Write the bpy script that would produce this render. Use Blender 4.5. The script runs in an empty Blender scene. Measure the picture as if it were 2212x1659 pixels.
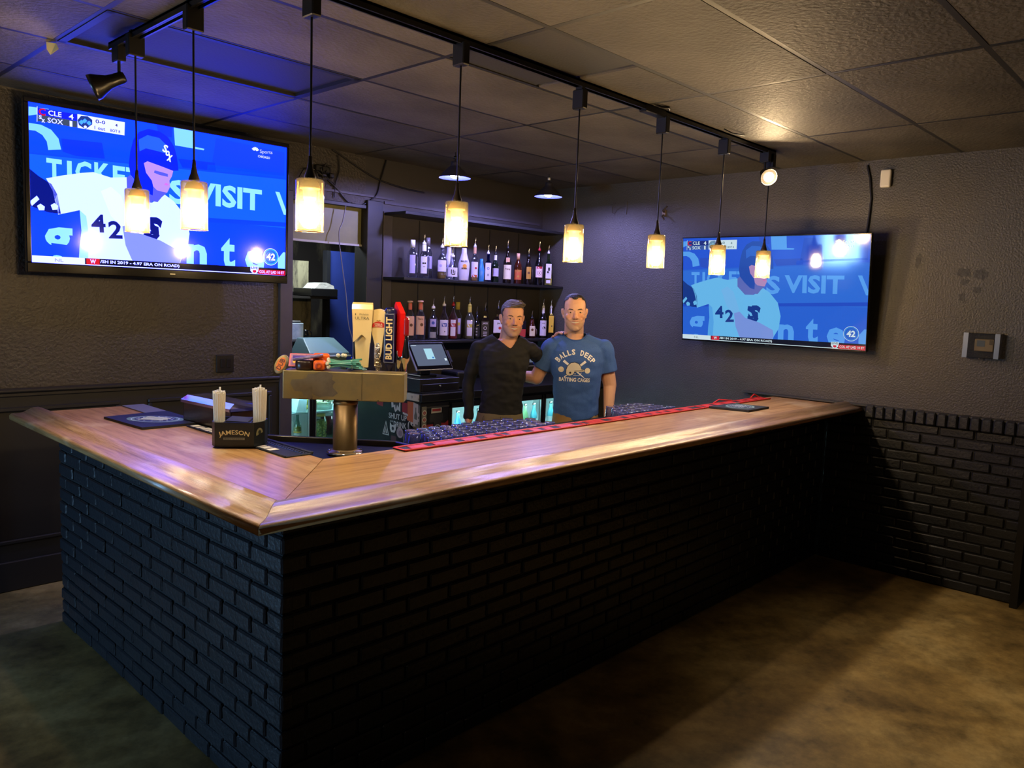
import bpy, bmesh, math, random
from mathutils import Vector, Matrix, Euler, noise
from mathutils.bvhtree import BVHTree

# ------------------------------------------------------------------ camera, world, lights, exposure
SC = bpy.context.scene
COL = SC.collection
PI = math.pi
cam_d = bpy.data.cameras.new('camera')
cam_d.sensor_width = 36.0
cam_d.lens = 27.47
cam_d.clip_start = 0.05
cam = bpy.data.objects.new('camera', cam_d)
COL.objects.link(cam)
_yaw, _pit, _rol = math.radians(46.52), math.radians(-6.136), math.radians(2.19)
_f = Vector((math.sin(_yaw) * math.cos(_pit), math.cos(_yaw) * math.cos(_pit), math.sin(_pit)))
_r = Vector((math.cos(_yaw), -math.sin(_yaw), 0))
_u = _r.cross(_f)
_r2 = math.cos(_rol) * _r + math.sin(_rol) * _u
_u2 = -math.sin(_rol) * _r + math.cos(_rol) * _u
cam.matrix_world = Matrix(((_r2.x, _u2.x, -_f.x, 0), (_r2.y, _u2.y, -_f.y, 0), (_r2.z, _u2.z, -_f.z, 1.8), (0, 0, 0, 1)))
SC.camera = cam

world = bpy.data.worlds.new('night')
SC.world = world
world.use_nodes = True
world.node_tree.nodes['Background'].inputs[0].default_value = (0.5, 0.55, 0.7, 1)
world.node_tree.nodes['Background'].inputs[1].default_value = 0.004

SC.view_settings.view_transform = 'Standard'
SC.view_settings.look = 'None'
SC.view_settings.exposure = 0.0
SC.view_settings.gamma = 1.0
SC.view_settings.use_curve_mapping = False
SC.cycles.use_denoising = True
SC.cycles.max_bounces = 8
SC.cycles.transparent_max_bounces = 24
SC.cycles.caustics_reflective = False
SC.cycles.caustics_refractive = False
SC.cycles.sample_clamp_indirect = 3.0
SC.cycles.blur_glossy = 0.5

# strengths of the light sources the room has
PENDANT = 430.0      # bulb emission
SPOT = 700.0
DOME = 1700.0
FRIDGE = 16.0


def lamp(name, kind, loc, energy, color, size=0.2, target=None, **kw):
    d = bpy.data.lights.new(name, kind)
    d.energy = energy
    d.color = color
    if kind == 'AREA':
        d.size = size
    else:
        d.shadow_soft_size = size
    for k, v in kw.items():
        setattr(d, k, v)
    o = bpy.data.objects.new(name, d)
    o.location = loc
    if target is not None:
        o.rotation_euler = (Vector(target) - Vector(loc)).to_track_quat('-Z', 'Y').to_euler()
    COL.objects.link(o)
    return o


# added out-of-view lights: warm fill, blue side light, floor spot; then the kitchen lamp
lamp('fill_light_seating', 'AREA', (-1.6, -1.6, 2.8), 6.0, (1.0, 0.80, 0.58), 0.6, target=(3.0, 2.4, 1.6))  # added warm fill from behind the viewer, no fixture modelled
lamp('blue_side_light', 'AREA', (-2.85, 4.5, 1.0), 95.0, (0.28, 0.58, 1.0), 0.7, target=(1.0, 3.4, 0.3))  # unseen blue source added to tint the short brick face
lamp('floor_fill_spot', 'SPOT', (3.9, -.7, 2.8), 90.0, (1.0, 0.80, 0.52), 0.08, target=(4.0, -.1, 0.0), spot_size=1.25, spot_blend=.6)  # unseen spot added to brighten the floor before the bar's right end
lamp('kitchen_lamp', 'AREA', (3.6, 5.7, 2.55), 30.0, (0.85, 0.95, 1.0), 0.5, target=(3.7, 6.2, 0.0))

random.seed(7)
# ------------------------------------------------------------------ helpers
I4 = Matrix.Identity(4)
MW = {}


def lin(h):
    if isinstance(h, str):
        h = h.lstrip('#')
        c = [int(h[i:i + 2], 16) / 255 for i in (0, 2, 4)]
        return tuple((x / 12.92 if x <= 0.04045 else ((x + 0.055) / 1.055) ** 2.4) for x in c)
    return tuple(h)


_mats = {}


def M(name, col='#808080', rough=0.5, metal=0.0, spec=0.5, bump=None, var=None, emis=None, coat=0.0, stretch=(1, 1, 1), attr=None, sheen=0.0):
    """procedural principled material; bump=(scale,strength[,detail]); var=(scale,colour2[,lo,hi])"""
    if name in _mats:
        return _mats[name]
    m = bpy.data.materials.new(name)
    m.use_nodes = True
    nt = m.node_tree
    b = nt.nodes['Principled BSDF']
    c = lin(col)
    b.inputs['Base Color'].default_value = (*c, 1)
    b.inputs['Roughness'].default_value = rough
    b.inputs['Metallic'].default_value = metal
    b.inputs['Specular IOR Level'].default_value = spec
    b.inputs['Coat Weight'].default_value = coat
    b.inputs['Coat Roughness'].default_value = 0.12
    if sheen:
        b.inputs['Sheen Weight'].default_value = sheen
    if emis:
        b.inputs['Emission Color'].default_value = (*lin(emis[0]), 1)
        b.inputs['Emission Strength'].default_value = emis[1]
    if bump or var:
        tc = nt.nodes.new('ShaderNodeTexCoord')
        mp = nt.nodes.new('ShaderNodeMapping')
        mp.inputs['Scale'].default_value = stretch
        nt.links.new(tc.outputs['Object'], mp.inputs['Vector'])
    if var:
        n = nt.nodes.new('ShaderNodeTexNoise')
        n.inputs['Scale'].default_value = var[0]
        n.inputs['Detail'].default_value = 6
        n.inputs['Roughness'].default_value = 0.62
        nt.links.new(mp.outputs[0], n.inputs['Vector'])
        r = nt.nodes.new('ShaderNodeValToRGB')
        lo, hi = (var[2], var[3]) if len(var) > 2 else (0.35, 0.65)
        r.color_ramp.elements[0].position = lo
        r.color_ramp.elements[1].position = hi
        r.color_ramp.elements[0].color = (*c, 1)
        r.color_ramp.elements[1].color = (*lin(var[1]), 1)
        nt.links.new(n.outputs['Fac'], r.inputs[0])
        nt.links.new(r.outputs[0], b.inputs['Base Color'])
    if attr:
        a = nt.nodes.new('ShaderNodeAttribute')
        a.attribute_name = attr
        nt.links.new(a.outputs['Color'], b.inputs['Base Color'])
    if bump:
        n = nt.nodes.new('ShaderNodeTexNoise')
        n.inputs['Scale'].default_value = bump[0]
        n.inputs['Detail'].default_value = bump[2] if len(bump) > 2 else 3
        nt.links.new(mp.outputs[0], n.inputs['Vector'])
        bp = nt.nodes.new('ShaderNodeBump')
        bp.inputs['Strength'].default_value = bump[1]
        bp.inputs['Distance'].default_value = 0.01
        nt.links.new(n.outputs['Fac'], bp.inputs['Height'])
        nt.links.new(bp.outputs[0], b.inputs['Normal'])
    _mats[name] = m
    return m


def glass(name, col='#ffffff', refl=0.12, rough=0.03, trans=0.0, tcol=None, diff=0.0):
    """thin-walled glass: tinted see-through plus a fresnel gloss (and a little translucent scatter)"""
    if name in _mats:
        return _mats[name]
    m = bpy.data.materials.new(name)
    m.use_nodes = True
    nt = m.node_tree
    nt.nodes.clear()
    out = nt.nodes.new('ShaderNodeOutputMaterial')
    t = nt.nodes.new('ShaderNodeBsdfTransparent')
    t.inputs[0].default_value = (*lin(col), 1)
    g = nt.nodes.new('ShaderNodeBsdfGlossy')
    g.inputs['Roughness'].default_value = rough
    lw = nt.nodes.new('ShaderNodeLayerWeight')
    lw.inputs['Blend'].default_value = 0.35
    mr = nt.nodes.new('ShaderNodeMapRange')
    mr.inputs['To Min'].default_value = refl * 0.4
    mr.inputs['To Max'].default_value = min(1, refl * 5)
    nt.links.new(lw.outputs['Facing'], mr.inputs['Value'])
    first = t.outputs[0]
    if diff:
        df = nt.nodes.new('ShaderNodeBsdfDiffuse')
        df.inputs[0].default_value = (*lin(tcol or col), 1)
        md = nt.nodes.new('ShaderNodeMixShader')
        md.inputs[0].default_value = diff
        nt.links.new(t.outputs[0], md.inputs[1])
        nt.links.new(df.outputs[0], md.inputs[2])
        first = md.outputs[0]
    if trans:
        tl = nt.nodes.new('ShaderNodeBsdfTranslucent')
        tl.inputs[0].default_value = (*lin(tcol or col), 1)
        mt = nt.nodes.new('ShaderNodeMixShader')
        mt.inputs[0].default_value = trans
        nt.links.new(first, mt.inputs[1])
        nt.links.new(tl.outputs[0], mt.inputs[2])
        first = mt.outputs[0]
    mx = nt.nodes.new('ShaderNodeMixShader')
    nt.links.new(mr.outputs[0], mx.inputs[0])
    nt.links.new(first, mx.inputs[1])
    nt.links.new(g.outputs[0], mx.inputs[2])
    nt.links.new(mx.outputs[0], out.inputs[0])
    _mats[name] = m
    return m


_txt = {}


def text_geo(s, bold=0.0, res=2):
    k = (s, bold, res)
    if k in _txt:
        return _txt[k]
    cu = bpy.data.curves.new('t', 'FONT')
    cu.body = s
    cu.size = 1.0
    cu.align_x = 'CENTER'
    cu.align_y = 'CENTER'
    cu.offset = bold
    cu.resolution_u = res
    cu.fill_mode = 'FRONT' if hasattr(cu, 'fill_mode') else cu.fill_mode
    o = bpy.data.objects.new('t', cu)
    me = bpy.data.meshes.new_from_object(o)
    vs = [v.co.copy() for v in me.vertices]
    fs = [tuple(p.vertices) for p in me.polygons]
    bpy.data.objects.remove(o)
    bpy.data.curves.remove(cu)
    bpy.data.meshes.remove(me)
    x0, x1 = min(v.x for v in vs), max(v.x for v in vs)
    y0, y1 = min(v.y for v in vs), max(v.y for v in vs)
    cx, cy = (x0 + x1) / 2, (y0 + y1) / 2
    vs = [Vector(((v.x - cx) / (y1 - y0), (v.y - cy) / (y1 - y0), 0)) for v in vs]   # height 1
    _txt[k] = (vs, fs, (x1 - x0) / (y1 - y0))
    return _txt[k]


class MB:
    """collects shapes into ONE mesh"""

    def __init__(self, mat=None):
        self.v, self.f, self.m, self.s = [], [], [], []
        self.M = mat or I4

    def add(self, vs, fs, mi=0, smooth=False, mat=None):
        mm = self.M @ mat if mat is not None else self.M
        b = len(self.v)
        self.v += [mm @ Vector(v) for v in vs]
        self.f += [tuple(b + i for i in f) for f in fs]
        self.m += [mi] * len(fs)
        self.s += [smooth] * len(fs)
        return self

    def bm(self, bm, mi=0, smooth=False, mat=None):
        bm.verts.index_update()
        r = self.add([v.co.copy() for v in bm.verts], [tuple(v.index for v in f.verts) for f in bm.faces], mi, smooth, mat)
        bm.free()
        return r

    def box(self, lo, hi, mi=0, bev=0.0, seg=1, mat=None, smooth=False):
        lo, hi = Vector(lo), Vector(hi)
        c, d = (lo + hi) / 2, hi - lo
        b = bmesh.new()
        bmesh.ops.create_cube(b, size=1)
        for v in b.verts:
            v.co = Vector((v.co.x * d.x, v.co.y * d.y, v.co.z * d.z)) + c
        if bev > 0:
            bmesh.ops.bevel(b, geom=b.edges[:], offset=min(bev, min(d) * 0.45), segments=seg, affect='EDGES', profile=0.5)
        return self.bm(b, mi, smooth, mat)

    def tube(self, pts, r=0.01, n=8, mi=0, caps=True, smooth=True, mat=None, flat=None):
        pts = [Vector(p) for p in pts]
        rs = r if isinstance(r, (list, tuple)) else [r] * len(pts)
        vs, fs = [], []
        up = None
        for i, p in enumerate(pts):
            a = pts[max(0, i - 1)]
            c = pts[min(len(pts) - 1, i + 1)]
            t = (c - a).normalized()
            if up is None:
                up = t.orthogonal().normalized()
            up = (up - t * up.dot(t))
            up = up.normalized() if up.length > 1e-6 else t.orthogonal().normalized()
            w = t.cross(up)
            for k in range(n):
                an = 2 * PI * k / n
                vs.append(p + (up * math.cos(an) + w * math.sin(an)) * rs[i])
        for i in range(len(pts) - 1):
            for k in range(n):
                k2 = (k + 1) % n
                fs.append((i * n + k, i * n + k2, (i + 1) * n + k2, (i + 1) * n + k))
        self.add(vs, fs, mi, smooth, mat)
        if caps:
            self.add(vs[:n], [tuple(reversed(range(n)))], mi, False, mat)
            self.add(vs[-n:], [tuple(range(n))], mi, False, mat)
        return self

    def lathe(self, prof, n=16, mi=0, smooth=True, mat=None, sx=1.0, sy=1.0, arc=None):
        vs, fs = [], []
        a0, a1 = arc if arc else (0, 2 * PI)
        cols = n if not arc else n + 1
        for (r, z) in prof:
            for k in range(cols):
                an = a0 + (a1 - a0) * k / n
                vs.append((max(r, 1e-5) * math.cos(an) * sx, max(r, 1e-5) * math.sin(an) * sy, z))
        for i in range(len(prof) - 1):
            for k in range(n):
                k2 = (k + 1) % cols
                fs.append((i * cols + k, i * cols + k2, (i + 1) * cols + k2, (i + 1) * cols + k))
        return self.add(vs, fs, mi, smooth, mat)

    def prism(self, poly, z0, z1, mi=0, mat=None, smooth=False):
        n = len(poly)
        vs = [(x, y, z0) for x, y in poly] + [(x, y, z1) for x, y in poly]
        fs = [tuple(reversed(range(n))), tuple(range(n, 2 * n))] + [(i, (i + 1) % n, n + (i + 1) % n, n + i) for i in range(n)]
        return self.add(vs, fs, mi, smooth, mat)

    def face(self, pts, mi=0, mat=None):
        return self.add(pts, [tuple(range(len(pts)))], mi, False, mat)

    def ell(self, c, r, mi=0, n=12, mat=None, smooth=True):
        b = bmesh.new()
        bmesh.ops.create_uvsphere(b, u_segments=n, v_segments=max(6, n * 2 // 3), radius=1)
        rr = r if isinstance(r, (tuple, list)) else (r, r, r)
        for v in b.verts:
            v.co = Vector((v.co.x * rr[0] + c[0], v.co.y * rr[1] + c[1], v.co.z * rr[2] + c[2]))
        return self.bm(b, mi, smooth, mat)

    def text(self, s, h, mat, mi=0, bold=0.0, width=None, fn=None):
        """flat lettering of height h in the xy plane of mat"""
        vs, fs, w = text_geo(s, bold)
        sx = h if width is None else width / w
        vs = [Vector((v.x * sx, v.y * h, 0)) for v in vs]
        if fn:
            vs = [fn(v) for v in vs]
        return self.add(vs, fs, mi, False, mat)

    def build(self, name, mats, parent=None, world=True):
        if not isinstance(mats, (list, tuple)):
            mats = [mats]
        me = bpy.data.meshes.new(name)
        vs = self.v
        loc = None
        if parent is not None:
            if world:
                inv = MW.get(parent, I4).inverted()
                vs = [inv @ v for v in vs]
        else:
            xs = [v.x for v in vs]; ys = [v.y for v in vs]; zs = [v.z for v in vs]
            loc = Vector(((min(xs) + max(xs)) / 2, (min(ys) + max(ys)) / 2, min(zs)))
            vs = [v - loc for v in vs]
        me.from_pydata([tuple(v) for v in vs], [], self.f)
        for m in mats:
            me.materials.append(m)
        me.polygons.foreach_set('material_index', self.m)
        me.polygons.foreach_set('use_smooth', self.s)
        me.update()
        o = bpy.data.objects.new(name, me)
        COL.objects.link(o)
        if parent is not None:
            o.parent = parent
            MW[o] = MW.get(parent, I4)
        else:
            o.location = loc
            MW[o] = Matrix.Translation(loc)
        return o


def empty(name, loc=(0, 0, 0), rotz=0.0, mat=None):
    o = bpy.data.objects.new(name, None)
    o.empty_display_size = 0.05
    COL.objects.link(o)
    mw = mat if mat is not None else Matrix.Translation(loc) @ Matrix.Rotation(rotz, 4, 'Z')
    o.matrix_world = mw
    l, q, s = mw.decompose()
    o.location = l
    o.rotation_euler = q.to_euler()
    MW[o] = mw
    return o


def tag(o, label=None, cat=None, group=None, kind=None):
    if label: o['label'] = label
    if cat: o['category'] = cat
    if group: o['group'] = group
    if kind: o['kind'] = kind
    return o


def thing(name, label, cat, loc=(0, 0, 0), rotz=0.0, group=None, mat=None):
    return tag(empty(name, loc, rotz, mat), label, cat, group)


def inst(me, name, parent, mw):
    """an object sharing mesh data under a parent (mw = world matrix)"""
    o = bpy.data.objects.new(name, me)
    COL.objects.link(o)
    o.parent = parent
    o.matrix_local = MW.get(parent, I4).inverted() @ mw
    MW[o] = mw
    return o


def dup(o, parent=None, mw=None):
    c = o.copy()
    COL.objects.link(c)
    for k in ('label', 'category', 'group'):
        if parent is None and k in c and k == 'label':
            del c[k]
    if parent is not None:
        c.parent = parent
        MW[c] = MW[parent] @ (MW[o.parent].inverted() @ MW[o])
    else:
        l, q, s = mw.decompose()
        c.location = l
        c.rotation_euler = q.to_euler()
        MW[c] = mw
    for ch in list(o.children):
        dup(ch, c)
    return c


def T(x, y, z):
    return Matrix.Translation((x, y, z))


def RZ(a): return Matrix.Rotation(a, 4, 'Z')
def RX(a): return Matrix.Rotation(a, 4, 'X')
def RY(a): return Matrix.Rotation(a, 4, 'Y')


def plane_mat(origin, right, up):
    """matrix whose xy plane lies at origin with the given right and up; z points out (right x up)"""
    r = Vector(right).normalized()
    u = Vector(up)
    u = (u - r * u.dot(r)).normalized()
    n = r.cross(u)
    m = Matrix((r, u, n)).transposed().to_4x4()
    m.translation = Vector(origin)
    return m


# ------------------------------------------------------------------ materials of the shell
m_wall = M('wall_paint_charcoal', '#34312f', rough=0.50, spec=0.5, bump=(58, 0.75, 5), var=(2.2, '#3e3a36'))
m_wallR = M('wall_paint_charcoal_knockdown', '#403d38', rough=0.46, spec=0.5, bump=(85, 0.5, 4), var=(1.3, '#4a463f'))
m_wains = M('wainscot_black_paint', '#1d1d20', rough=0.5, bump=(6, 0.1))
m_trim = M('trim_grey_paint', '#46434a', rough=0.5, bump=(20, 0.15), var=(3, '#3b3840'))
m_jamb = M('jamb_black_paint', '#1b1b1d', rough=0.5, bump=(15, 0.1))
m_board = M('shelf_wall_panel_paint', '#2f2d2c', rough=0.55, bump=(8, 0.12), var=(1.5, '#393634'))
m_ceil = M('ceiling_tile_black_paint', '#5c574f', rough=0.62, spec=0.35, bump=(48, 0.6, 4), var=(1.2, '#403c36'))
m_ceils = M('ceiling_tile_smooth', '#2a2826', rough=0.6, bump=(90, 0.12))
m_grid = M('ceiling_grid_black', '#171615', rough=0.5)
m_brick = M('brick_black_paint', '#15171c', rough=0.42, spec=0.55, bump=(60, 0.3, 4), var=(4, '#1d2026'))
m_mortar = M('mortar_black_paint', '#0b0c0e', rough=0.7, bump=(60, 0.5))
m_black = M('black_plastic', '#0d0d0f', rough=0.4)
m_blackg = M('black_gloss', '#08080a', rough=0.15)
m_blackmetal = M('black_metal', '#111113', rough=0.32, metal=0.3, spec=0.6)
m_steel = M('stainless_steel', '#8d8a84', rough=0.3, metal=1.0, bump=(30, 0.03))
m_chrome = M('chrome', '#d0d0d0', rough=0.12, metal=1.0)
m_white = M('white_plastic', '#d8d6d0', rough=0.45)


def concrete():
    m = bpy.data.materials.new('stained_concrete')
    m.use_nodes = True
    nt = m.node_tree
    b = nt.nodes['Principled BSDF']
    tc = nt.nodes.new('ShaderNodeTexCoord')
    n1 = nt.nodes.new('ShaderNodeTexNoise'); n1.inputs['Scale'].default_value = 1.3; n1.inputs['Detail'].default_value = 8; n1.inputs['Roughness'].default_value = 0.68
    n2 = nt.nodes.new('ShaderNodeTexNoise'); n2.inputs['Scale'].default_value = 5.5; n2.inputs['Detail'].default_value = 8; n2.inputs['Roughness'].default_value = 0.7
    r1 = nt.nodes.new('ShaderNodeValToRGB'); r2 = nt.nodes.new('ShaderNodeValToRGB')
    for r, a in ((r1, (('#624d2c', .32), ('#a1854f', .52), ('#bda36c', .68))), (r2, (('#55534c', .3), ('#ffffff', .62)))):
        els = r.color_ramp.elements
        while len(els) < len(a): els.new(0.5)
        for e, (c, p) in zip(els, a):
            e.position = p; e.color = (*lin(c), 1)
    mx = nt.nodes.new('ShaderNodeMix'); mx.data_type = 'RGBA'; mx.blend_type = 'MULTIPLY'; mx.inputs[0].default_value = 0.75
    for n in (n1, n2): nt.links.new(tc.outputs['Object'], n.inputs['Vector'])
    nt.links.new(n1.outputs['Fac'], r1.inputs[0]); nt.links.new(n2.outputs['Fac'], r2.inputs[0])
    nt.links.new(r1.outputs[0], mx.inputs[6]); nt.links.new(r2.outputs[0], mx.inputs[7])
    nt.links.new(mx.outputs[2], b.inputs['Base Color'])
    b.inputs['Roughness'].default_value = 0.5
    bp = nt.nodes.new('ShaderNodeBump'); bp.inputs['Strength'].default_value = 0.12; bp.inputs['Distance'].default_value = 0.01
    nt.links.new(n2.outputs['Fac'], bp.inputs['Height']); nt.links.new(bp.outputs[0], b.inputs['Normal'])
    return m


# ------------------------------------------------------------------ shell
XL, XR, XRB, YB, ZC = -3.0, 5.755, 5.69, 5.13, 2.866
b = MB(); b.box((XL - .2, -3.2, -.12), (8.2, 8.4, 0)); tag(b.build('floor', concrete()), 'brown stained concrete floor', kind='structure')

# ceiling: slab, hanging grid and every tile
ceil = tag(MB().box((XL - .2, -3.2, 2.885), (8.2, YB + .1, 3.0)).build('ceiling', m_grid), 'dark painted suspended ceiling', kind='structure')
xs = [1.174 + 1.2035 * k for k in range(-4, 4)] + [5.76]
ys = [4.59 - 0.6165 * k for k in range(0, 13)]
b = MB()
for x in xs[:-1]:
    b.box((x - .012, -3.0, 2.862), (x + .012, YB, 2.8835))
for y in ys:
    b.box((XL, y - .012, 2.8622), (5.755, y + .012, 2.8834))
b.build('ceiling_grid', m_grid, ceil)
spans = []
xe = [XL] + [x for x in xs if x > XL]
ye = [YB] + ys
tile_meshes = {}
for i in range(len(xe) - 1):
    for j in range(len(ye) - 1):
        x0, x1, y1, y0 = xe[i], xe[i + 1], ye[j], ye[j + 1]
        if y0 < -3: continue
        w, d = x1 - x0 - .014, y1 - y0 - .014
        if w < .05 or d < .05: continue
        cx, cy = (x0 + x1) / 2, (y0 + y1) / 2
        lens = abs(cx - 1.776) < .1 and abs(cy - 3.665) < .12
        half = abs(cx - 2.98) < .1 and abs(cy - 2.433) < .12
        pieces = [(cx, cy, w, d, 'lens' if lens else 'tile')]
        if half:
            pieces = [(cx - w / 4 - .004, cy, w / 2 - .008, d, 'smooth'), (cx + w / 4 + .004, cy, w / 2 - .008, d, 'tile')]
        for (px, py, pw, pd, kd) in pieces:
            k = (round(pw, 3), round(pd, 3), kd)
            if k not in tile_meshes:
                t = MB()
                if kd == 'lens':
                    t.box((-pw / 2, -pd / 2, .012), (pw / 2, pd / 2, .018))
                    for (a0, a1, c0, c1) in ((-pw/2, pw/2, -pd/2, -pd/2+.03), (-pw/2, pw/2, pd/2-.03, pd/2), (-pw/2, -pw/2+.03, -pd/2, pd/2), (pw/2-.03, pw/2, -pd/2, pd/2)):
                        t.box((a0, c0, -.006), (a1, c1, .017), 1)
                else:
                    t.box((-pw / 2, -pd / 2, -.004 if kd == 'tile' else 0.0), (pw / 2, pd / 2, .017), 0, bev=.006)
                me = bpy.data.meshes.new('ceiling_tile')
                me.from_pydata([tuple(v) for v in t.v], [], t.f)
                me.materials.append(m_ceils if kd != 'tile' else m_ceil)
                me.materials.append(m_grid)
                me.polygons.foreach_set('material_index', t.m)
                tile_meshes[k] = me
            sag = RX(random.uniform(-.004, .004)) @ RY(random.uniform(-.002, .002))
            o = inst(tile_meshes[k], 'ceiling_light_lens' if kd == 'lens' else 'ceiling_tile', ceil, T(px, py, ZC + random.uniform(-.001, .001)) @ sag)
            if kd == 'lens': o['label'] = 'smooth dark light lens set in the ceiling'

# back wall with a doorway into the kitchen
wb = MB()
DX0, DX1, DZ = 3.03, 3.672, 2.49
wb.box((XL, YB, 0), (DX0, YB + .13, 2.885)); wb.box((DX0, YB, DZ), (DX1, YB + .13, 2.885))
wall_back = tag(wb.build('wall_back', m_wall), 'rough black plaster wall behind the bar', kind='structure')
tag(MB().box((DX1, YB, 0), (5.9, YB + .13, 2.885)).build('shelf_backing', m_board, wall_back), 'smoother painted boards behind the shelves')
b = MB()
for x in (4.22, 4.632, 5.041, 5.423):
    b.box((x - .004, YB - .006, 1.46), (x + .004, YB + .001, 2.42))
b.build('board_seam', m_jamb, wall_back)
b = MB(); b.box((3.85, YB - .012, 2.52), (5.7, YB, 2.54)); b.box((3.1, YB - .014, 2.555), (3.95, YB, 2.57)); b.build('board_lip', m_trim, wall_back)
b = MB(); b.box((XL, YB - .014, .17), (DX0 - .1, YB, 1.165)); b.build('wainscot', m_wains, wall_back)
for x0, x1 in ((0.1, .92), (1.12, 1.83), (2.0, 2.87)):
    b = MB()
    for (a0, a1, z0, z1) in ((x0, x1, 1.055, 1.082), (x0, x1, .28, .305), (x0, x0 + .025, .305, 1.055), (x1 - .025, x1, .305, 1.055)):
        b.box((a0, YB - .03, z0), (a1, YB - .012, z1), bev=.006)
    b.build('panel_moulding', m_wains, wall_back)
b = MB()
b.box((XL, YB - .045, 1.165), (DX0 - .1, YB, 1.19), bev=.008); b.box((XL, YB - .025, 1.14), (DX0 - .1, YB, 1.165), bev=.005)
tag(b.build('trim_1', M('chair_rail_paint', '#2a282a', rough=.45)), 'dark chair rail along the back wall', kind='structure')
b = MB(); b.box((XL, YB - .03, 0), (DX0 - .1, YB - .0, .178), bev=.006)
tag(b.build('baseboard_back', m_wains), 'black baseboard below the wainscot', kind='structure')
b = MB(); b.box((XL, YB - .012, 0), (DX0 - .1, YB, .17))
b = MB()
b.box((DX0 - .1, YB - .03, 0), (DX0, YB + .12, 2.52), bev=.004)
tag(b.build('trim_2', m_trim), 'grey post left of the kitchen doorway', kind='structure')
b = MB(); b.box((DX1, YB - .035, 0), (3.82, YB + .13, 2.53), bev=.004)
tag(b.build('trim_3', m_jamb), 'wide black jamb right of the kitchen doorway', kind='structure')
b = MB(); b.box((3.832, YB - .03, 0), (3.922, YB, 2.46), bev=.004)
tag(b.build('trim_4', m_trim), 'grey upright board left of the bottle shelves', kind='structure')
b = MB(); b.box((DX0, YB - .02, DZ - .03), (DX1, YB + .02, DZ), bev=.004)
tag(b.build('trim_5', m_jamb), 'dark head rail over the kitchen doorway', kind='structure')
b = MB()
b.box((DX0, YB + .05, 2.185), (DX1, YB + .07, DZ)); b.box((DX0, YB + .035, 2.172), (DX1, YB + .075, 2.187), 1)
tag(b.build('trim_6', [M('header_panel_olive', '#7e7e56', rough=.45, var=(3, '#6c6c4a')), M('header_lip_grey', '#a9a9a4', rough=.4)]), 'smooth grey-green panel across the top of the doorway', kind='structure')

# kitchen beyond the doorway
b = MB()
b.box((2.2, 7.2, 0), (6.4, 7.3, 2.7)); b.box((2.2, YB + .13, 2.6), (6.4, 7.3, 2.7)); b.box((2.2, YB + .13, 0), (2.3, 7.3, 2.7)); b.box((6.3, YB + .13, 0), (6.4, 7.3, 2.7))
tag(b.build('wall_kitchen', M('kitchen_wall_soot', '#2a2624', rough=.6, var=(2.5, '#6b6450', .5, .72), stretch=(2.5, 2.5, .8))), 'smoke-stained kitchen wall beyond the doorway', kind='structure')
b = MB(); b.box((4.02, 6.15, 0), (5.0, 6.21, 2.18)); b.box((3.985, 6.13, 0), (4.02, 6.2, 2.18), 1)
tag(b.build('door_1', [M('kitchen_blue_paint', '#1b2b6e', rough=.5, var=(1.5, '#23357f')), M('kitchen_dark_edge', '#15171e', rough=.5)]), 'blue painted panel beyond the doorway', kind='structure')

# right wall with a painted brick wainscot
wr = MB(); wr.box((XR, .94, 0), (XR + .14, YB + .13, 2.885))
wall_right = tag(wr.build('wall_right', m_wallR), 'knockdown-textured charcoal wall over painted brick', kind='structure')
b = MB(); b.box((XRB + .012, .965, 0), (XR, 2.3, 1.07)); b.box((XRB + .012, .965, 1.07), (XR, 2.3, 1.14)); b.build('brick_backing', m_mortar, wall_right)
b = MB(); b.box((XRB - .005, .95, 1.146), (XR + .01, 2.9, 1.16), bev=.003); b.build('ledge', M('ledge_paint', '#33332f', rough=.45), wall_right)
m_stain = M('wall_stain_dark', '#23211f', rough=.55, bump=(46, .4))
rs = random.Random(4)
for (y, z, ry, rz) in ((1.716, 2.17, .022, .05), (1.43, 2.09, .045, .03), (1.335, 2.08, .05, .04), (1.42, 2.03, .03, .02), (1.43, 1.925, .025, .03), (1.345, 1.98, .03, .025)):
    pts = []
    for k in range(20):
        an = 2 * PI * k / 20
        f_ = rs.uniform(.6, 1.15)
        pts.append((XR - .0015, y + ry * f_ * math.cos(an), z + rz * f_ * math.sin(an)))
    b = MB(); b.face(list(reversed(pts))); b.build('stain', m_stain, wall_right)
b = MB(); b.box((5.62, .92, 0), (XR + .15, .962, 1.15)); b.box((XR - .02, .92, 1.15), (XR + .15, .962, 2.88))
tag(b.build('trim_7', m_black), 'black end trim of the right wall', kind='structure')
tag(MB().box((8.0, -3.2, 0), (8.2, YB, 2.885)).build('wall_corridor', m_wallR), 'dark wall past the opening on the right', kind='structure')
tag(MB().box((XL - .2, -3.2, 0), (XL, YB + .1, 2.885)).build('wall_left', m_wall), 'dark wall of the seating side', kind='structure')
tag(MB().box((XL - .2, -3.4, 0), (8.2, -3.2, 2.885)).build('wall_front', m_wall), 'dark wall behind the viewer', kind='structure')


# ------------------------------------------------------------------ bricks
def brick_mesh(L, H, D, seed, rowlock=False):
    rnd = random.Random(seed)
    b = bmesh.new()
    bmesh.ops.create_cube(b, size=1)
    for v in b.verts:
        v.co = Vector((v.co.x * L, v.co.y * D, v.co.z * H))
        v.co += Vector((rnd.uniform(-1, 1) * .0025, rnd.uniform(-1, 1) * .002, rnd.uniform(-1, 1) * .0022))
    bmesh.ops.bevel(b, geom=b.edges[:], offset=.006 if not rowlock else .009, segments=1, affect='EDGES')
    me = bpy.data.meshes.new('brick')
    b.to_mesh(me)
    b.free()
    me.materials.append(m_brick)
    for p in me.polygons: p.use_smooth = False
    return me


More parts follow.
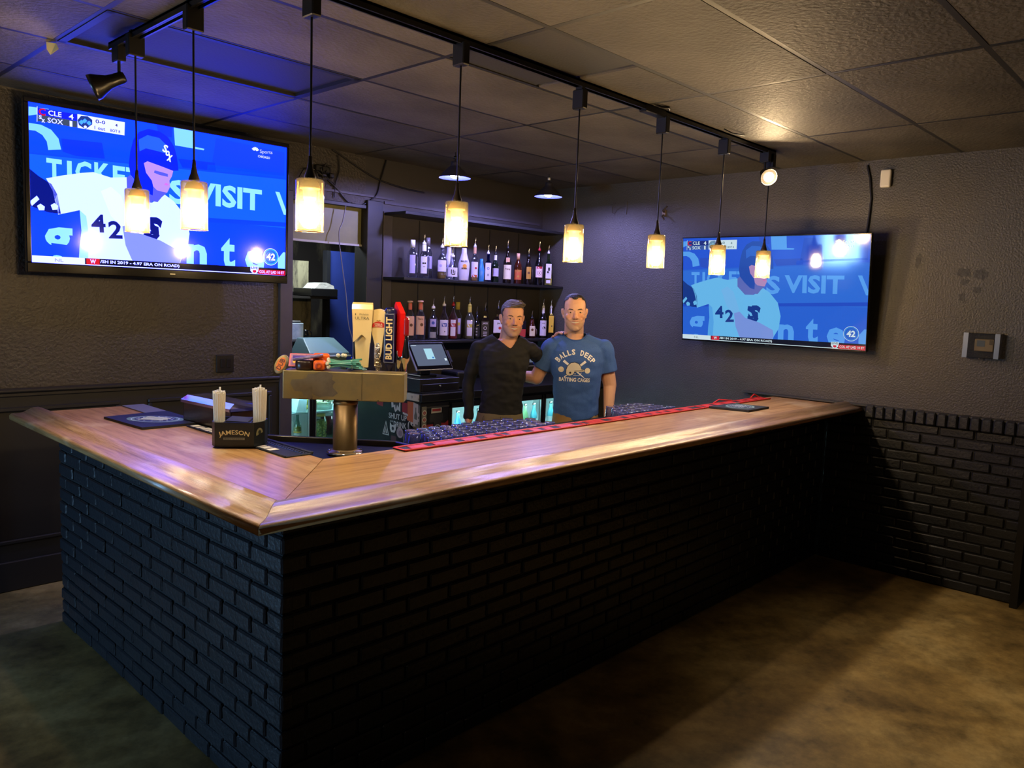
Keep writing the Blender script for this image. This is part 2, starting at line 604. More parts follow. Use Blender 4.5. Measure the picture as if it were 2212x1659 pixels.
BR_L, BR_H, PITCH, CO = .203, .0577, .2135, .0672
brick_v = [brick_mesh(BR_L, BR_H, .045, s) for s in range(5)]
half_v = [brick_mesh(.0965, BR_H, .045, 20 + s) for s in range(3)]
row_v = [brick_mesh(.0605, .088, .085, 40 + s, True) for s in range(4)]


def brick_field(origin, rot, length, courses, first_half=0):
    """(mesh, matrix, distance-along) for a running-bond field; local x along the wall, front face on local -y"""
    out = []
    base = T(*origin) @ RZ(rot)
    for c in range(courses):
        z = c * CO + BR_H / 2 + .005
        x = 0.0
        if (c + first_half) % 2:
            out.append((random.choice(half_v), base @ T(.0965 / 2, random.uniform(-.002, .002) + .0225, z), 0))
            x = .1067
        while x < length - .03:
            L = min(BR_L, length - x)
            if L < .2 and L > .12:
                L = length - x
                out.append((random.choice(brick_v), base @ T(x + L / 2, .0225, z) @ Matrix.Diagonal((L / BR_L, 1, 1, 1)), x))
                break
            if L <= .12:
                out.append((random.choice(half_v), base @ T(x + L / 2, .0225, z) @ Matrix.Diagonal((L / .0965, 1, 1, 1)), x))
                break
            out.append((random.choice(brick_v), base @ T(x + L / 2 , random.uniform(-.0025, .0025) + .0225, z) @ RZ(random.uniform(-.006, .006)), x))
            x += PITCH
    return out


for me, mw, d in brick_field((XRB, 2.215, 0), -PI / 2, 1.245, 16):
    inst(me, 'brick', wall_right, mw)
for k in range(15):
    inst(random.choice(row_v), 'rowlock_brick', wall_right, T(XRB + .02, 1.0 + .0655 * k, 1.117) @ RZ(-PI / 2) @ RX(random.uniform(-.02, .02)))
# ------------------------------------------------------------------ the bar
def wood(name, stretch, glossy=.24, rail=False):
    m = bpy.data.materials.new(name)
    m.use_nodes = True
    nt = m.node_tree
    b = nt.nodes['Principled BSDF']
    tc = nt.nodes.new('ShaderNodeTexCoord')
    mp = nt.nodes.new('ShaderNodeMapping'); mp.inputs['Scale'].default_value = stretch
    nt.links.new(tc.outputs['Object'], mp.inputs['Vector'])
    n = nt.nodes.new('ShaderNodeTexNoise'); n.inputs['Scale'].default_value = 7; n.inputs['Detail'].default_value = 9; n.inputs['Roughness'].default_value = .66
    nt.links.new(mp.outputs[0], n.inputs['Vector'])
    r = nt.nodes.new('ShaderNodeValToRGB')
    els = r.color_ramp.elements
    els.new(.5)
    for e, (p, c) in zip(els, ((.34, '#946634'), (.5, '#bb8950'), (.68, '#cfa268'))):
        e.position = p; e.color = (*lin(c), 1)
    nt.links.new(n.outputs['Fac'], r.inputs[0])
    # worn pale patches in the varnish
    n2 = nt.nodes.new('ShaderNodeTexNoise'); n2.inputs['Scale'].default_value = 3.1; n2.inputs['Detail'].default_value = 5
    mp2 = nt.nodes.new('ShaderNodeMapping'); mp2.inputs['Scale'].default_value = tuple(1 + (s - 1) * .1 for s in stretch)
    nt.links.new(tc.outputs['Object'], mp2.inputs['Vector']); nt.links.new(mp2.outputs[0], n2.inputs['Vector'])
    r2 = nt.nodes.new('ShaderNodeValToRGB'); r2.color_ramp.elements[0].position = .57; r2.color_ramp.elements[1].position = .66
    nt.links.new(n2.outputs['Fac'], r2.inputs[0])
    mx = nt.nodes.new('ShaderNodeMix'); mx.data_type = 'RGBA'
    mx.inputs[7].default_value = (*lin('#e0be8e'), 1)
    mul = nt.nodes.new('ShaderNodeMath'); mul.operation = 'MULTIPLY'; mul.inputs[1].default_value = .55
    nt.links.new(r2.outputs[0], mul.inputs[0]); nt.links.new(mul.outputs[0], mx.inputs[0])
    nt.links.new(r.outputs[0], mx.inputs[6]); nt.links.new(mx.outputs[2], b.inputs['Base Color'])
    b.inputs['Roughness'].default_value = .42
    b.inputs['Coat Weight'].default_value = .8
    b.inputs['Coat Roughness'].default_value = glossy
    bp = nt.nodes.new('ShaderNodeBump'); bp.inputs['Strength'].default_value = .5 if rail else .16; bp.inputs['Distance'].default_value = .004
    nt.links.new(n.outputs['Fac'], bp.inputs['Height'])
    nt.links.new(bp.outputs[0], b.inputs['Normal'])
    if rail: nt.links.new(bp.outputs[0], b.inputs['Coat Normal'])
    return m


w_x = wood('bar_wood_long', (.35, 4.5, 4.5))
w_y = wood('bar_wood_short', (4.5, .35, 4.5))
r_x = wood('rail_wood_long', (.5, 9, 9), .2, True)
r_y = wood('rail_wood_short', (9, .5, 9), .2, True)

bar = thing('brick_bar', 'L-shaped black painted brick bar base under the wooden counter', 'bar', (1.285, 2.22, 0))
b = MB()
b.box((1.297, 2.232, 0), (1.62, 4.46, 1.10)); b.box((1.297, 2.232, 0), (XRB - .002, 2.55, 1.10))
b.build('brick_core', m_mortar, bar)
b = MB()
b.box((1.28, 2.215, 1.082), (1.62, 4.462, 1.111)); b.box((1.28, 2.215, 1.082), (XRB - .002, 2.55, 1.111))
b.box((1.30, 4.45, 0), (1.63, 4.47, 1.1))
b.build('top_plate', m_jamb, bar)
field = brick_field((1.285, 4.45, 0), -PI / 2, 2.235, 16)
long_f = brick_field((1.285, 2.22, 0), 0, XRB - .012 - 1.285, 16)
long_f = [(me, T(.052 if x == 0 else 0, 0, 0) @ mw if False else mw, x) for me, mw, x in long_f]
long_f.sort(key=lambda q: q[2])
n_long = 298 - len(field)
for me, mw, x in field: inst(me, 'brick', bar, mw)
for me, mw, x in long_f[:n_long]: inst(me, 'brick', bar, mw)
b = MB()
for me, mw, x in long_f[n_long:]:
    b.add([v.co for v in me.vertices], [tuple(p.vertices) for p in me.polygons], 0, False, mw)
tag(b.build('brickwork', m_brick, bar), 'remaining courses towards the far end', kind='stuff')

# counter: boards and raised drinking rail, mitred at the corner
CX, CY, CZ = 1.072, 1.975, 1.142
IX, IY = 1.712, 2.642
EX, EY = XRB - .003, 4.452
counter = thing('bar_counter', 'varnished L-shaped wooden bar counter with a raised moulded rail', 'counter', (CX, CY, 1.112))
b = MB(); b.prism([(CX + .14, CY + .14), (EX, CY + .14), (EX, IY), (IX, IY)], 1.1125, CZ); b.build('counter_board', w_x, counter)
b = MB(); b.prism([(CX + .139, CY + .142), (IX - .002, IY + .002), (IX - .002, EY), (CX + .139, EY)], 1.1125, CZ); b.build('counter_board', w_y, counter)
prof = [(.152, 1.1122), (.0, 1.1122), (-.003, 1.118), (-.003, 1.134), (.004, 1.141), (.014, 1.1435), (.044, 1.1435), (.056, 1.1455), (.07, 1.152), (.09, 1.1625), (.108, 1.168), (.126, 1.1685), (.14, 1.164), (.149, 1.155), (.152, 1.143)]
for nm, mt, along in (('long', r_x, 'x'), ('short', r_y, 'y')):
    b = MB()
    vs, fs = [], []
    for d, z in prof:
        if along == 'x':
            vs += [(CX + d, CY + d, z)] + [(x, CY + d, z) for x in (2.5, 4.0)] + [(EX, CY + d, z)]
        else:
            vs += [(CX + d, EY, z), (CX + d, 3.8, z), (CX + d, 3.0, z), (CX + d - .0008, CY + d + .0008, z)]
    n = len(prof)
    for i in range(n):
        j = (i + 1) % n
        for k in range(3):
            fs.append((i * 4 + k, i * 4 + k + 1, j * 4 + k + 1, j * 4 + k))
    for k in (0, 3):
        fs.append(tuple(i * 4 + k for i in range(n)))
    b.add(vs, fs, 0, False)
    o = b.build('rail', mt, counter)
    bm_ = bmesh.new(); bm_.from_mesh(o.data); bmesh.ops.recalc_face_normals(bm_, faces=bm_.faces[:]); bm_.to_mesh(o.data); bm_.free()
    for p in o.data.polygons: p.use_smooth = len(p.vertices) == 4 and p.area > .004
b = MB(); b.box((IX - .004, IY, 1.06), (IX + .012, EY, 1.139)); b.box((IX - .004, IY - .004, 1.06), (EX, IY + .012, 1.139)); b.build('counter_edge_strip', m_blackmetal, counter)

# grey drip strip at the far end of the short counter
b = MB(); b.box((1.60, 3.95, CZ + .0005), (1.715, EY - .01, CZ + .006), bev=.002)
tag(b.build('counter_strip', M('grey_rubber', '#6f7280', rough=.45)), 'grey rubber strip on the far end of the short counter', 'strip')

# corner drip station
steel_d = M('dark_steel', '#2c2925', rough=.38, metal=.9, bump=(40, .05))
tray = thing('drip_station', 'dark triangular metal corner station behind the counter corner', 'tray', (1.9, 2.9, 1.0))
b = MB()
tri = [(1.728, 2.658), (2.30, 2.658), (2.30, 2.925), (1.728, 3.612)]
b.prism(tri, 1.02, 1.085); b.build('tray_floor', steel_d, tray)
b = MB()
P0, P1, P2, P3 = (Vector((*p, 0)) for p in tri)
b.box((1.726, 2.656, 1.02), (1.748, 3.612, 1.112), bev=.003); b.box((1.726, 2.656, 1.02), (2.3, 2.678, 1.112), bev=.003); b.box((2.288, 2.66, 1.02), (2.306, 2.925, 1.108), bev=.003)
dd = (P3 - P2).normalized()
b.box((0, -.012, 1.02), ((P3 - P2).length, .012, 1.108), bev=.003, mat=T(P2.x, P2.y, 0) @ RZ(math.atan2(dd.y, dd.x)))
b.build('rim', M('worn_steel_rim', '#6d675c', rough=.3, metal=1.0), tray)
b = MB(); b.box((1.76, 2.70, .0), (1.8, 2.74, 1.02)); b.box((2.25, 2.70, 0), (2.29, 2.74, 1.02)); b.box((1.76, 3.3, 0), (1.8, 3.34, 1.02)); b.build('support_legs', m_blackmetal, tray)

# ------------------------------------------------------------------ draught tower with five handles
TW = T(2.0, 2.915, 1.0865) @ RZ(-PI / 4)     # local x to the viewer's right, -y to the customers
tower = thing('beer_tower', 'worn brass T-shaped beer tower with tap handles at the bar corner', 'beer tower', mat=TW)
m_brass = M('worn_brass', '#8a7846', rough=.42, metal=.4, var=(6, '#776a48', .4, .62), bump=(25, .04))
m_brassp = M('brass_tarnished', '#635a48', rough=.45, metal=.5, var=(9, '#746a54', .4, .6))
L = TW
b = MB(L); b.lathe([(0, 0), (.078, 0), (.08, .006), (.074, .014), (.056, .018), (.0535, .024), (.0535, .25), (.0, .25)], 32); b.lathe([(.0542, .225), (.056, .23), (.0542, .236)], 32, 0)
b.build('column', M('brown_brass', '#7a6138', rough=.4, metal=.6, var=(5, '#5f4a2c')), tower)
b = MB(L); b.lathe([(.055, .003), (.082, .003), (.083, .008), (.056, .017)], 32)
for k in range(6):
    b.ell((.068 * math.cos(k * PI / 3 + .3), .068 * math.sin(k * PI / 3 + .3), .016), (.007, .007, .005), 0, 8)
b.build('base_flange', m_chrome, tower)
b = MB(L); b.box((-.265, -.06, .246), (.265, .06, .372), 0, bev=.004, seg=2); b.build('tap_box', m_brass, tower)
b = MB(L)
for x0, x1, z0, z1 in ((-.215, -.02, .262, .366), (-.175, -.13, .25, .30)):
    pts = []
    for k in range(22):
        a = 2 * PI * k / 22
        rr = 1 + .28 * math.sin(3 * a + x0 * 9) + .15 * math.sin(7 * a)
        pts.append(((x0 + x1) / 2 + (x1 - x0) / 2 * min(1.15, rr) * math.cos(a), -.0606, min(.3705, (z0 + z1) / 2 + (z1 - z0) / 2 * rr * math.sin(a))))
    b.face(list(reversed(pts)))
b.build('tarnish_patch', m_brassp, tower)
b = MB(L)
for (x, z) in ((-.14, .25), (-.04, .249), (.06, .252), (.15, .25)):
    b.box((x, -.0612, z), (x + .006, -.06, z + .003))
b.box((.0805, -.0608, .249), (.0815, -.06, .369))
b.build('scratches', m_black, tower)
b = MB(L)
for hx in (.058, .13, .182, .215, .25):
    b.tube([(hx, .06, .33), (hx, .11, .33), (hx, .13, .28)], .011, 8); b.tube([(hx, .09, .33), (hx, .09, .40)], .009, 8)
b.build('faucets', m_chrome, tower)

# handles: each can be unscrewed, so each is a thing
m_cream = M('cream_handle', '#d9c48c', rough=.35, coat=.4)
m_creamw = M('white_handle', '#e6e0d2', rough=.3, coat=.4)
m_navy = M('navy_handle', '#070d3a', rough=.35, coat=.15)
m_red = M('red_handle', '#c01512', rough=.25, coat=.6)
m_dark = M('dark_ink', '#4a452f', rough=.5)


def handle(x, y, yaw, label):
    mw = TW @ T(x, y, .385) @ RZ(yaw)
    o = bpy.data.objects.new('tap_handle', None)
    o.empty_display_size = .05
    COL.objects.link(o)
    o.parent = tower
    o.matrix_local = TW.inverted() @ mw
    MW[o] = mw
    o['label'] = label
    return o, mw


# 1 tall cream strap
h1, L = handle(.058, .075, .06, 'tall cream tap handle folded like a strap, leftmost on the tower')
b = MB(L)
sec = [(-.032, 0, 0), (-.034, .07, 0), (-.044, .17, 0), (-.047, .235, 0), (-.046, .27, 0)]
vs, fs = [], []
b.tube([(0, 0, -.02), (0, 0, .03)], .012, 10)
b.build('ferrule', m_chrome, h1)
b = MB(L)
pr = [(-.027, 0.0), (-.031, .08), (-.042, .19), (-.045, .25), (-.041, .28), (.041, .28), (.045, .25), (.042, .19), (.031, .08), (.027, 0.0)]
b.prism([(px, pz) for px, pz in pr], -.012, .012, mat=Matrix(((1, 0, 0, 0), (0, 0, -1, 0), (0, 1, 0, 0), (0, 0, 0, 1))))
b.build('body', m_cream, h1)
b = MB(L)
pts = [(-.012, .285), (-.025, .29), (-.034, .282), (-.036, .26), (-.033, .17)]
for (y0, z0), (y1, z1), x0, x1 in (((.012, .255), (.004, .284), .0455, .045), ((.004, .284), (-.012, .292), .045, .045), ((-.012, .292), (-.027, .284), .045, .045), ((-.027, .284), (-.032, .262), .045, .046), ((-.032, .262), (-.028, .165), .046, .041)):
    b.add([(-x0, y0, z0), (x0, y0, z0), (x1, y1, z1), (-x1, y1, z1)], [(0, 1, 2, 3)], 0, False)
    b.add([(-x0, y0 + .004, z0), (x0, y0 + .004, z0), (x1, y1 + .004, z1 - .004), (-x1, y1 + .004, z1 - .004)], [(3, 2, 1, 0)], 0, False)
b.prism([(-.041, .165), (-.040, .112), (-.001, .15), (.038, .112), (.041, .165)], -.0295, -.0265, mat=Matrix(((1, 0, 0, 0), (0, 0, 1, 0), (0, 1, 0, 0), (0, 0, 0, 1))))
b.build('strap', m_cream, h1)
b = MB(L)
b.text('ULTRA', .013, plane_mat((0, -.0335, .222), (1, 0, 0), (0, 0, 1)), 0, width=.062)
b.text('Michelob', .008, plane_mat((.008, -.034, .239), (1, 0, 0), (0, 0, 1)), 0, width=.04)
b.box((-.031, -.0345, .234), (-.0275, -.0335, .243))
b.build('lettering', m_dark, h1)

# 2 paddle
h2, L = handle(.13, .075, -.12, 'cream paddle-shaped tap handle with a red emblem and silver twisted stem')
b = MB(L)
b.lathe([(0, -.02), (.012, -.02), (.012, .0), (.019, .002), (.02, .05), (.021, .09), (.014, .13), (.006, .16), (0, .17)], 10, sy=.8, smooth=False)
b.build('stem', M('hammered_silver', '#b9b0a2', rough=.25, metal=1.0, bump=(90, .8)), h2)
b = MB(L)
pr = [(-.004, .05), (-.014, .10), (-.029, .16), (-.035, .2), (-.036, .232), (-.032, .25), (-.018, .262), (.004, .266), (.024, .26), (.034, .247), (.036, .232), (.034, .2), (.028, .16), (.022, .12), (.018, .07), (.010, .045)]
b.prism([(px, pz) for px, pz in pr], -.013, .013, mat=Matrix(((1, 0, 0, 0), (0, 0, 1, 0), (0, 1, 0, 0), (0, 0, 0, 1))))
b.build('paddle', m_cream, h2)
b = MB(L)
q = plane_mat((.002, -.0145, .195), (1, 0, 0), (0, 0, 1))
b.face([(x, y, 0) for x, y in ((-.03, -.012), (.028, -.012), (.03, -.004), (.027, .006), (.018, .011), (0, .015), (-.016, .011), (-.027, .004))], 0, q)
b.text('STELLA', .006, q @ T(0, .0025, .0006), 1, .02, width=.036); b.text('ARTOIS', .006, q @ T(0, -.006, .0006), 1, .02, width=.036)
b.face([(x, y, 0) for x, y in ((-.012, .016), (-.006, .021), (0, .019), (.006, .022), (.012, .016), (0, .0155))], 2, q)
b.build('emblem', [M('emblem_red', '#b5281c', rough=.4), m_creamw, M('emblem_gold', '#9a7a34', rough=.4)], h2)

# 3 navy block with raised letters
h3, L = handle(.182, .07, -.10, 'dark blue block tap handle with tall cream lettering')
b = MB(L)
b.lathe([(0, -.03), (.012, -.03), (.013, .0), (.02, .01), (.02, .02)], 12)
b.box((-.025, -.02, .02), (.025, .02, .25), 0, bev=.008, seg=2)
b.lathe([(.024, .246), (.025, .262), (.02, .272), (.0, .275)], 16, sy=.8)
b.build('body', m_navy, h3)
b = MB(L)
q = plane_mat((0, -.0215, .136), (0, 0, 1), (-1, 0, 0))
b.text('BUD LIGHT', .03, q, 0, .03, width=.19)
b.build('lettering', m_cream, h3)
b = MB(L)
for (x0, x1, z0, z1) in ((-.022, .022, .027, .029), (-.022, .022, .243, .245), (-.022, -.0205, .027, .245), (.0205, .022, .027, .245)):
    b.box((x0, -.0212, z0), (x1, -.0198, z1))
b.build('border', M('handle_border_grey', '#8a90a8', rough=.4), h3)

# 4 red bow-tie block seen edge-on
h4, L = handle(.222, .08, -1.0, 'red tap handle seen from its edge with raised cream script')
b = MB(L)
b.lathe([(0, -.03), (.013, -.03), (.013, .02), (.02, .035), (.016, .08), (0, .085)], 12)
b.build('stem', m_chrome, h4)
b = MB(L)
b.prism([(-.035, .07), (.03, .055), (.034, .25), (.008, .275), (-.02, .3), (-.03, .285)], -.012, .012, mat=Matrix(((1, 0, 0, 0), (0, 0, 1, 0), (0, 1, 0, 0), (0, 0, 0, 1))))
b.build('body', m_red, h4)
b = MB(L)
for k in range(13):
    z = .075 + k * .0145
    b.ell((-.028 + .004 * math.sin(k * 2.1), -.013, z), (.009, .005, .0085), 0, 8)
b.build('script', m_cream, h4)

# 5 slim red and silver
h5, L = handle(.25, .075, -1.2, 'slim silver and red tap handle at the right end of the tower')
b = MB(L)
b.lathe([(0, -.03), (.011, -.03), (.012, .02), (.024, .04), (.024, .06), (.016, .13), (.014, .17), (0, .175)], 12)
b.build('stem', m_chrome, h5)
b = MB(L)
b.box((-.014, -.013, .07), (.014, .013, .145), 0, bev=.004)
b.build('navy_band', m_navy, h5)
b = MB(L); b.box((-.022, -.014, .145), (.022, .014, .235), 0, bev=.012, seg=3)
b.build('red_top', M('red_handle_dark', '#7d1014', rough=.25, coat=.6), h5)

# ---------------- clutter lying on top of the tower
ZT = .372
m_orange = M('orange_tape', '#e8641a', rough=.4)
o_, L = None, TW @ T(-.276, -.035, ZT + .022) @ RY(-.75) @ RX(1.15) @ RZ(.4)
t = thing('oval_badge', 'oval yellow and black badge with orange letters hanging off the tower end', 'badge', mat=L)
b = MB(L); b.lathe([(0, -.006), (.036, -.006), (.04, 0), (.036, .006), (0, .006)], 24, sx=1.15, sy=.8); b.build('plate', M('badge_yellow', '#a08a4c', rough=.4, var=(8, '#3e3a30')), t)
b = MB(L); b.lathe([(0, .0062), (.029, .0066)], 24, sx=1.1, sy=.72, mi=0); b.text('DUB', .026, T(0, 0, .0074), 1, .03, width=.05); b.build('face', [M('badge_orange', '#c96a1f', rough=.4), M('badge_brown', '#5a2a14', rough=.5)], t)

L = TW @ T(-.212, .052, ZT + .036) @ RZ(.1) @ RX(.85)
t = thing('tap_sign', 'small pink sign plate with purple and yellow letters on the tower', 'sign', mat=L)
b = MB(L); b.box((-.052, -.036, -.004), (.052, .036, .004), 0, bev=.002); b.build('plate', M('sign_pink', '#cf6f74', rough=.4), t)
b = MB(L); b.box((-.045, -.03, .0042), (.045, .03, .0052), 0); b.build('panel', M('sign_mauve', '#7a5b8e', rough=.4, var=(40, '#b58a9a')), t)
b = MB(L); b.text('NEW ALE', .016, T(0, .014, .0062), 0, .03, width=.075) if False else b.box((-.038, .006, .0055), (.038, .022, .006)); b.build('purple_band', M('sign_purple', '#4a3a94', rough=.4), t)
b = MB(L)
for k in range(4): b.ell((-.028 + .019 * k, -.012, .0055), (.008, .010, .001), 0, 8)
b.build('yellow_marks', M('sign_yellow', '#e0a13a', rough=.4), t)

L = TW @ T(-.179, -.018, ZT + .0005)
t = thing('black_canister', 'low round dark canister lying on the tower', 'canister', mat=L)
b = MB(L); b.lathe([(0, 0), (.036, 0), (.04, .006), (.04, .036), (.036, .042), (0, .042)], 24); b.build('body', M('canister_brown', '#241712', rough=.3), t)
L2 = L @ T(.012, .0, .055) @ RY(-.18)
t = thing('blue_packet', 'flat blue packet lying across the dark canister', 'packet', mat=L2)
b = MB(L2); b.box((-.06, -.03, -.006), (.065, .03, .006), 0, bev=.004); b.build('wrapper', M('packet_blue', '#2b2c55', rough=.3, var=(18, '#8d80a0')), t)

for k, (x, y, z, rz, w, d, h) in enumerate(((-.112, -.022, ZT + .0005, .05, .052, .05, .045), (-.118, .032, ZT + .0005, .1, .075, .03, .072))):
    L = TW @ T(x, y, z) @ RZ(rz)
    t = thing('tape_dispenser', ('low orange tape dispenser lying in front' if k == 0 else 'taller orange tape dispenser standing behind') + ' on the beer tower', 'tape dispenser', mat=L, group='orange dispensers on the tower')
    b = MB(L); b.box((-w / 2, -d / 2, 0), (w / 2, d / 2, h), 0, bev=.012, seg=3); b.build('shell', m_orange, t)
    b = MB(L); b.lathe([(.008, -.002), (.016, -.002), (.016, .003), (.008, .003)], 16, mat=T(0, -d / 2, h / 2) @ RX(PI / 2)); b.build('hub', M('orange_dark', '#a83c0c', rough=.5), t)

# bundle of green and white sticks
L = TW @ T(-.022, -.015, ZT + .033) @ RZ(.15)
t = thing('stirrer_bundle', 'bundle of green sticks with white beaded heads on the tower', 'stir sticks', mat=L)
b = MB(L)
rnd = random.Random(3)
ends = []
for k in range(22):
    a, r = rnd.uniform(0, 6.28), .02 * math.sqrt(rnd.random())
    y, z = r * math.cos(a), .65 * r * math.sin(a)
    s = rnd.uniform(.9, 1.6)
    b.tube([(-.05, y * s, z * s), (0, y * .8, z * .8), (.075 + rnd.uniform(-.015, .02), y * s * 1.3, z * s * 1.2)], .0046, 6)
    ends.append((-.052 + rnd.uniform(-.008, .004), y * s, z * s))
tag(b.build('sticks', M('green_plastic', '#4b9484', rough=.25, coat=.4), t), kind='stuff')
b = MB(L)
for e in ends: b.ell(e, .0085, 0, 8)
for k in range(5): b.ell((.0 + rnd.uniform(-.012, .02), rnd.uniform(-.01, .01), .034 + rnd.uniform(-.004, .006)), .009, 0, 8)
tag(b.build('beads', M('bead_cream', '#cfcdb0', rough=.5), t), kind='stuff')
b = MB(L); b.lathe([(.026, -.004), (.03, -.004), (.03, .004), (.026, .004)], 16, mat=T(.05, 0, 0) @ RY(PI / 2)); b.build('band', glass('clear_band', '#d8f0e8', .3, .1), t)
L = TW @ T(.05, .02, ZT + .0045) @ RZ(-.3)
b = MB(L)
for k in range(7):
    b.tube([(-.05, .004 * k - .012, .0), (.0, .004 * k - .012, .012 + .003 * (k % 3)), (.035, .005 * k - .016, .002)], .003, 6)
tag(b.build('cable_ties', M('pale_blue_plastic', '#6f9296', rough=.4)), 'small heap of pale blue plastic ties beside the stick bundle', 'cable ties')

# ------------------------------------------------------------------ things on the short counter
m_mat = M('rubber_mat_black', '#0d1018', rough=.65, bump=(300, .3))


def flat_mat(name, label, pts, th, logo_c, logo_r, rot):
    cx = sum(p[0] for p in pts) / 4; cy = sum(p[1] for p in pts) / 4
    t = thing(name, label, 'bar mat', (cx, cy, CZ))
    b = MB(); b.prism(pts, CZ + .0008, CZ + th); b.build('rubber', m_mat, t)
    b = MB()
    q = T(logo_c[0], logo_c[1], CZ + th + .0006) @ RZ(rot)
    lr, lw = logo_r
    b.lathe([(0, 0), (lr * 1.2, .0)], 32, 0, mat=q, sy=lw * .85)
    b.lathe([(lr * .96, .0006), (lr, .0006)], 32, 1, mat=q, sy=lw)
    b.lathe([(0, .0008), (lr * .86, .0008)], 32, 2, mat=q, sy=lw)
    for k in range(5):
        pts = [(lr * (-.55 + .22 * j + .05 * math.sin(3 * k + j)), lr * lw * (.42 - .2 * k + .07 * math.sin(2.3 * j + k)), .0016) for j in range(6)]
        b.tube(pts, lr * .028, 4, 1, mat=q)
    for k in range(14):
        a = 2 * PI * k / 14
        b.ell((lr * .74 * math.cos(a), lr * lw * .74 * math.sin(a), .001), (lr * .05, lr * .05, .0006), 1, 6, mat=q)
    for k in range(2): b.tube([(lr * (.95 + .12 * j), lr * (.86 + .1 * k + .04 * math.sin(2 * j + k)), .0006) for j in range(6)], lr * .03, 4, 0, mat=q)
    b.build('print', [M('mat_print_green', '#5d7c70', rough=.6), M('mat_print_white', '#b9c2d2', rough=.6), M('mat_print_navy', '#243050', rough=.6)], t)


flat_mat('bar_mat', 'black rubber bar mat with a round green and white emblem on the far left counter', [(1.377, 4.06), (1.405, 3.66), (1.70, 3.66), (1.70, 4.10)], .012, (1.545, 3.86), (.115, .8), -.9)
flat_mat('bar_mat', 'black rubber bar mat with a pale oval emblem near the right wall', [(4.585, 2.56), (4.644, 2.309), (4.949, 2.318), (4.895, 2.56)], .014, (4.77, 2.435), (.10, .85), .0)

# long rail mat with paper labels
t = thing('rail_mat', 'narrow dark blue rail mat along the inner edge of the short counter', 'bar mat', (1.66, 3.3, CZ))
b = MB()
b.box((1.60, 2.74, CZ + .0005), (1.728, 3.64, CZ + .006), bev=.002); b.box((1.716, 2.74, CZ + .004), (1.73, 3.64, CZ + .012), bev=.003); b.box((1.60, 2.74, CZ + .004), (1.607, 3.64, CZ + .009), bev=.002)
for k in range(90): b.lathe([(0, 0), (.0035, 0), (.0025, .004), (0, .0042)], 6, mat=T(1.70 - .02 * (k % 2) * .5, 2.76 + .0097 * k, CZ + .005))
b.build('rubber', m_mat, t)
b = MB(); b.box((1.68, 2.75, CZ + .0065), (1.684, 3.63, CZ + .008)); b.build('blue_line', M('mat_line_blue', '#1f3a6a', rough=.5), t)
rnd = random.Random(5)
b = MB()
for k in range(16):
    y = 2.88 + k * .047
    b.box((1.608 + rnd.uniform(0, .006), y, CZ + .0062), (1.652 + rnd.uniform(-.008, .006), y + rnd.uniform(.026, .04), CZ + .0075), 1 if k == 10 else 0)
b.build('letter_blocks', [M('label_cream', '#d8cdb4', rough=.6), M('label_orange', '#b4532a', rough=.6)], t)

# napkin caddy
CAD = T(1.578, 3.088, CZ + .0085) @ RZ(-.66) @ Matrix.Scale(.94, 4)
t = thing('napkin_caddy', 'dark bar caddy with gold lettering holding napkins and straws', 'caddy', mat=CAD)
m_cad = M('caddy_black_green', '#101614', rough=.38, spec=.5)
b = MB(CAD)
W, D, H = .10, .085, .108
outl = [(-W, -.05), (-W + .018, -D), (W - .015, -D), (W + .022, -.03), (W + .022, .05), (W - .01, D), (-W + .01, D), (-W, .05)]
n = len(outl)
inn = [(x * .955, y * .945) for x, y in outl]
b.prism(outl, 0, .006)
for i in range(n):
    j = (i + 1) % n
    o0, o1, i0, i1 = outl[i], outl[j], inn[i], inn[j]
    b.add([(*o0, 0), (*o1, 0), (*o1, H), (*o0, H), (*i0, .006), (*i1, .006), (*i1, H), (*i0, H)], [(0, 1, 2, 3), (5, 4, 7, 6), (3, 2, 6, 7)])
b.box((-.052, -D * .94, .006), (-.049, D * .94, H - .004)); b.box((.06, -D * .94, .006), (.063, D * .94, H - .004))
b.build('box', m_cad, t)


def arch(R, cx=0.0):
    def f(v):
        a = v.x / R
        return Vector(((R + v.y) * math.sin(a), (R + v.y) * math.cos(a) - R, 0))
    return f


b = MB(CAD)
b.text('JAMESON', .026, plane_mat((.0, -D - .001, .062), (1, 0, 0), (0, 0, 1)), 0, .012, width=.13, fn=arch(.22))
b.build('lettering', M('caddy_gold', '#cdb473', rough=.4), t)
b = MB(CAD)
b.box((-.045, -D - .0008, .031), (.045, -D, .041)); b.build('ribbon', M('caddy_ribbon', '#6d6a58', rough=.5), t)
b = MB(CAD); b.text('IRISH WHISKEY', .006, plane_mat((.0, -D - .0016, .036), (1, 0, 0), (0, 0, 1)), 0, .0, width=.08); b.build('ribbon_letters', m_cad, t)
e0, e1 = Vector((W - .015, -D, 0)), Vector((W + .022, -.03, 0))
b = MB(CAD); q = plane_mat((e0 + e1) / 2 + Vector((.0012, -.0008, .055)), e1 - e0, (0, 0, 1))
b.lathe([(0, 0), (.021, .0)], 20, 0, mat=q, sy=1.3, arc=(.2, 3.4)); b.lathe([(.0, .0006), (.009, .0006)], 16, 1, mat=q @ T(0, .008, 0)); b.build('side_emblem', [M('emblem_olive', '#7d7750', rough=.5), M('emblem_dark', '#2a2c20', rough=.5)], t)
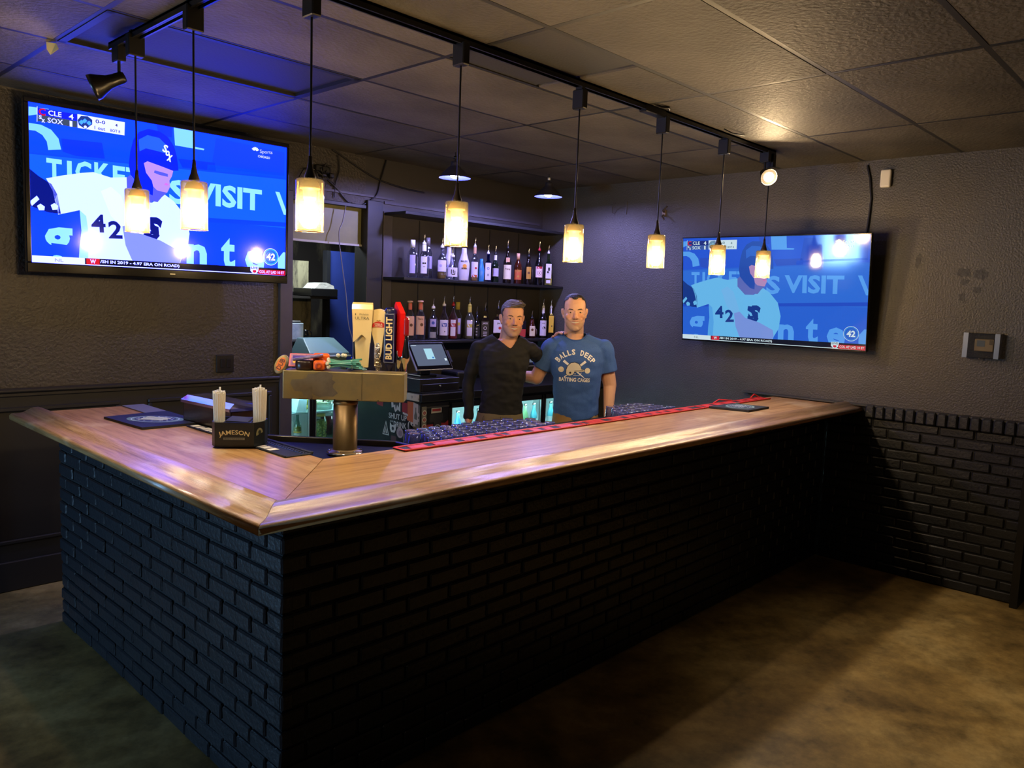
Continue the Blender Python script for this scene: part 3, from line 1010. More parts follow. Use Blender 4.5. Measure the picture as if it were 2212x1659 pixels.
# napkins and straws
b = MB(CAD)
for k in range(14):
    b.box((-.046 + .0005 * (k % 3), -.075, .012 + k * .0068), (.057, .074, .012 + k * .0068 + .006), bev=.001)
b.box((-.044, -.07, .107), (.05, .07, .112), 0, mat=RY(.05))
o = b.build('napkin_stack', M('napkin_black', '#1c1c1e', rough=.8)); tag(o, 'stack of black paper napkins in the middle of the bar caddy', 'napkins')
m_straw = M('straw_paper_cream', '#d9d2bd', rough=.65)


def straws(cx, cy, R, z0, z1, label):
    rnd = random.Random(cx)
    n = 0
    t = thing('straw_bundle', label, 'straws', mat=CAD @ T(cx, cy, z0), group='wrapped straws in the caddy')
    b = MB(CAD)
    for ring, cnt in ((1.0, 17), (.68, 11), (.36, 6), (0, 1)):
        for k in range(cnt):
            a = 2 * PI * k / max(cnt, 1) + ring
            x, y = cx + R * ring * math.cos(a), cy + R * ring * math.sin(a)
            zz = z1 + rnd.uniform(-.006, .006) + .008 * (1 - ring)
            b.tube([(x, y, z0), (x + rnd.uniform(-.001, .001), y, (z0 + zz) / 2), (x * 1.0 + (x - cx) * .12, y + (y - cy) * .12, zz)], [.0049, .0049, .0055], 6)
    b.tube([(cx + .003, cy, z1 - .02), (cx + .004, cy, z1 + .022)], .0045, 6)
    tag(b.build('straws', m_straw, t), kind='stuff')


straws(-.0755, -.024, .0205, .008, .235, 'left bundle of white paper-wrapped straws in the bar caddy')
straws(.092, .015, .0245, .008, .245, 'right bundle of white paper-wrapped straws in the bar caddy')

# condiment holder behind the caddy
CH = T(1.735, 3.565, CZ + .0125) @ RZ(PI / 2 + .08) @ Matrix.Diagonal((.7, 1, 1, 1))
t = thing('condiment_holder', 'long black condiment holder with a clear lid behind the caddy', 'condiment holder', mat=CH)
b = MB(CH)
b.box((-.30, -.075, 0), (.30, -.07, .088)); b.box((-.30, .07, 0), (.30, .075, .088)); b.box((-.30, -.075, 0), (-.295, .075, .088)); b.box((.295, -.075, 0), (.30, .075, .088)); b.box((-.30, -.075, 0), (.30, .075, .006))
b.build('tub', M('smoked_brown_plastic', '#1a1210', rough=.25, coat=.3, var=(9, '#2c1d15')), t)
b = MB(CH)
for k in range(5): b.box((-.288 + k * .117, -.066, .02), (-.288 + k * .117 + .108, .066, .078), bev=.008, seg=2)
b.build('insert_trays', M('insert_white', '#a9a6a2', rough=.4), t)
b = MB(CH)
b.box((-.31, -.085, .089), (.31, -.079, .103)); b.box((-.31, .079, .089), (.31, .085, .103)); b.box((-.31, -.085, .089), (-.304, .085, .103)); b.box((.304, -.085, .089), (.31, .085, .103))
b.add([(-.31, -.085, .103), (.31, -.085, .103), (.31, .085, .103), (-.31, .085, .103), (-.295, -.055, .124), (.295, -.055, .124), (.295, .055, .124), (-.295, .055, .124)], [(0, 1, 5, 4), (1, 2, 6, 5), (2, 3, 7, 6), (3, 0, 4, 7), (4, 5, 6, 7)])
b.build('clear_lid', glass('lid_clear', '#c9cbe0', .32, .08, .22, '#8f95c8'), t)

# small metal cap by the drip station
L = T(1.80, 3.53, 1.112)
b = MB(L @ RZ(.4) @ RX(-.5)); b.box((-.02, -.003, 0), (.02, .003, .04), 0, bev=.002); b.box((.026, -.003, 0), (.03, .012, .045), 0)
tag(b.build('bottle_opener', m_steel), 'small metal opener plate standing at the corner of the drip station', 'bottle opener')

# ------------------------------------------------------------------ red rail mat and the right end
t = thing('rail_mat', 'long red and black rubber rail mat along the inner edge of the long counter', 'bar mat', (3.8, 2.64, CZ))
m_rmat = M('mat_red', '#c8281f', rough=.5, bump=(200, .2))
rnd = random.Random(11)
b = MB()
x = 2.06
k = 0
while x < 5.5:
    L_ = .62 if x < 5.0 else 5.5 - x
    x1 = min(x + L_, 5.5)
    b.box((x, 2.565, CZ + .0006), (x1 - .006, 2.645, CZ + .006), 1)
    for (y0, y1) in ((2.563, 2.572), (2.636, 2.648)):
        b.box((x, y0, CZ + .002), (x1 - .006, y1, CZ + .010), 0, bev=.002)
    b.box((x, 2.563, CZ + .002), (x + .01, 2.648, CZ + .0098), 0, bev=.002)
    xx = x + .05
    while xx < x1 - .08:
        w = rnd.uniform(.05, .14)
        w = min(w, x1 - .03 - xx)
        b.prism([(xx, 2.58), (xx + w, 2.578), (xx + w + .012, 2.63), (xx + .012, 2.628)], CZ + .0055, CZ + .0085, 0)
        xx += w + rnd.uniform(.02, .07)
    x = x1
b.build('rubber', [m_rmat, m_mat], t)
b = MB()
for (x0, xm, x1, hh) in ((4.80, 4.88, 5.06, .028), (5.34, 5.40, 5.47, .034)):
    b.tube([(x0, 2.648, CZ + .01), (xm, 2.652, CZ + hh), (x1, 2.65, CZ + .01)], .005, 6)
b.build('lifted_edge', m_rmat, t)

# drainer shelf with upturned tumblers behind the long counter
ZG = 1.045
tum = []
t = thing('glass_drainer', 'dark steel drainer shelf behind the long counter', 'shelf', (3.6, 2.9, 0))
b = MB(); b.box((2.325, 2.70, ZG - .03), (4.75, 3.08, ZG - .008), bev=.004); b.box((2.325, 3.06, ZG - .03), (4.75, 3.08, ZG + .01), bev=.003); b.build('shelf_plate', steel_d, t)
b = MB()
for x in (2.6, 3.6, 4.7): b.box((x - .02, 2.98, 0), (x + .02, 3.02, ZG - .03)); b.box((x - .02, 2.72, 0), (x + .02, 2.76, ZG - .03))
b.build('shelf_posts', m_blackmetal, t)
b = MB(); b.box((2.33, 2.71, ZG - .008), (4.74, 3.055, ZG - .001)); b.build('drain_matting', m_mat, t)

m_tumb = glass('tumbler_glass', '#f4f5ff', .3, .06, .12, '#b9b9f4', .07)  # lilac cast of the LED lamps mixed into the glass colour


def tumbler():
    t = tag(empty('tumbler', (0, 0, 0)), 'x', 'glass')
    b = MB()
    b.lathe([(.029, .094), (.0358, .0), (.0342, .0), (.0275, .082), (.0, .086)], 14)
    b.build('wall', m_tumb, t)
    b = MB(); b.lathe([(0, .094), (.024, .0945), (.030, .094), (.0305, .088), (.0, .0865)], 14); b.build('foot', glass('tumbler_foot', '#eef0ff', .5, .06, .2, '#b9b9f4', .26), t)  # lilac LED highlights put into the foot as diffuse colour
    return t


t0 = tumbler()
spots = []
for r in range(4):
    for c in range(12 - r % 2):
        x = 2.40 + c * .0765 + (r % 2) * .038
        if r == 3 and c > 9: continue
        spots.append((x, 2.775 + r * .072, 'left'))
for r in range(4):
    for c in range(8 - r):
        spots.append((3.93 + r * .06 + c * .077 - (r % 2) * .02, 2.775 + r * .072, 'right'))
for i, (x, y, sd) in enumerate(spots):
    mw = T(x + random.uniform(-.002, .002), y + random.uniform(-.002, .002), ZG) @ RZ(random.uniform(0, 6))
    if i == 0:
        o = t0; o.location = mw.translation; o.rotation_euler = mw.to_euler(); MW[o] = mw
    else:
        o = dup(t0, None, mw)
    if sd == 'left':
        tag(o, 'upturned clear tumbler in the large cluster behind the counter beside the beer tower', 'glass', 'tumblers in the large cluster')
    else:
        tag(o, 'upturned clear tumbler in the smaller cluster in front of the man in blue', 'glass', 'tumblers in the small cluster')
# ------------------------------------------------------------------ television sets
PIC = dict(
 streak=[(0.001, 0.971),(0.063, 0.977),(0.072, 0.964),(0.048, 0.943),(0.0, 0.915)],
 arc=[(0.0, 0.871),(0.039, 0.871),(0.071, 0.85),(0.094, 0.802),(0.102, 0.735),(0.06, 0.72),(0.056, 0.772),(0.042, 0.809),(0.02, 0.829),(-0.0, 0.827)],
 window=[(0.507, 1.002),(0.589, 1.001),(0.592, 0.892),(0.631, 0.888),(0.628, 0.877),(0.512, 0.879)],
 dark1=[(0.103, 0.805),(0.241, 0.818),(0.25, 0.716),(0.15, 0.707),(0.107, 0.723)],
 dark2=[(0.524, 0.79),(0.675, 0.8),(0.681, 0.721),(0.547, 0.714)],
 helmet=[(0.341, 0.632),(0.335, 0.699),(0.341, 0.789),(0.353, 0.872),(0.375, 0.93),(0.408, 0.96),(0.45, 0.957),(0.484, 0.926),(0.508, 0.868),(0.519, 0.799),(0.525, 0.706),(0.504, 0.699),(0.458, 0.719),(0.405, 0.74),(0.391, 0.724),(0.399, 0.661),(0.421, 0.611),(0.426, 0.572),(0.424, 0.51),(0.399, 0.525),(0.366, 0.578)],
 helmetlite=[(0.372, 0.877),(0.405, 0.917),(0.45, 0.911),(0.478, 0.869),(0.483, 0.81),(0.444, 0.819),(0.399, 0.826),(0.375, 0.799)],
 face=[(0.391, 0.724),(0.405, 0.74),(0.458, 0.719),(0.504, 0.699),(0.499, 0.661),(0.489, 0.627),(0.492, 0.587),(0.48, 0.541),(0.46, 0.529),(0.446, 0.495),(0.426, 0.511),(0.426, 0.572),(0.421, 0.611),(0.399, 0.661)],
 beard=[(0.426, 0.572),(0.44, 0.55),(0.46, 0.544),(0.48, 0.541),(0.46, 0.508),(0.443, 0.469),(0.423, 0.47),(0.421, 0.51)],
 brow=[(0.432, 0.685),(0.455, 0.68),(0.483, 0.672),(0.483, 0.652),(0.452, 0.657),(0.429, 0.668)],
 neck=[(0.326, 0.608),(0.341, 0.632),(0.366, 0.578),(0.399, 0.525),(0.424, 0.51),(0.421, 0.459),(0.371, 0.459),(0.328, 0.535)],
 jersey=[(0.051, 0.54),(0.106, 0.572),(0.169, 0.603),(0.209, 0.618),(0.27, 0.597),(0.327, 0.613),(0.328, 0.535),(0.371, 0.459),(0.421, 0.459),(0.446, 0.495),(0.461, 0.537),(0.506, 0.487),(0.553, 0.392),(0.57, 0.268),(0.561, 0.15),(0.535, 0.072),(0.524, 0.002),(0.154, 0.006),(0.158, 0.128),(0.165, 0.225),(0.16, 0.359),(0.123, 0.337),(0.088, 0.317),(0.072, 0.463)],
 shade=[(0.16, 0.359),(0.165, 0.225),(0.158, 0.128),(0.155, 0.006),(0.185, 0.006),(0.191, 0.181),(0.182, 0.324)],
 glovew=[(0.234, 0.499),(0.27, 0.536),(0.306, 0.485),(0.333, 0.352),(0.343, 0.293),(0.306, 0.275),(0.269, 0.34)],
 arm=[(0.31, 0.278),(0.343, 0.295),(0.376, 0.238),(0.454, 0.2),(0.53, 0.135),(0.535, 0.083),(0.522, 0.002),(0.361, 0.004),(0.342, 0.061),(0.321, 0.15)],
 bat=[(-0.002, 0.59),(0.027, 0.549),(0.068, 0.508),(0.086, 0.447),(0.097, 0.323),(0.056, 0.325),(-0.001, 0.354)],
 batw=[(-0.003, 0.383),(0.02, 0.424),(0.028, 0.403),(0.004, 0.356)],
 cuff1=[(0.02, 0.36),(0.031, 0.376),(0.045, 0.36),(0.043, 0.336),(0.026, 0.333)],
 cuff2=[(0.064, 0.373),(0.076, 0.389),(0.089, 0.373),(0.086, 0.349),(0.07, 0.343)],
 chest=[(0.39, 0.352),(0.449, 0.342),(0.451, 0.311),(0.404, 0.319),(0.446, 0.295),(0.448, 0.249),(0.398, 0.231),(0.384, 0.25),(0.431, 0.267),(0.387, 0.311)],
 bandtop=[(-0.003, 0.691),(0.999, 0.766),(0.999, 0.754),(-0.003, 0.68)],
 band=[(-0.002, 0.683),(0.999, 0.758),(1.0, 0.42),(0.0, 0.347)],
 bandline=[(0.0, 0.347),(1.0, 0.42),(1.0, 0.386),(0.001, 0.324)],
 bug=[(0.026, 0.973),(0.156, 0.974),(0.155, 0.888),(0.025, 0.89)],
 bug2=[(0.025, 0.931),(0.156, 0.931),(0.155, 0.888),(0.025, 0.89)],
 bugw=[(0.157, 0.976),(0.322, 0.977),(0.32, 0.889),(0.157, 0.889)],
 bugd=[(0.157, 0.938),(0.169, 0.968),(0.192, 0.973),(0.207, 0.955),(0.207, 0.927),(0.184, 0.888),(0.162, 0.907)],
 d1=[(0.173, 0.939),(0.182, 0.956),(0.19, 0.943),(0.181, 0.925)],
 d0=[(0.161, 0.927),(0.17, 0.944),(0.178, 0.93),(0.17, 0.912)],
 d2=[(0.187, 0.93),(0.196, 0.947),(0.205, 0.933),(0.196, 0.915)],
 d3=[(0.177, 0.903),(0.182, 0.912),(0.188, 0.908),(0.188, 0.897),(0.181, 0.891)],
 nl=[(0.0, 0.044),(0.175, 0.046),(0.175, -0.002),(0.0, 0.001)],
 tick=[(0.175, 0.046),(1.0, 0.055),(1.0, 0.0),(0.175, -0.002)],
 tickline=[(0.175, 0.001),(1.0, 0.002),(1.0, -0.004),(0.175, -0.004)],
 red0=[(0.18, 0.045),(0.226, 0.046),(0.226, 0.005),(0.18, 0.005)],
 red=[(0.87, 0.038),(1.0, 0.039),(1.0, 0.0),(0.87, 0.002)],
 shield=[(0.834, 0.06),(0.872, 0.06),(0.872, 0.024),(0.853, -0.009),(0.834, 0.024)],
)


def frame_mat(c, yaw, tilt):
    n = Vector((math.cos(yaw) * math.cos(tilt), math.sin(yaw) * math.cos(tilt), -math.sin(tilt)))
    r = Vector((-math.sin(yaw), math.cos(yaw), 0))
    up = n.cross(r)
    vr = (-n).cross(up)
    m = Matrix((vr, up, n)).transposed().to_4x4()
    m.translation = Vector(c)
    return m


def clip_poly(poly):
    def cl(p, inside, inter):
        out = []
        for i in range(len(p)):
            a, c = p[i - 1], p[i]
            if inside(c):
                if not inside(a): out.append(inter(a, c))
                out.append(c)
            elif inside(a): out.append(inter(a, c))
        return out
    for ax, lim, sg in ((0, 0, 1), (0, 1, -1), (1, 0, 1), (1, 1, -1)):
        if not poly: return poly
        f = lambda q: (q[ax] - lim) * sg >= 0
        def it(a, c):
            t = (lim - a[ax]) / (c[ax] - a[ax])
            return (a[0] + (c[0] - a[0]) * t, a[1] + (c[1] - a[1]) * t)
        poly = cl(poly, f, it)
    return poly


def screen_mat(pre, key, hexc, strength):
    c = list(lin(hexc))
    if pre == 'left_screen_' and c[2] > .35: c[2] *= 6.5      # the blue of this screen is far over-exposed in the room
    return M(pre + key, '#050506', rough=.08, spec=.5, emis=(tuple(c), strength))


def television(name, label, c, yaw, tilt, w, bez, depth, pal, st, pre, back):
    Lm = frame_mat(c, yaw, tilt)
    h = w * .5625
    tv = thing(name, label, 'television', mat=Lm @ T(0, -h / 2 - bez[3], -depth))
    l, r_, t_, b_ = bez
    b = MB(Lm)
    x0, x1, y0, y1 = -w / 2 - l, w / 2 + r_, -h / 2 - b_, h / 2 + t_
    for (a0, a1, c0, c1) in ((x0, x1, y1 - t_, y1), (x0, x1, y0, y0 + b_), (x0, x0 + l, y0 + b_, y1 - t_), (x1 - r_, x1, y0 + b_, y1 - t_)):
        b.box((a0, c0, -.03), (a1, c1, .008), 0, bev=min(.005, min(bez) * .4), seg=2)
    b.build('bezel', m_blackg, tv)
    b = MB(Lm)
    b.box((x0 + .003, y0 + .003, -.045), (x1 - .003, y1 - .003, -.004), 0, bev=.004)
    b.box((-w * .36, -h * .4, -depth), (w * .36, h * .38, -.045), 0, bev=.012)
    b.build('housing', m_black, tv)
    b = MB(Lm); b.box((-.2, -.16, -back), (.2, .16, -depth)); b.build('wall_mount', m_blackmetal, tv)
    b = MB(Lm); b.box((-.016, y0 + b_ * .42, .0085), (.016, y0 + b_ * .58, .0092)); b.build('maker_badge', m_steel, tv)
    keys = list(pal)
    mats = [screen_mat(pre, k, pal[k], st) for k in keys]
    ix = {k: i for i, k in enumerate(keys)}

    def P(uv, lay):
        return ((uv[0] - .5) * w, (uv[1] - .5) * h, .0012 + lay * .00035)

    def poly(b, key, col, lay):
        pts = clip_poly(PIC[key] if isinstance(key, str) else key)
        if len(pts) > 2:
            vs = [P(p, lay) for p in pts]
            b.add(vs, [tuple(range(len(vs)))], ix[col])

    def txt(b, s, u, v, hh, ww, col, lay, bold=.0, ang=0.0):
        b.text(s, hh * h, T((u - .5) * w, (v - .5) * h, .0012 + lay * .00035) @ RZ(ang), ix[col], bold, width=ww * w if ww else None)

    # background picture with its blurred advertising boards
    b = MB(Lm)
    n = 12
    for i in range(n):
        for j in range(8):
            u0, u1, v0, v1 = i / n, (i + 1) / n, j / 8, (j + 1) / 8
            b.add([P(q, 0) for q in ((u0, v0), (u1, v0), (u1, v1), (u0, v1))], [(0, 1, 2, 3)], ix['bg_lo' if v1 < .4 else ('bg_hi' if v0 > .6 or i < 1 else 'bg_mid')])
    scr = b.build('screen', mats, tv)
    b = MB(Lm)
    for k, c_ in (('streak', 'glow'), ('arc', 'glow'), ('window', 'glow'), ('dark1', 'bg_dk'), ('dark2', 'bg_dk')): poly(b, k, c_, 1)
    poly(b, [(.64, .70), (1, .73), (1, .80), (.645, .78)], 'bg_hi', 1); poly(b, [(.45, .93), (.5, .93), (.5, 1), (.44, 1)], 'bg_dk', 1); poly(b, [(.66, .76), (.99, .78), (.99, .96), (.68, .98)], 'bg_dk2', 1)
    poly(b, 'band', 'bg_mid', 2); poly(b, 'bandtop', 'bg_lo', 3); poly(b, 'bandline', 'bg_dk2', 3)
    for s, u, v, hh, ww in (('T', .078, .60, .14, .05), ('I', .128, .60, .14, .016), ('C', .175, .61, .14, .055), ('K', .24, .615, .14, .055), ('E', .3, .61, .14, .045), ('T', .35, .61, .14, .05), ('S', .525, .555, .17, .075), ('VISIT', .735, .567, .165, .30), ('g', .085, .11, .25, .10), ('u', .21, .13, .17, .09), ('n', .60, .115, .16, .085), ('t', .735, .145, .23, .062), ('e', .855, .105, .17, .09)):
        txt(b, s, u, v, hh, ww, 'letters', 4, .035, -.0)
    poly(b, [(.948, .65), (.968, .65), (1, .52), (1, .48), (.99, .48)], 'letters', 4)
    poly(b, [(.965, .13), (.99, .185), (1, .185), (1, .02), (.98, .02), (.965, .06)], 'letters', 4)
    b.build('picture_background', mats, scr)
    b = MB(Lm)
    for k, c_, ly in (('bat', 'navy', 6), ('batw', 'jersey', 7), ('cuff1', 'jersey', 7), ('cuff2', 'jersey', 7), ('neck', 'skin2', 5), ('jersey', 'jersey', 6), ('shade', 'jersey2', 7), ('chest', 'navy', 8), ('glovew', 'glove', 8), ('arm', 'sleeve', 9), ('face', 'skin', 8), ('beard', 'skin2', 9), ('brow', 'skin2', 9), ('helmet', 'helmet', 10), ('helmetlite', 'helmet2', 11)): poly(b, k, c_, ly)
    txt(b, '4', .224, .283, .12, .05, 'navy', 8, .03, .05); txt(b, '2', .284, .25, .12, .05, 'navy', 7.5, .03, .05)
    txt(b, 'S', .425, .28, .17, .062, 'navy', 8.5, .05, -.25)
    txt(b, 'S', .473, .845, .055, .018, 'white', 12, .04, -.3); txt(b, 'o', .482, .815, .04, .016, 'white', 12, .04, -.3); txt(b, 'x', .49, .785, .05, .018, 'white', 12, .04, -.3)
    poly(b, [(.487, .60), (.475, .61), (.468, .595), (.48, .59)], 'lip', 9.5)
    b.build('picture_player', mats, scr)
    b = MB(Lm)
    poly(b, 'bug', 'bugnavy', 13); poly(b, 'bug2', 'buggrey', 14); poly(b, 'bugw', 'white', 13); poly(b, 'bugd', 'bugnavy2', 14)
    for k in ('d0', 'd1', 'd2'): poly(b, k, 'diamond', 15)
    poly(b, 'd3', 'white', 15); poly(b, [(.0245, .885), (.0265, .885), (.028, .98), (.026, .98)], 'white', 15)
    txt(b, 'C', .042, .951, .045, .022, 'red', 16, .03)
    txt(b, 'S', .036, .917, .022, .010, 'white', 16, .03); txt(b, 'x', .045, .897, .022, .011, 'white', 16, .03)
    for s, u, v, hh, ww, cc in (('CLE', .083, .953, .032, .043, 'white'), ('4', .136, .952, .034, .016, 'white'), ('SOX', .084, .907, .032, .05, 'white'), ('1', .135, .907, .036, .009, 'white'), ('0-0', .235, .951, .025, .034, 'ink'), ('4', .291, .947, .02, .009, 'ink'), ('1 out', .233, .909, .022, .037, 'ink'), ('BOT 8', .287, .908, .019, .035, 'ink')):
        txt(b, s, u, v, hh, ww, cc, 16, .015)
    b.build('scoreboard_graphic', mats, scr)
    b = MB(Lm)
    for k, (a, cc) in enumerate(((150, 'amber'), (125, 'orange'), (100, 'red'), (80, 'violet'), (55, 'blue'), (30, 'green'))):
        a = math.radians(a)
        cxp, cyp = (.852 - .5) * w, (.925 - .5) * h
        b.lathe([(0, 0), (.0075 * w, 0)], 8, ix['white'], mat=T(cxp + .011 * w * math.cos(a), cyp + .016 * h + .010 * w * math.sin(a) - .006, .0012 + .0045) @ RZ(a), sx=1, sy=.45)
    txt(b, 'Sports', .902, .937, .035, .058, 'yellow', 13, .0, .06); txt(b, 'CHICAGO', .892, .899, .018, .056, 'white', 13, .02)
    b.build('channel_graphic', mats, scr)
    b = MB(Lm)
    q = T((.929 - .5) * w, (.141 - .5) * h, .0012 + .0046)
    for r0, r1, cc, dz in ((0, .0375, 'white', 0), (0, .0355, 'badge', .0003), (0, .029, 'badge2', .0006), (0, .0215, 'badge', .0009), (0, .0195, 'badge3', .0012)):
        b.lathe([(1e-4, dz), (r1 * w, dz)], 28, ix[cc], mat=q)
    b.text('42', .035 * h * 1.6, q @ T(0, 0, .0018), ix['white'], .04)
    b.build('round_badge_graphic', mats, scr)
    b = MB(Lm)
    poly(b, 'nl', 'white', 13); poly(b, 'tick', 'black', 13); poly(b, [(.175, .0), (1, .0), (1, .006), (.175, .006)], 'white', 14); poly(b, 'red0', 'red', 14); poly(b, 'red', 'red', 15); poly(b, 'shield', 'white', 15)
    txt(b, 'NL', .088, .022, .02, .028, 'grey', 14); txt(b, 'W', .203, .026, .026, .02, 'white', 15, .03)
    txt(b, '/SH IN 2019 - 4.97 ERA ON ROAD)', .378, .026, .027, .30, 'white', 15, .03)
    txt(b, 'LIVE', .853, .047, .018, .03, 'ink', 16, .03); poly(b, [(.845, .03), (.861, .03), (.861, .015), (.853, .008), (.845, .015)], 'red', 16); txt(b, 'COL AT LAD 10 ET', .935, .021, .022, .118, 'white', 16, .02)
    b.build('ticker_graphic', mats, scr)
    return tv


PAL_L = dict(bg_lo='#0b4cf0', bg_mid='#1668fa', bg_hi='#0a50f4', bg_dk='#0a3ae0', bg_dk2='#0c46e6', glow='#8fe6ff', letters='#9ff4ff', navy='#08188f', jersey='#e6fffb', jersey2='#a6f2ff', glove='#f4ffff', sleeve='#8f9ff2', skin='#c79be8', skin2='#5c62dc', lip='#e07bd8', helmet='#0a28b4', helmet2='#2668e0', white='#f4ffff', bugnavy='#0a20a8', bugnavy2='#1c3c94', buggrey='#40506e', diamond='#4fb8f0', red='#e01030', ink='#30343c', grey='#8a8a8a', black='#0a0a26', yellow='#e8f0a0', amber='#ffd050', orange='#ff8040', violet='#9060ff', blue='#40a0ff', green='#60e080', badge='#18b4d8', badge2='#0c62d4', badge3='#0a46c0')
PAL_R = dict(bg_lo='#2a66dc', bg_mid='#2f70e0', bg_hi='#2558dc', bg_dk='#2a50c8', bg_dk2='#2450cc', glow='#5aa6f8', letters='#5aa6fa', navy='#173a8e', jersey='#6cc0f6', jersey2='#58aaf0', glove='#76bcf4', sleeve='#7c9ae6', skin='#b58fc4', skin2='#5f6fc0', lip='#d077b8', helmet='#2450b4', helmet2='#2f68d4', white='#d6ecf4', bugnavy='#1c2c80', bugnavy2='#6c90b0', buggrey='#3c5ca8', diamond='#8ab8cc', red='#d0283c', ink='#50707a', grey='#7a8a8a', black='#141828', yellow='#d4e8a0', amber='#ffd050', orange='#ff8040', violet='#9060ff', blue='#40a0ff', green='#60e080', badge='#2f88e0', badge2='#2060d0', badge3='#2560c8')
television('television', 'large television on the back wall left of the doorway, showing a baseball batter', (2.087, 4.927, 2.3375), math.radians(-91.87), .0162, 1.53, (.026, .018, .028, .055), .09, PAL_L, 1.0, 'left_screen_', .20)
television('television', 'thin-framed television tilted down on the right wall, showing a baseball batter', (5.561, 2.676, 1.94), math.radians(182.71), .118, 1.42, (.007, .007, .007, .013), .06, PAL_R, .86, 'right_screen_', .15)

# cable above the right television
b = MB(); b.tube([(XR - .008, 2.10, 2.83), (XR - .01, 2.075, 2.74), (XR - .008, 2.055, 2.6), (XR - .012, 2.06, 2.45), (XR - .02, 2.065, 2.33)], .0075, 8)
tag(b.build('television_cable', m_black), 'black cable running down the right wall to the television', 'cable')
# motion detector
b = MB(); b.box((XR - .038, 1.93, 2.668), (XR - .001, 2.0, 2.79), 0, bev=.012, seg=3)
t = tag(b.build('motion_detector', M('detector_white', '#dcd6c6', rough=.45)), 'small white motion detector high on the right wall', 'detector')
# boxed thermostat
t = thing('thermostat_box', 'beige thermostat inside a clear lock box on the right wall', 'thermostat', (XR, 1.28, 1.54))
b = MB(); b.box((XR - .028, 1.215, 1.585), (XR - .002, 1.325, 1.665), 0, bev=.006, seg=2); b.build('thermostat', M('thermostat_beige', '#cdb78a', rough=.5), t)
b = MB(); b.box((XR - .0295, 1.265, 1.617), (XR - .028, 1.31, 1.655)); b.build('display', M('display_grey', '#7f8a86', rough=.3), t)
b = MB(); b.box((XR - .0295, 1.222, 1.63), (XR - .028, 1.24, 1.66)); b.build('buttons', M('buttons_brown', '#8a7a58', rough=.5), t)
b = MB()
y0, y1, z0, z1, dpt = 1.175, 1.382, 1.543, 1.702, .065
b.box((XR - dpt, y0, z0), (XR - dpt + .003, y1, z1)); b.box((XR - dpt, y0, z0), (XR - .001, y0 + .003, z1)); b.box((XR - dpt, y1 - .003, z0), (XR - .001, y1, z1)); b.box((XR - dpt, y0, z0), (XR - .001, y1, z0 + .003)); b.box((XR - dpt, y0, z1 - .003), (XR - .001, y1, z1))
for k in range(3):
    e = .004 + .006 * k
b.build('clear_cover', glass('lockbox_clear', '#e8e8e8', .12, .08, .05, '#c8c8c8'), t)
b = MB()
for (a0, a1, c0, c1) in ((y0, y0 + .028, z0, z1), (y1 - .028, y1, z0, z1)):
    b.box((XR - dpt - .001, a0, c0), (XR - dpt, a1, c1), bev=.0)
b.build('frosted_edges', glass('lockbox_frost', '#d4d4d4', .2, .3, .1, '#c0c0c0', .12), t)
b = MB(); b.lathe([(0, 0), (.006, 0), (.006, .01), (0, .01)], 10, mat=T(XR - .04, 1.285, 1.534)); b.build('lock', m_chrome, t)
# leftover hardware on the right wall
b = MB()
HY, HZ = 3.75, 2.58
b.box((XR - .012, HY - .02, HZ - .03), (XR, HY + .02, HZ + .03), 0, bev=.004); b.tube([(XR - .012, HY, HZ + .01), (XR - .06, HY - .02, HZ + .015), (XR - .075, HY - .07, HZ + .045)], .007, 8); b.tube([(XR - .012, HY + .005, HZ - .015), (XR - .05, HY - .01, HZ - .03), (XR - .055, HY - .035, HZ - .06)], .006, 8)
tag(b.build('wall_hook', M('hook_brass', '#6d5c40', rough=.4, metal=.8)), 'small tarnished brass hook on the right wall between two pendants', 'hook')
b = MB(); b.tube([(XR - .004, 4.27, 2.69), (XR - .01, 4.30, 2.66), (XR - .008, 4.30, 2.61), (XR - .006, 4.27, 2.60), (XR - .01, 4.24, 2.64), (XR - .008, 4.19, 2.66), (XR - .004, 4.16, 2.66)], .003, 6); b.box((XR - .008, 4.14, 2.59), (XR, 4.152, 2.70))
tag(b.build('wall_bracket', M('bracket_grey', '#4c4a48', rough=.5)), 'thin wire loop and strip left on the right wall near the shelves', 'bracket')

# double switch plate on the back wall
t = thing('switch_plate', 'black double switch plate on the back wall under the television', 'switch', (2.525, YB, 1.23))
b = MB(); b.box((2.463, YB - .012, 1.228), (2.587, YB + .0, 1.352), 0, bev=.005, seg=2); b.build('plate', M('plate_black', '#131314', rough=.35), t)
for x in (2.505, 2.548):
    b = MB(); b.box((x - .014, YB - .016, 1.262), (x + .014, YB - .010, 1.322), 0, bev=.002); b.build('rocker', M('rocker_black', '#1d1d1f', rough=.25), t)

# bundle of electronics and cables over the doorway
t = thing('junction_cluster', 'tangle of small black boxes and wires on the wall right of the television', 'wiring', (3.25, YB, 2.66))
rnd = random.Random(9)
b = MB()
for (x, z, w, h_) in ((3.23, 2.705, .05, .045), (3.29, 2.70, .06, .05), (3.34, 2.665, .035, .035), (3.27, 2.66, .05, .025)):
    b.box((x - w / 2, YB - .05, z - h_ / 2), (x + w / 2, YB, z + h_ / 2), 0, bev=.006)
b.build('boxes', m_black, t)
b = MB()
for k in range(9):
    a = rnd.uniform(0, 6)
    p0 = Vector((3.27 + .06 * math.cos(a), YB - .03, 2.685 + .04 * math.sin(a)))
    p1 = p0 + Vector((rnd.uniform(-.06, .06), -.03, rnd.uniform(-.05, .05)))
    p2 = p1 + Vector((rnd.uniform(-.06, .06), .03, rnd.uniform(-.06, .03)))
    b.tube([p0, p1, p2], .005, 6)
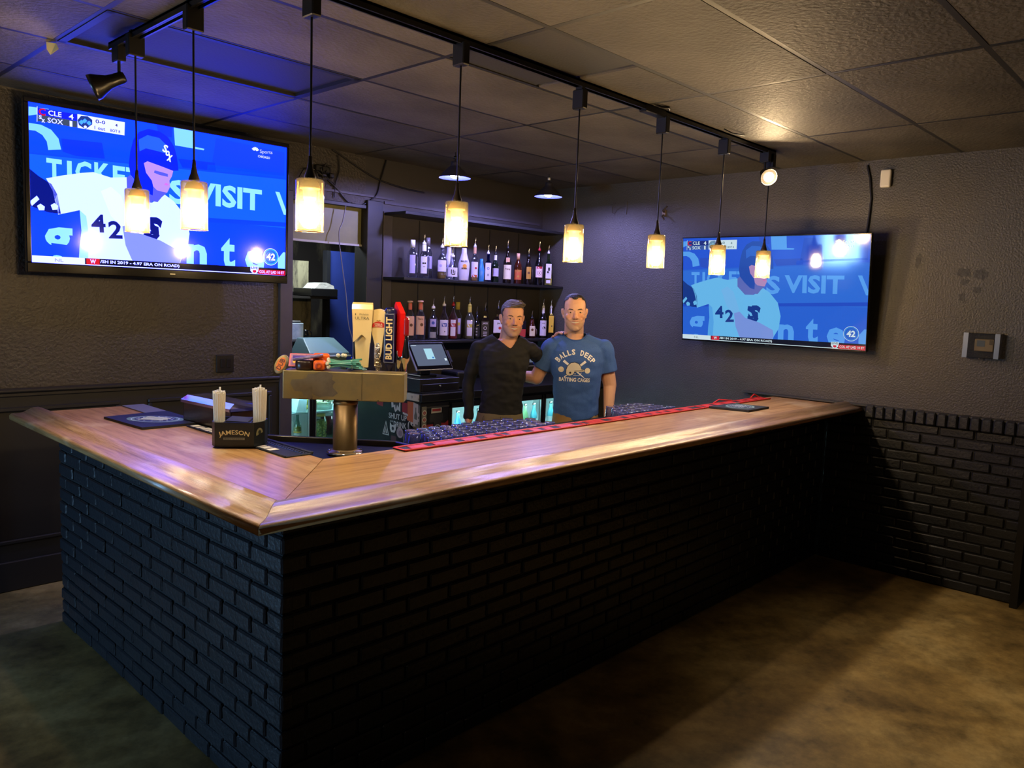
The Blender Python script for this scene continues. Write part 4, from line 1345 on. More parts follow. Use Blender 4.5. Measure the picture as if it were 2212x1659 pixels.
b.tube([(3.08, YB - .02, 2.62), (3.11, YB - .03, 2.68), (3.18, YB - .03, 2.695), (3.25, YB - .03, 2.67)], .006, 6)
b.build('wires', m_black, t)


def cable(name, label, pts, r, mat, y=YB - .012):
    P_ = [Vector((p[0], p[2] if len(p) > 2 else y, p[1])) for p in pts]
    out = []
    for i in range(len(P_) - 1):
        p0, p1, p2, p3 = P_[max(0, i - 1)], P_[i], P_[i + 1], P_[min(len(P_) - 1, i + 2)]
        for s in range(6):
            u = s / 6
            out.append(.5 * ((2 * p1) + (p2 - p0) * u + (2 * p0 - 5 * p1 + 4 * p2 - p3) * u * u + (3 * p1 - p0 - 3 * p2 + p3) * u ** 3))
    out.append(P_[-1])
    b = MB(); b.tube(out, r, 6)
    return tag(b.build(name, mat), label, 'cable')


cable('wall_cable', 'long dark cable sagging along the back wall from the ceiling to the first dome lamp', [(3.36, 2.86), (3.42, 2.838), (3.542, 2.785), (3.694, 2.726), (3.828, 2.691), (4.04, 2.664), (4.25, 2.655)], .006, m_black)
cable('wall_cable', 'thin dark cable dropping straight down beside the tangle of boxes', [(3.409, 2.829), (3.423, 2.729), (3.388, 2.606), (3.384, 2.513)], .005, m_black)
cable('wall_cable', 'dark cable dropping from the ceiling and curling left above the doorway', [(3.859, 2.862), (3.805, 2.695), (3.772, 2.584), (3.677, 2.509), (3.591, 2.471), (3.535, 2.493)], .006, m_black)
cable('wall_cable', 'dark cable running diagonally from the tangle of boxes to the doorway head', [(3.319, 2.637), (3.401, 2.583), (3.485, 2.508), (3.53, 2.49)], .006, m_black)
cable('door_cord', 'thin cord hanging down through the kitchen doorway', [(3.473, 2.461, YB - .03), (3.446, 2.337, YB - .03), (3.415, 2.241, YB - .03), (3.452, 1.99, YB - .03), (3.489, 1.78, YB - .03), (3.514, 1.565, YB - .03), (3.555, 1.439, YB - .03), (3.562, 1.31, YB - .03), (3.60, 1.22, YB - .03)], .004, M('cord_grey', '#6c6c80', rough=.5))

# ------------------------------------------------------------------ lighting track, pendants, spots
track = thing('lighting_track', 'black L-shaped ceiling track carrying the pendants and spots', 'track', (1.355, 2.487, 2.83))
b = MB()
for (lo, hi) in (((1.335, 2.47), (1.343, 3.80)), ((1.367, 2.47), (1.375, 3.80)),):
    b.box((*lo, 2.832), (*hi, 2.861))
b.box((1.335, 2.47, 2.852), (1.375, 3.80, 2.861))
b.box((1.352, 2.47, 2.838), (1.358, 3.80, 2.853))
b.build('left_rail', m_blackmetal, track)
for x0, x1, nm in ((1.335, 3.62, 'near_rail'), (3.66, 5.09, 'far_rail')):
    b = MB()
    b.box((x0, 2.465, 2.832), (x1, 2.473, 2.861)); b.box((x0, 2.50, 2.832), (x1, 2.508, 2.861)); b.box((x0, 2.465, 2.852), (x1, 2.508, 2.861)); b.box((x0, 2.4835, 2.838), (x1, 2.4895, 2.853))
    b.build(nm, m_blackmetal, track)
b = MB(); b.box((3.55, 2.462, 2.822), (3.74, 2.511, 2.861), 0, bev=.004); b.build('joiner', m_black, track)
b = MB(); b.tube([(3.60, 2.45, 2.862), (3.62, 2.42, 2.85), (3.68, 2.41, 2.855), (3.73, 2.44, 2.858)], .007, 6); b.tube([(4.3, 2.42, 2.857), (4.36, 2.40, 2.842), (4.46, 2.39, 2.847), (4.52, 2.40, 2.857)], .004, 6); b.build('loose_wires', m_black, track)

m_shade = glass('amber_glass', '#faebcc', .16, .06, .026, '#ffe2a0')
m_bulb = M('bulb_filament_glow', '#ffffff', emis=('#fff1de', PENDANT))
m_cord = M('cord_black', '#0c0c0d', rough=.35)
m_cordg = M('cord_metal_grey', '#5a5560', rough=.35, metal=.6)


def pendant_proto():
    t = empty('pendant_lamp', (0, 0, 0))
    b = MB(); b.box((-.019, -.034, -.09), (.019, .034, 0), 0, bev=.004); b.box((-.012, -.02, 0), (.012, .02, .014)); b.build('track_adapter', m_black, t)
    b = MB(); b.tube([(0, 0, -.09), (.001, 0, -.35), (0, 0, -.575)], .0042, 8); b.build('cord', m_cord, t)
    b = MB(); b.lathe([(0, -.56), (.006, -.56), (.008, -.585), (.013, -.61), (.021, -.632), (.021, -.64), (0, -.64)], 16); b.build('cord_cap', M('cap_bronze', '#2a2420', rough=.4, metal=.5), t)
    b = MB(); b.lathe([(.0, -.64), (.0255, -.645), (.036, -.668), (.036, -.674), (.025, -.677), (.024, -.70), (.021, -.712), (.0, -.712)], 20); b.build('socket', M('socket_cream', '#b59a60', rough=.5), t)
    b = MB(); b.lathe([(.014, -.712), (.018, -.726), (.030, -.748), (.035, -.768), (.033, -.786), (.022, -.803), (0, -.809)], 16); b.build('bulb', m_bulb, t)
    b = MB(); b.lathe([(.022, -.641), (.046, -.641), (.0495, -.646), (.0495, -.821)], 36); b.lathe([(.0478, -.821), (.0478, -.648), (.045, -.6435), (.022, -.6435)], 36); b.lathe([(.0478, -.821), (.0495, -.821)], 36)
    b.build('glass_shade', m_shade, t)
    b = MB(); b.lathe([(.0477, -.8195), (.0498, -.8195), (.0498, -.823), (.0477, -.823)], 36); b.build('shade_rim', glass('amber_rim', '#b88a3c', .3, .1, .3, '#ffcf6a'), t)
    return t


pend_pos = [(1.355, 3.552), (1.355, 2.998), (1.542, 2.487), (2.244, 2.487), (3.024, 2.487), (3.751, 2.487), (4.437, 2.487), (5.055, 2.487)]
pend_lab = ['pendant lamp nearest the back wall over the short counter', 'second pendant lamp over the short counter, in front of the left television', 'pendant lamp at the track corner, right of the left television', 'fourth pendant lamp, hanging in front of the upper bottle shelf', 'fifth pendant lamp, hanging right of the bottle shelves', 'sixth pendant lamp, hanging left of the right television', 'seventh pendant lamp, over the left part of the right television', 'last pendant lamp on the track, closest to the right wall']
pp = pendant_proto()
tall = [.0, -.008, -.014, -.012, -.032, -.02, -.024, -.015]
for i, ((x, y), lb) in enumerate(zip(pend_pos, pend_lab)):
    mw = T(x, y, 2.846 + tall[i] + .006) @ RZ(0 if i > 1 else PI / 2)
    if i == 0:
        o = pp; o.location = mw.translation; o.rotation_euler = mw.to_euler(); MW[o] = mw
    else:
        o = dup(pp, None, mw)
    tag(o, 'amber glass ' + lb, 'pendant lamp', 'amber cylinder pendant lamps on the track')

m_spotbulb = M('spot_bulb_glow', '#ffffff', emis=('#ffdba6', SPOT))


def spot(name, label, base, aim, strength_mat, watts):
    """track head: adapter, stem, knuckle, bell-shaped hood, bulb"""
    mw = T(*base)
    t = thing(name, label, 'spotlight', mat=mw)
    b = MB(mw); b.box((-.019, -.034, -.075), (.019, .034, 0), 0, bev=.004); b.build('track_adapter', m_black, t)
    b = MB(mw); b.tube([(0, 0, -.07), (0, 0, -.13)], .007, 8); b.build('stem', m_black, t)
    q = mw @ T(0, 0, -.145) @ Vector(aim).normalized().to_track_quat('Z', 'Y').to_matrix().to_4x4()
    b = MB(q); b.ell((0, 0, 0), .022, 0, 12); b.lathe([(0, -.028), (.02, -.026), (.026, -.015), (.027, .02), (.03, .045), (.042, .075), (.054, .1), (.0555, .118), (.0535, .118), (.05, .1), (.038, .075), (.026, .05), (0, .045)], 28)
    b.build('hood', M('spot_hood_black', '#0f0d0c', rough=.3, metal=.3, spec=.7), t)
    b = MB(q); b.lathe([(0, .095), (.02, .102), (.032, .11), (.0, .116)], 20); b.build('bulb', strength_mat, t)
    return t


spot('track_spotlight', 'black bell-shaped track spotlight turned to the left wall', (1.355, 3.735, 2.846), (-.78, .42, -.42), M('spot_bulb_dim', '#ffffff', emis=('#ffd79a', SPOT * .5)), 30.0)
spot('track_spotlight', 'track spotlight shining towards the viewer at the right end of the track', (4.985, 2.487, 2.846), (-.70, -.66, -.38), m_spotbulb, 800.0)

# two blue-lit dome lamps over the back bar
m_led = M('led_blue_white', '#ffffff', emis=('#a8a4ff', DOME))
m_domei = M('dome_inner_led_blue', '#11185c', rough=.6)  # blue glow of the LED painted into the reflector colour
for i, (x, y, cord) in enumerate(((3.942, 4.4, True), (5.05, 4.45, False))):
    mw = T(x, y, 2.676)
    t = thing('dome_lamp', ('blue-glowing metal dome lamp ' + ('above the upper bottle shelf, partly behind a pendant' if i == 0 else 'near the corner with a white collar on its cord')), 'dome lamp', mat=mw, group='blue-glowing dome lamps')
    b = MB(mw)
    b.lathe([(.118, .0), (.108, .012), (.085, .04), (.055, .068), (.034, .086), (.03, .10), (.03, .118), (0, .12)], 32)
    b.build('dome', M('dome_grey', '#3a3946', rough=.4, metal=.3), t)
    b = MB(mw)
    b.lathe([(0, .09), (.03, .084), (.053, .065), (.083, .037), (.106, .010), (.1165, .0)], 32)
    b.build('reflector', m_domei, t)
    b = MB(mw); b.lathe([(.0, .07), (.014, .066), (.022, .05), (.033, .028), (.031, .012), (.02, .001), (0, -.003)], 18); b.build('bulb', m_led, t)
    b = MB(mw); b.tube([(0, 0, .118), (.002, 0, .15), (0, 0, .19)], .004, 6); b.lathe([(0, .138), (.011, .138), (.011, .158), (0, .158)], 12, 1); b.build('cord', [m_cord, m_white if i else m_cord], t)

# torn paper scrap hanging from the ceiling grid
b = MB(); b.add([(1.155, 4.03, 2.862), (1.185, 4.0, 2.858), (1.19, 3.985, 2.835), (1.165, 4.01, 2.805), (1.155, 4.025, 2.83), (1.158, 4.034, 2.86), (1.189, 4.004, 2.857), (1.193, 3.989, 2.834), (1.167, 4.013, 2.806)], [(0, 1, 2, 3, 4), (5, 8, 7, 6)])
tag(b.build('paper_scrap', M('paper_cream', '#cfc08a', rough=.7)), 'small torn cream paper scrap hanging from the ceiling grid', 'paper')
# ------------------------------------------------------------------ back bar
m_shelf = M('shelf_black_paint', '#1a1a1b', rough=.4, bump=(12, .1))
SHU, SHL, SHT = 1.945, 1.449, 2.45
for nm, z, x0, lb in (('upper', SHU, 3.835, 'black wall shelf carrying the upper row of bottles'), ('lower', SHL, 3.835, 'black wall shelf carrying the lower row of bottles'), ('top', SHT, 3.835, 'empty black shelf above the upper row of bottles')):
    b = MB(); b.box((x0, 4.83, z - .022), (5.745, YB - .004, z), 0, bev=.002)
    tag(b.build('wall_shelf', m_shelf), lb, 'shelf')

counter_b = thing('back_counter', 'black back bar counter top under the lower bottle shelf', 'counter', (4.6, 4.7, 1.05))
b = MB(); b.box((3.575, 4.27, 1.045), (5.745, YB - .015, 1.104), 0, bev=.006, seg=2); b.build('counter_top', M('back_counter_black', '#17171a', rough=.3, coat=.2), counter_b)
b = MB(); b.box((3.5715, 4.30, 1.05), (3.575, 4.66, 1.10)); b.build('pale_sticker_strip', M('sticker_pale', '#b9c0ae', rough=.5, var=(30, '#8d948a', .55, .6)), counter_b)

# sticker-covered cabinet at the left end
m_cab = M('cabinet_black', '#141518', rough=.4)
cab = thing('back_cabinet', 'black cabinet covered with stickers at the left end of the back bar', 'cabinet', (3.8, 4.6, 0))
b = MB(); b.box((3.59, 4.30, 0), (3.86, YB - .02, 1.044)); b.build('body', m_cab, cab)
side = lambda y, z, dx=.0012: plane_mat((3.59 - dx, y, z), (0, -1, 0), (0, 0, 1))     # viewer's right is -y
front = lambda x, z, dy=.0012: plane_mat((x, 4.30 - dy, z), (1, 0, 0), (0, 0, 1))
m_sw = M('sticker_white', '#b5b8b4', rough=.5)
m_sg = M('sticker_green_grey', '#5b665e', rough=.5, var=(14, '#6d776c'))
m_so = M('sticker_orange', '#b4633c', rough=.5)
m_sr = M('sticker_red', '#8e2530', rough=.5)
m_sd = M('sticker_dark', '#2a2c30', rough=.5)
m_sp = M('sticker_pinkgrey', '#a8979c', rough=.5, var=(40, '#8e8287'))
m_sbr = M('sticker_brown', '#5e4a2c', rough=.5, var=(25, '#6e5f48'))


def sticker(fn, mats):
    b = MB(); fn(b); o = b.build('sticker', mats, cab); return o


def disc(b, q, r, mi=0, dz=0.0, n=20): b.lathe([(1e-4, dz), (r, dz)], n, mi, mat=q)


q = side(4.56, .875)
def f(b):
    b.text('SHUT UP', .042, q @ T(0, .03, .0004), 0, .02, width=.215); b.text('DRINK', .042, q @ T(.03, -.028, .0004), 0, .02, width=.15); b.text('and', .014, q @ T(-.072, -.01, .0004), 0, .01, width=.035)
sticker(f, m_sw)
# upper row
def f(b):
    q = side(4.58, .965); b.face([(x, z, .0003) for x, z in ((-.06, .05), (-.055, 0), (-.03, .01), (-.01, -.03), (.02, -.005), (.05, -.02), (.05, .05))], 0, q); b.face([(x, z, .0006) for x, z in ((-.04, .05), (-.03, .02), (-.012, .03), (-.004, -.012), (.01, .03), (.03, .01), (.036, .05))], 1, q)
sticker(f, [m_sw, m_sd])
def f(b): q = side(4.78, .99); b.face([(-.04, -.02, .0003), (.04, -.03, .0003), (.04, .04, .0003), (-.04, .04, .0003)], 0, q)
sticker(f, m_sr)
def f(b):
    q = side(4.48, .97); b.face([(-.03, -.02, .0003), (.035, -.03, .0003), (.035, .05, .0003), (-.03, .05, .0003)], 0, q); b.face([(-.02, -.035, .0006), (.04, -.045, .0006), (.04, -.03, .0006), (-.02, -.02, .0006)], 1, q)
sticker(f, [m_sr, m_sw])
def f(b): q = side(4.405, .945); b.face([(-.045, -.05, .0003), (.035, -.06, .0003), (.035, .09, .0003), (-.045, .09, .0003)], 0, q)
sticker(f, m_so)
def f(b):
    q = side(4.35, .985); b.face([(-.03, -.10, .0006), (.025, -.11, .0006), (.025, .04, .0006), (-.03, .05, .0006)], 0, q)
    b.face([(x, z, .001) for x, z in ((-.016, -.07), (.012, -.075), (.016, -.045), (.004, -.015), (.004, .015), (-.006, .015), (-.006, -.015), (-.018, -.045))], 1, q)
sticker(f, [m_sw, m_sg])
def f(b):
    q = side(4.32, .80); b.face([(-.025, -.3, .0003), (.016, -.3, .0003), (.016, .22, .0003), (-.025, .22, .0003)], 0, q)
    disc(b, q @ T(-.004, .15, .0008), .015, 1); b.box((-.014, .10, .0006), (.008, .12, .0009), 1, mat=q); b.box((-.008, -.14, .0006), (.002, -.06, .0009), 1, mat=q)
sticker(f, [m_sg, m_sw])
def f(b):
    q = side(4.395, .858); disc(b, q, .045, 0); b.face([(x, z, .0006) for x, z in ((-.035, -.02), (-.03, .02), (-.015, .035), (-.01, 0), (.0, -.03), (.028, -.03), (.028, -.012), (.0, -.01), (-.012, -.035))], 1, q); disc(b, q @ T(.012, .012, .0006), .007, 1)
sticker(f, [m_sw, m_sd])
def f(b): q = side(4.36, .80); b.face([(-.03, -.06, .0002), (.03, -.065, .0002), (.03, .06, .0002), (-.03, .06, .0002)], 0, q)
sticker(f, m_sbr)
def f(b):
    q = side(4.70, .80); b.face([(-.04, -.05, .0003), (.04, -.05, .0003), (0, .06, .0003)], 0, q); b.face([(-.03, -.043, .0006), (.03, -.043, .0006), (0, .043, .0006)], 1, q); b.face([(-.02, -.036, .0009), (-.005, -.036, .0009), (.0, .02, .0009)], 0, q); b.face([(.005, -.036, .0009), (.02, -.036, .0009), (.004, .0, .0009)], 0, q)
sticker(f, [m_sw, m_sd])
def f(b):
    q = side(4.615, .815); b.face([(x, z, .0003) for x, z in ((-.036, .04), (-.036, -.01), (-.02, -.035), (.02, -.035), (.036, -.01), (.036, .04), (.015, .02), (-.015, .02))], 0, q); disc(b, q @ T(0, -.005, .0006), .014, 1)
sticker(f, [m_sw, m_sd])
def f(b): q = side(4.53, .79); disc(b, q, .04, 0); disc(b, q @ T(.006, -.004, .0005), .022, 1)
sticker(f, [m_sp, M('sticker_mauve', '#7d6a78', rough=.5)])
def f(b): q = side(4.60, .735); b.face([(-.035, -.03, .0003), (.03, -.035, .0003), (.03, .02, .0003), (-.035, .02, .0003)], 0, q)
sticker(f, M('sticker_maroon', '#4a2c32', rough=.5))
def f(b): q = side(4.445, .70); b.face([(-.04, -.12, .0005), (-.005, -.13, .0005), (-.002, -.105, .0005), (.036, -.09, .0005), (.036, .08, .0005), (-.04, .09, .0005)], 0, q)
sticker(f, m_sp)
def f(b): q = side(4.365, .715); disc(b, q, .045, 0); disc(b, q @ T(0, 0, .0004), .038, 1); disc(b, q @ T(0, 0, .0008), .02, 2)
sticker(f, [m_sw, m_sd, m_sg])
def f(b): q = side(4.53, .665); disc(b, q, .036, 0); disc(b, q @ T(.004, .004, .0004), .024, 1)
sticker(f, [m_sg, m_sd])
def f(b): q = side(4.37, .615); b.text('OBX', .022, q @ T(0, .012, .0004), 0, .02, width=.05); b.box((-.02, -.03, .0003), (.022, -.008, .0006), 0, mat=q)
sticker(f, m_sw)
def f(b): q = side(4.58, .60); disc(b, q, .036, 0); disc(b, q @ T(-.05, -.01, -.0003), .03, 1)
sticker(f, [m_sw, m_sp])
def f(b): q = side(4.45, .585); b.face([(-.05, -.04, .0003), (.05, -.04, .0003), (0, .03, .0003)], 0, q); b.face([(-.038, -.034, .0006), (.038, -.034, .0006), (0, .02, .0006)], 1, q)
sticker(f, [m_sw, m_sd])
# front door of the cabinet
b = MB(); b.box((3.60, 4.292, .1), (3.64, 4.30, 1.01)); b.build('door_stile', M('stile_grey', '#6f706e', rough=.4), cab)
b = MB(); b.box((3.64, 4.294, .995), (3.86, 4.30, 1.006)); b.build('door_edge', M('door_edge_grey', '#3c3d40', rough=.4), cab)
def f(b):
    for k in range(3):
        q = plane_mat((3.62, 4.2908, .965 - .05 * k), (1, 0, 0), (0, 0, 1)); disc(b, q, .021, 0); disc(b, q @ T(0, 0, .0005), .012, 1); b.face([(-.004, -.006, .001), (.006, 0, .001), (-.004, .006, .001)], 0, q)
sticker(f, [m_sw, m_sr])
def f(b): q = front(3.74, .975); b.face([(-.05, -.02, .0003), (.05, -.018, .0003), (.05, .022, .0003), (-.048, .02, .0003)], 0, q); b.box((-.04, -.006, .0004), (.04, .012, .0009), 1, mat=q)
sticker(f, [m_sw, m_sr])
def f(b): q = front(3.745, .925); b.face([(-.07, -.035, .0003), (.06, -.035, .0003), (.06, .024, .0003), (-.07, .024, .0003)], 0, q)
sticker(f, m_sd)
def f(b): q = front(3.675, .845); b.face([(-.035, -.07, .0003), (.035, -.07, .0003), (.035, .03, .0003), (-.035, .03, .0003)], 0, q); b.face([(-.025, -.05, .0006), (.025, -.05, .0006), (.025, .015, .0006), (-.025, .015, .0006)], 1, q)
sticker(f, [m_sr, m_sp])
def f(b):
    q = front(3.752, .84); b.face([(-.036, -.06, .0006), (.036, -.06, .0006), (.036, .05, .0006), (-.036, .05, .0006)], 0, q); disc(b, q @ T(0, 0, .001), .03, 1); disc(b, q @ T(0, 0, .0014), .024, 0)
    b.face([(.02 * math.cos(PI / 2 + k * PI / 5) * (1 if k % 2 == 0 else .45), .02 * math.sin(PI / 2 + k * PI / 5) * (1 if k % 2 == 0 else .45), .0018) for k in range(10)], 1, q)
sticker(f, [m_sd, m_sw])
def f(b): q = front(3.818, .845); b.face([(-.04, -.07, .0003), (.04, -.07, .0003), (.04, .05, .0003), (.01, .03, .0003), (-.04, .035, .0003)], 0, q); b.face([(-.03, -.055, .0006), (.028, -.055, .0006), (.028, .0, .0006), (-.03, .0, .0006)], 1, q)
sticker(f, [m_sr, m_sp])

# glass-door coolers to the right
m_fr = M('cooler_black', '#101113', rough=.35)
m_fin = M('cooler_inside_white', '#dce8e6', rough=.5)
m_led2 = M('cooler_strip_light', '#ffffff', emis=('#d4f8ff', 7.0 * FRIDGE))
m_cglass = glass('cooler_glass', '#e6f6f6', .12, .04)


def cooler(name, label, x0, x1, yf, yb, z0, z1, doors, lit=1.0):
    t = thing(name, label, 'refrigerator', ((x0 + x1) / 2, (yf + yb) / 2, 0))
    b = MB()
    w = .03
    b.box((x0, yf + .03, z0), (x0 + w, yb, z1)); b.box((x1 - w, yf + .03, z0), (x1, yb, z1)); b.box((x0, yf + .03, z1 - w), (x1, yb, z1)); b.box((x0, yf + .03, z0), (x1, yb, z0 + .1)); b.box((x0, yb - w, z0), (x1, yb, z1))
    b.build('cabinet', m_fr, t)
    b = MB()
    b.box((x0 + w, yb - w - .006, z0 + .1), (x1 - w, yb - w, z1 - w)); b.box((x0 + w, yf + .04, z0 + .1), (x0 + w + .006, yb - w, z1 - w)); b.box((x1 - w - .006, yf + .04, z0 + .1), (x1 - w, yb - w, z1 - w)); b.box((x0 + w, yf + .04, z0 + .1), (x1 - w, yb - w, z0 + .106)); b.box((x0 + w, yf + .04, z1 - w - .006), (x1 - w, yb - w, z1 - w))
    b.build('liner', m_fin, t)
    b = MB(); b.box((x0 + .05, yf + .05, z1 - w - .02), (x1 - .05, yf + .065, z1 - w - .008)); b.box((x0 + w + .008, yf + .05, z0 + .14), (x0 + w + .018, yf + .06, z1 - w - .02)); b.box((x1 - w - .018, yf + .05, z0 + .14), (x1 - w - .008, yf + .06, z1 - w - .02)); b.build('strip_light', m_led2, t)
    n = len(doors) - 1
    for i in range(n):
        a, c = doors[i] + .003, doors[i + 1] - .003
        b = MB()
        for (p0, p1, q0, q1) in ((a, a + .026, z0 + .1, z1 - .02), (c - .026, c, z0 + .1, z1 - .02), (a, c, z1 - .06, z1 - .02), (a, c, z0 + .1, z0 + .15)):
            b.box((p0, yf, q0), (p1, yf + .028, q1), 0, bev=.003)
        d = b.build('door', m_fr, t)
        b = MB(); b.box((a + .025, yf + .012, z0 + .149), (c - .025, yf + .016, z1 - .059)); b.build('pane', m_cglass, d)
        b = MB(); b.box((a + .025, yf - .001, z0 + .149), (a + .029, yf + .012, z1 - .06)); b.box((c - .029, yf - .001, z0 + .149), (c - .025, yf + .012, z1 - .06)); b.build('edge_trim', M('trim_bright', '#b8c8c8', rough=.25, metal=.6), d)
    for z in ((z0 + .42, z0 + .70) if lit == 1.0 else (z0 + .42,)):
        if z < z1 - .12:
            b = MB()
            for k in range(16): b.box((x0 + .04, yf + .07 + k * (yb - yf - .14) / 15, z), (x1 - .04, yf + .073 + k * (yb - yf - .14) / 15, z + .004))
            b.box((x0 + .04, yf + .066, z - .004), (x1 - .04, yf + .07, z + .012)); b.build('wire_shelf', M('shelf_wire_white', '#d6e0e0', rough=.4), t)
    return t


cooler('bar_cooler', 'black glass-door bar cooler behind the two men, bright inside', 3.865, 5.70, 4.30, YB - .02, 0.0, 1.04, [3.865, 4.40, 4.93, 5.35, 5.70])
FX0, FX1, FY = 2.80, 3.98, 5.275
fr = cooler('glass_door_fridge', 'bright two-door glass fridge behind the beer tower', FX0, FX1, FY, 5.605, 0.0, 1.12, [FX0, 3.316, FX1], 2.0)

# contents: fridge
def jar(x, y, z, r, h, label, fill, lid, grains=None):
    t = thing('jar', label, 'jar', (x, y, z))
    b = MB(T(x, y, z)); b.lathe([(0, 0), (r, .002), (r, h * .78), (r * .8, h * .88), (r * .8, h * .92), (0, h * .92)], 18); b.build('glass_body', glass('jar_glass', '#eef6f0', .15, .05), t)
    b = MB(T(x, y, z)); b.lathe([(0, .004), (r * .95, .004), (r * .95, h * .74), (0, h * .74)], 18); b.build('contents', fill, t)
    if grains:
        rnd = random.Random(4); b = MB(T(x, y, z))
        for k in range(150):
            a, zz = rnd.uniform(0, 6.28), rnd.uniform(.01, h * .72); b.ell((r * .93 * math.cos(a), r * .93 * math.sin(a), zz), (.0085, .0085, .007), 0, 6)
        tag(b.build('olives', grains, t), kind='stuff')
    b = MB(T(x, y, z)); b.lathe([(0, h * .9), (r * .84, h * .9), (r * .84, h), (0, h)], 18); b.build('lid', lid, t)


ZS1, ZS0 = .714, .80
m_lidw = M('lid_white', '#d8e8e6', rough=.4)
ZF = .628
jar(3.48, 5.42, ZF, .045, .20, 'tall jar of green olives with a yellow lid in the fridge', M('brine', '#8d9a4e', rough=.5), M('lid_yellow', '#b8b060', rough=.4), M('olive_green', '#a3a957', rough=.5, var=(60, '#7f8a3a')))
jar(3.62, 5.545, ZF, .055, .20, 'jar of red cherries with a white lid in the fridge', M('cherry_red', '#8e1c30', rough=.4), m_lidw)
t = thing('food_tub', 'white plastic tub with a clear lid at the front of the fridge', 'tub', (3.70, 5.405, ZF))
b = MB(T(3.70, 5.405, ZF)); b.lathe([(0, 0), (.08, .0), (.092, .085), (.095, .088), (0, .088)], 24); b.build('tub', M('tub_white', '#d6dcda', rough=.5), t)
b = MB(T(3.70, 5.405, ZF)); b.lathe([(.097, .089), (.097, .1), (.055, .135), (0, .14)], 24); b.build('lid', glass('tub_lid', '#e8f4f4', .35, .12, .3, '#d6e8e8'), t)
t = thing('beer_bottle', 'pale bottle with a yellow label standing in the left side of the fridge', 'bottle', (3.27, 5.42, ZF))
b = MB(T(3.27, 5.42, ZF)); b.lathe([(0, 0), (.03, 0), (.031, .10), (.024, .14), (.0125, .17), (.0125, .215), (0, .215)], 16); b.build('glass_body', glass('bottle_pale', '#cfe8dc', .25, .05, .25, '#bfe0d8'), t)
b = MB(T(3.27, 5.42, ZF)); b.lathe([(.0315, .03), (.0315, .062)], 16); b.lathe([(.0318, .066), (.0275, .11)], 16, 1); b.build('label', [M('label_pale', '#c8d6d2', rough=.5), M('label_yellow', '#d8b23c', rough=.5)], t)
t = thing('storage_bin', 'pale translucent bin leaning on the upper left fridge shelf', 'bin', (3.26, 5.42, .862))
b = MB(T(3.26, 5.42, .862)); b.prism([(-.04, 0), (.05, 0), (.06, .16), (.0, .16)], -.06, .06, mat=RX(PI / 2)); b.build('bin', M('bin_pale_blue', '#b4d4da', rough=.4), t)
t = thing('lemon_bag', 'clear bag of yellow lemons on the upper fridge shelf', 'bag', (3.345, 5.42, .862))
rnd = random.Random(2)
b = MB(T(3.345, 5.42, .862))
for k in range(12): b.ell((rnd.uniform(-.012, .014), rnd.uniform(-.03, .03), .02 + k * .012), (.022, .02, .018), 0, 8)
tag(b.build('lemons', M('lemon_yellow', '#d2c84a', rough=.5), t), kind='stuff')
t = thing('bag_of_greens', 'plastic tub of pale green leaves on the upper right fridge shelf', 'food', (3.52, 5.45, .862))
b = MB(T(3.52, 5.45, .862)); b.lathe([(0, 0), (.07, 0), (.085, .06), (.083, .062), (0, .05)], 20); b.build('tub', glass('salad_tub', '#e4f2e8', .25, .1, .35, '#cfe0d0'), t)
b = MB(T(3.52, 5.45, .862))
for k in range(24):
    a, r = rnd.uniform(0, 6.28), .07 * math.sqrt(rnd.random()); b.ell((r * math.cos(a), r * math.sin(a), .045 + rnd.uniform(0, .035)), (.022, .016, .012), 0, 6)
tag(b.build('leaves', M('leaf_pale', '#a9c08a', rough=.6, var=(30, '#c2cfa6')), t), kind='stuff')
tt = thing('white_bottle', 'white plastic bottle at the right edge of the fridge', 'bottle', (3.885, 5.40, ZF))
b = MB(T(3.885, 5.40, ZF)); b.lathe([(0, 0), (.03, 0), (.03, .12), (.02, .14), (.018, .17), (0, .17)], 14); b.build('body', m_lidw, tt)
# false floor where these stand
b = MB(); b.box((FX0 + .037, FY + .045, .617), (FX1 - .037, 5.565, .625)); b.box((FX0 + .037, FY + .07, .851), (FX1 - .037, 5.565, .857)); b.box((FX0 + .037, FY + .066, .849), (FX1 - .037, FY + .07, .861)); b.build('glass_shelf', M('fridge_shelf', '#a9cfcf', rough=.3), fr)

# contents: bar cooler (rows of bottles and cans)
m_cans = [M('can_blue', '#3f86d8', rough=.35), M('can_white', '#d2e4ea', rough=.4), M('can_teal', '#58b8c8', rough=.4), M('can_gold', '#c8b46a', rough=.4), M('can_green', '#7fae7a', rough=.4)]
canme = {}
rnd = random.Random(8)
kk = 0
for zs in (.430, .713):
    for i in range(16):
        x = 3.955 + i * .11
        if abs(x - 5.70) < .08: continue
        mi = rnd.choice((0, 1, 2, 2, 0)) if x < 4.5 else rnd.choice((1, 3, 4, 2))
        if mi not in canme:
            b = MB(); b.lathe([(0, 0), (.029, 0), (.031, .006), (.031, .10), (.026, .13), (.013, .16), (.013, .21), (0, .212)], 12, 0); b.lathe([(.0316, .03), (.0316, .085)], 12, 1); b.lathe([(.0142, .195), (.0142, .213), (0, .2135)], 10, 2)
            canme[mi] = b.build('cooler_bottle', [m_cans[mi], M('can_label', '#e2ecec', rough=.5), m_steel])
            o = canme[mi]; o.location = (x, 4.42, zs + .006)
        else:
            o = canme[mi].copy(); COL.objects.link(o); o.location = (x, 4.42, zs + .006)
        nmn = ('blue', 'white', 'teal', 'gold', 'green')[mi]
        tag(o, nmn + (' bottle on the upper' if zs > .6 else ' bottle on the lower') + ' rack of the bar cooler', 'bottle', nmn + ' bottles on the ' + ('upper' if zs > .6 else 'lower') + ' cooler rack')

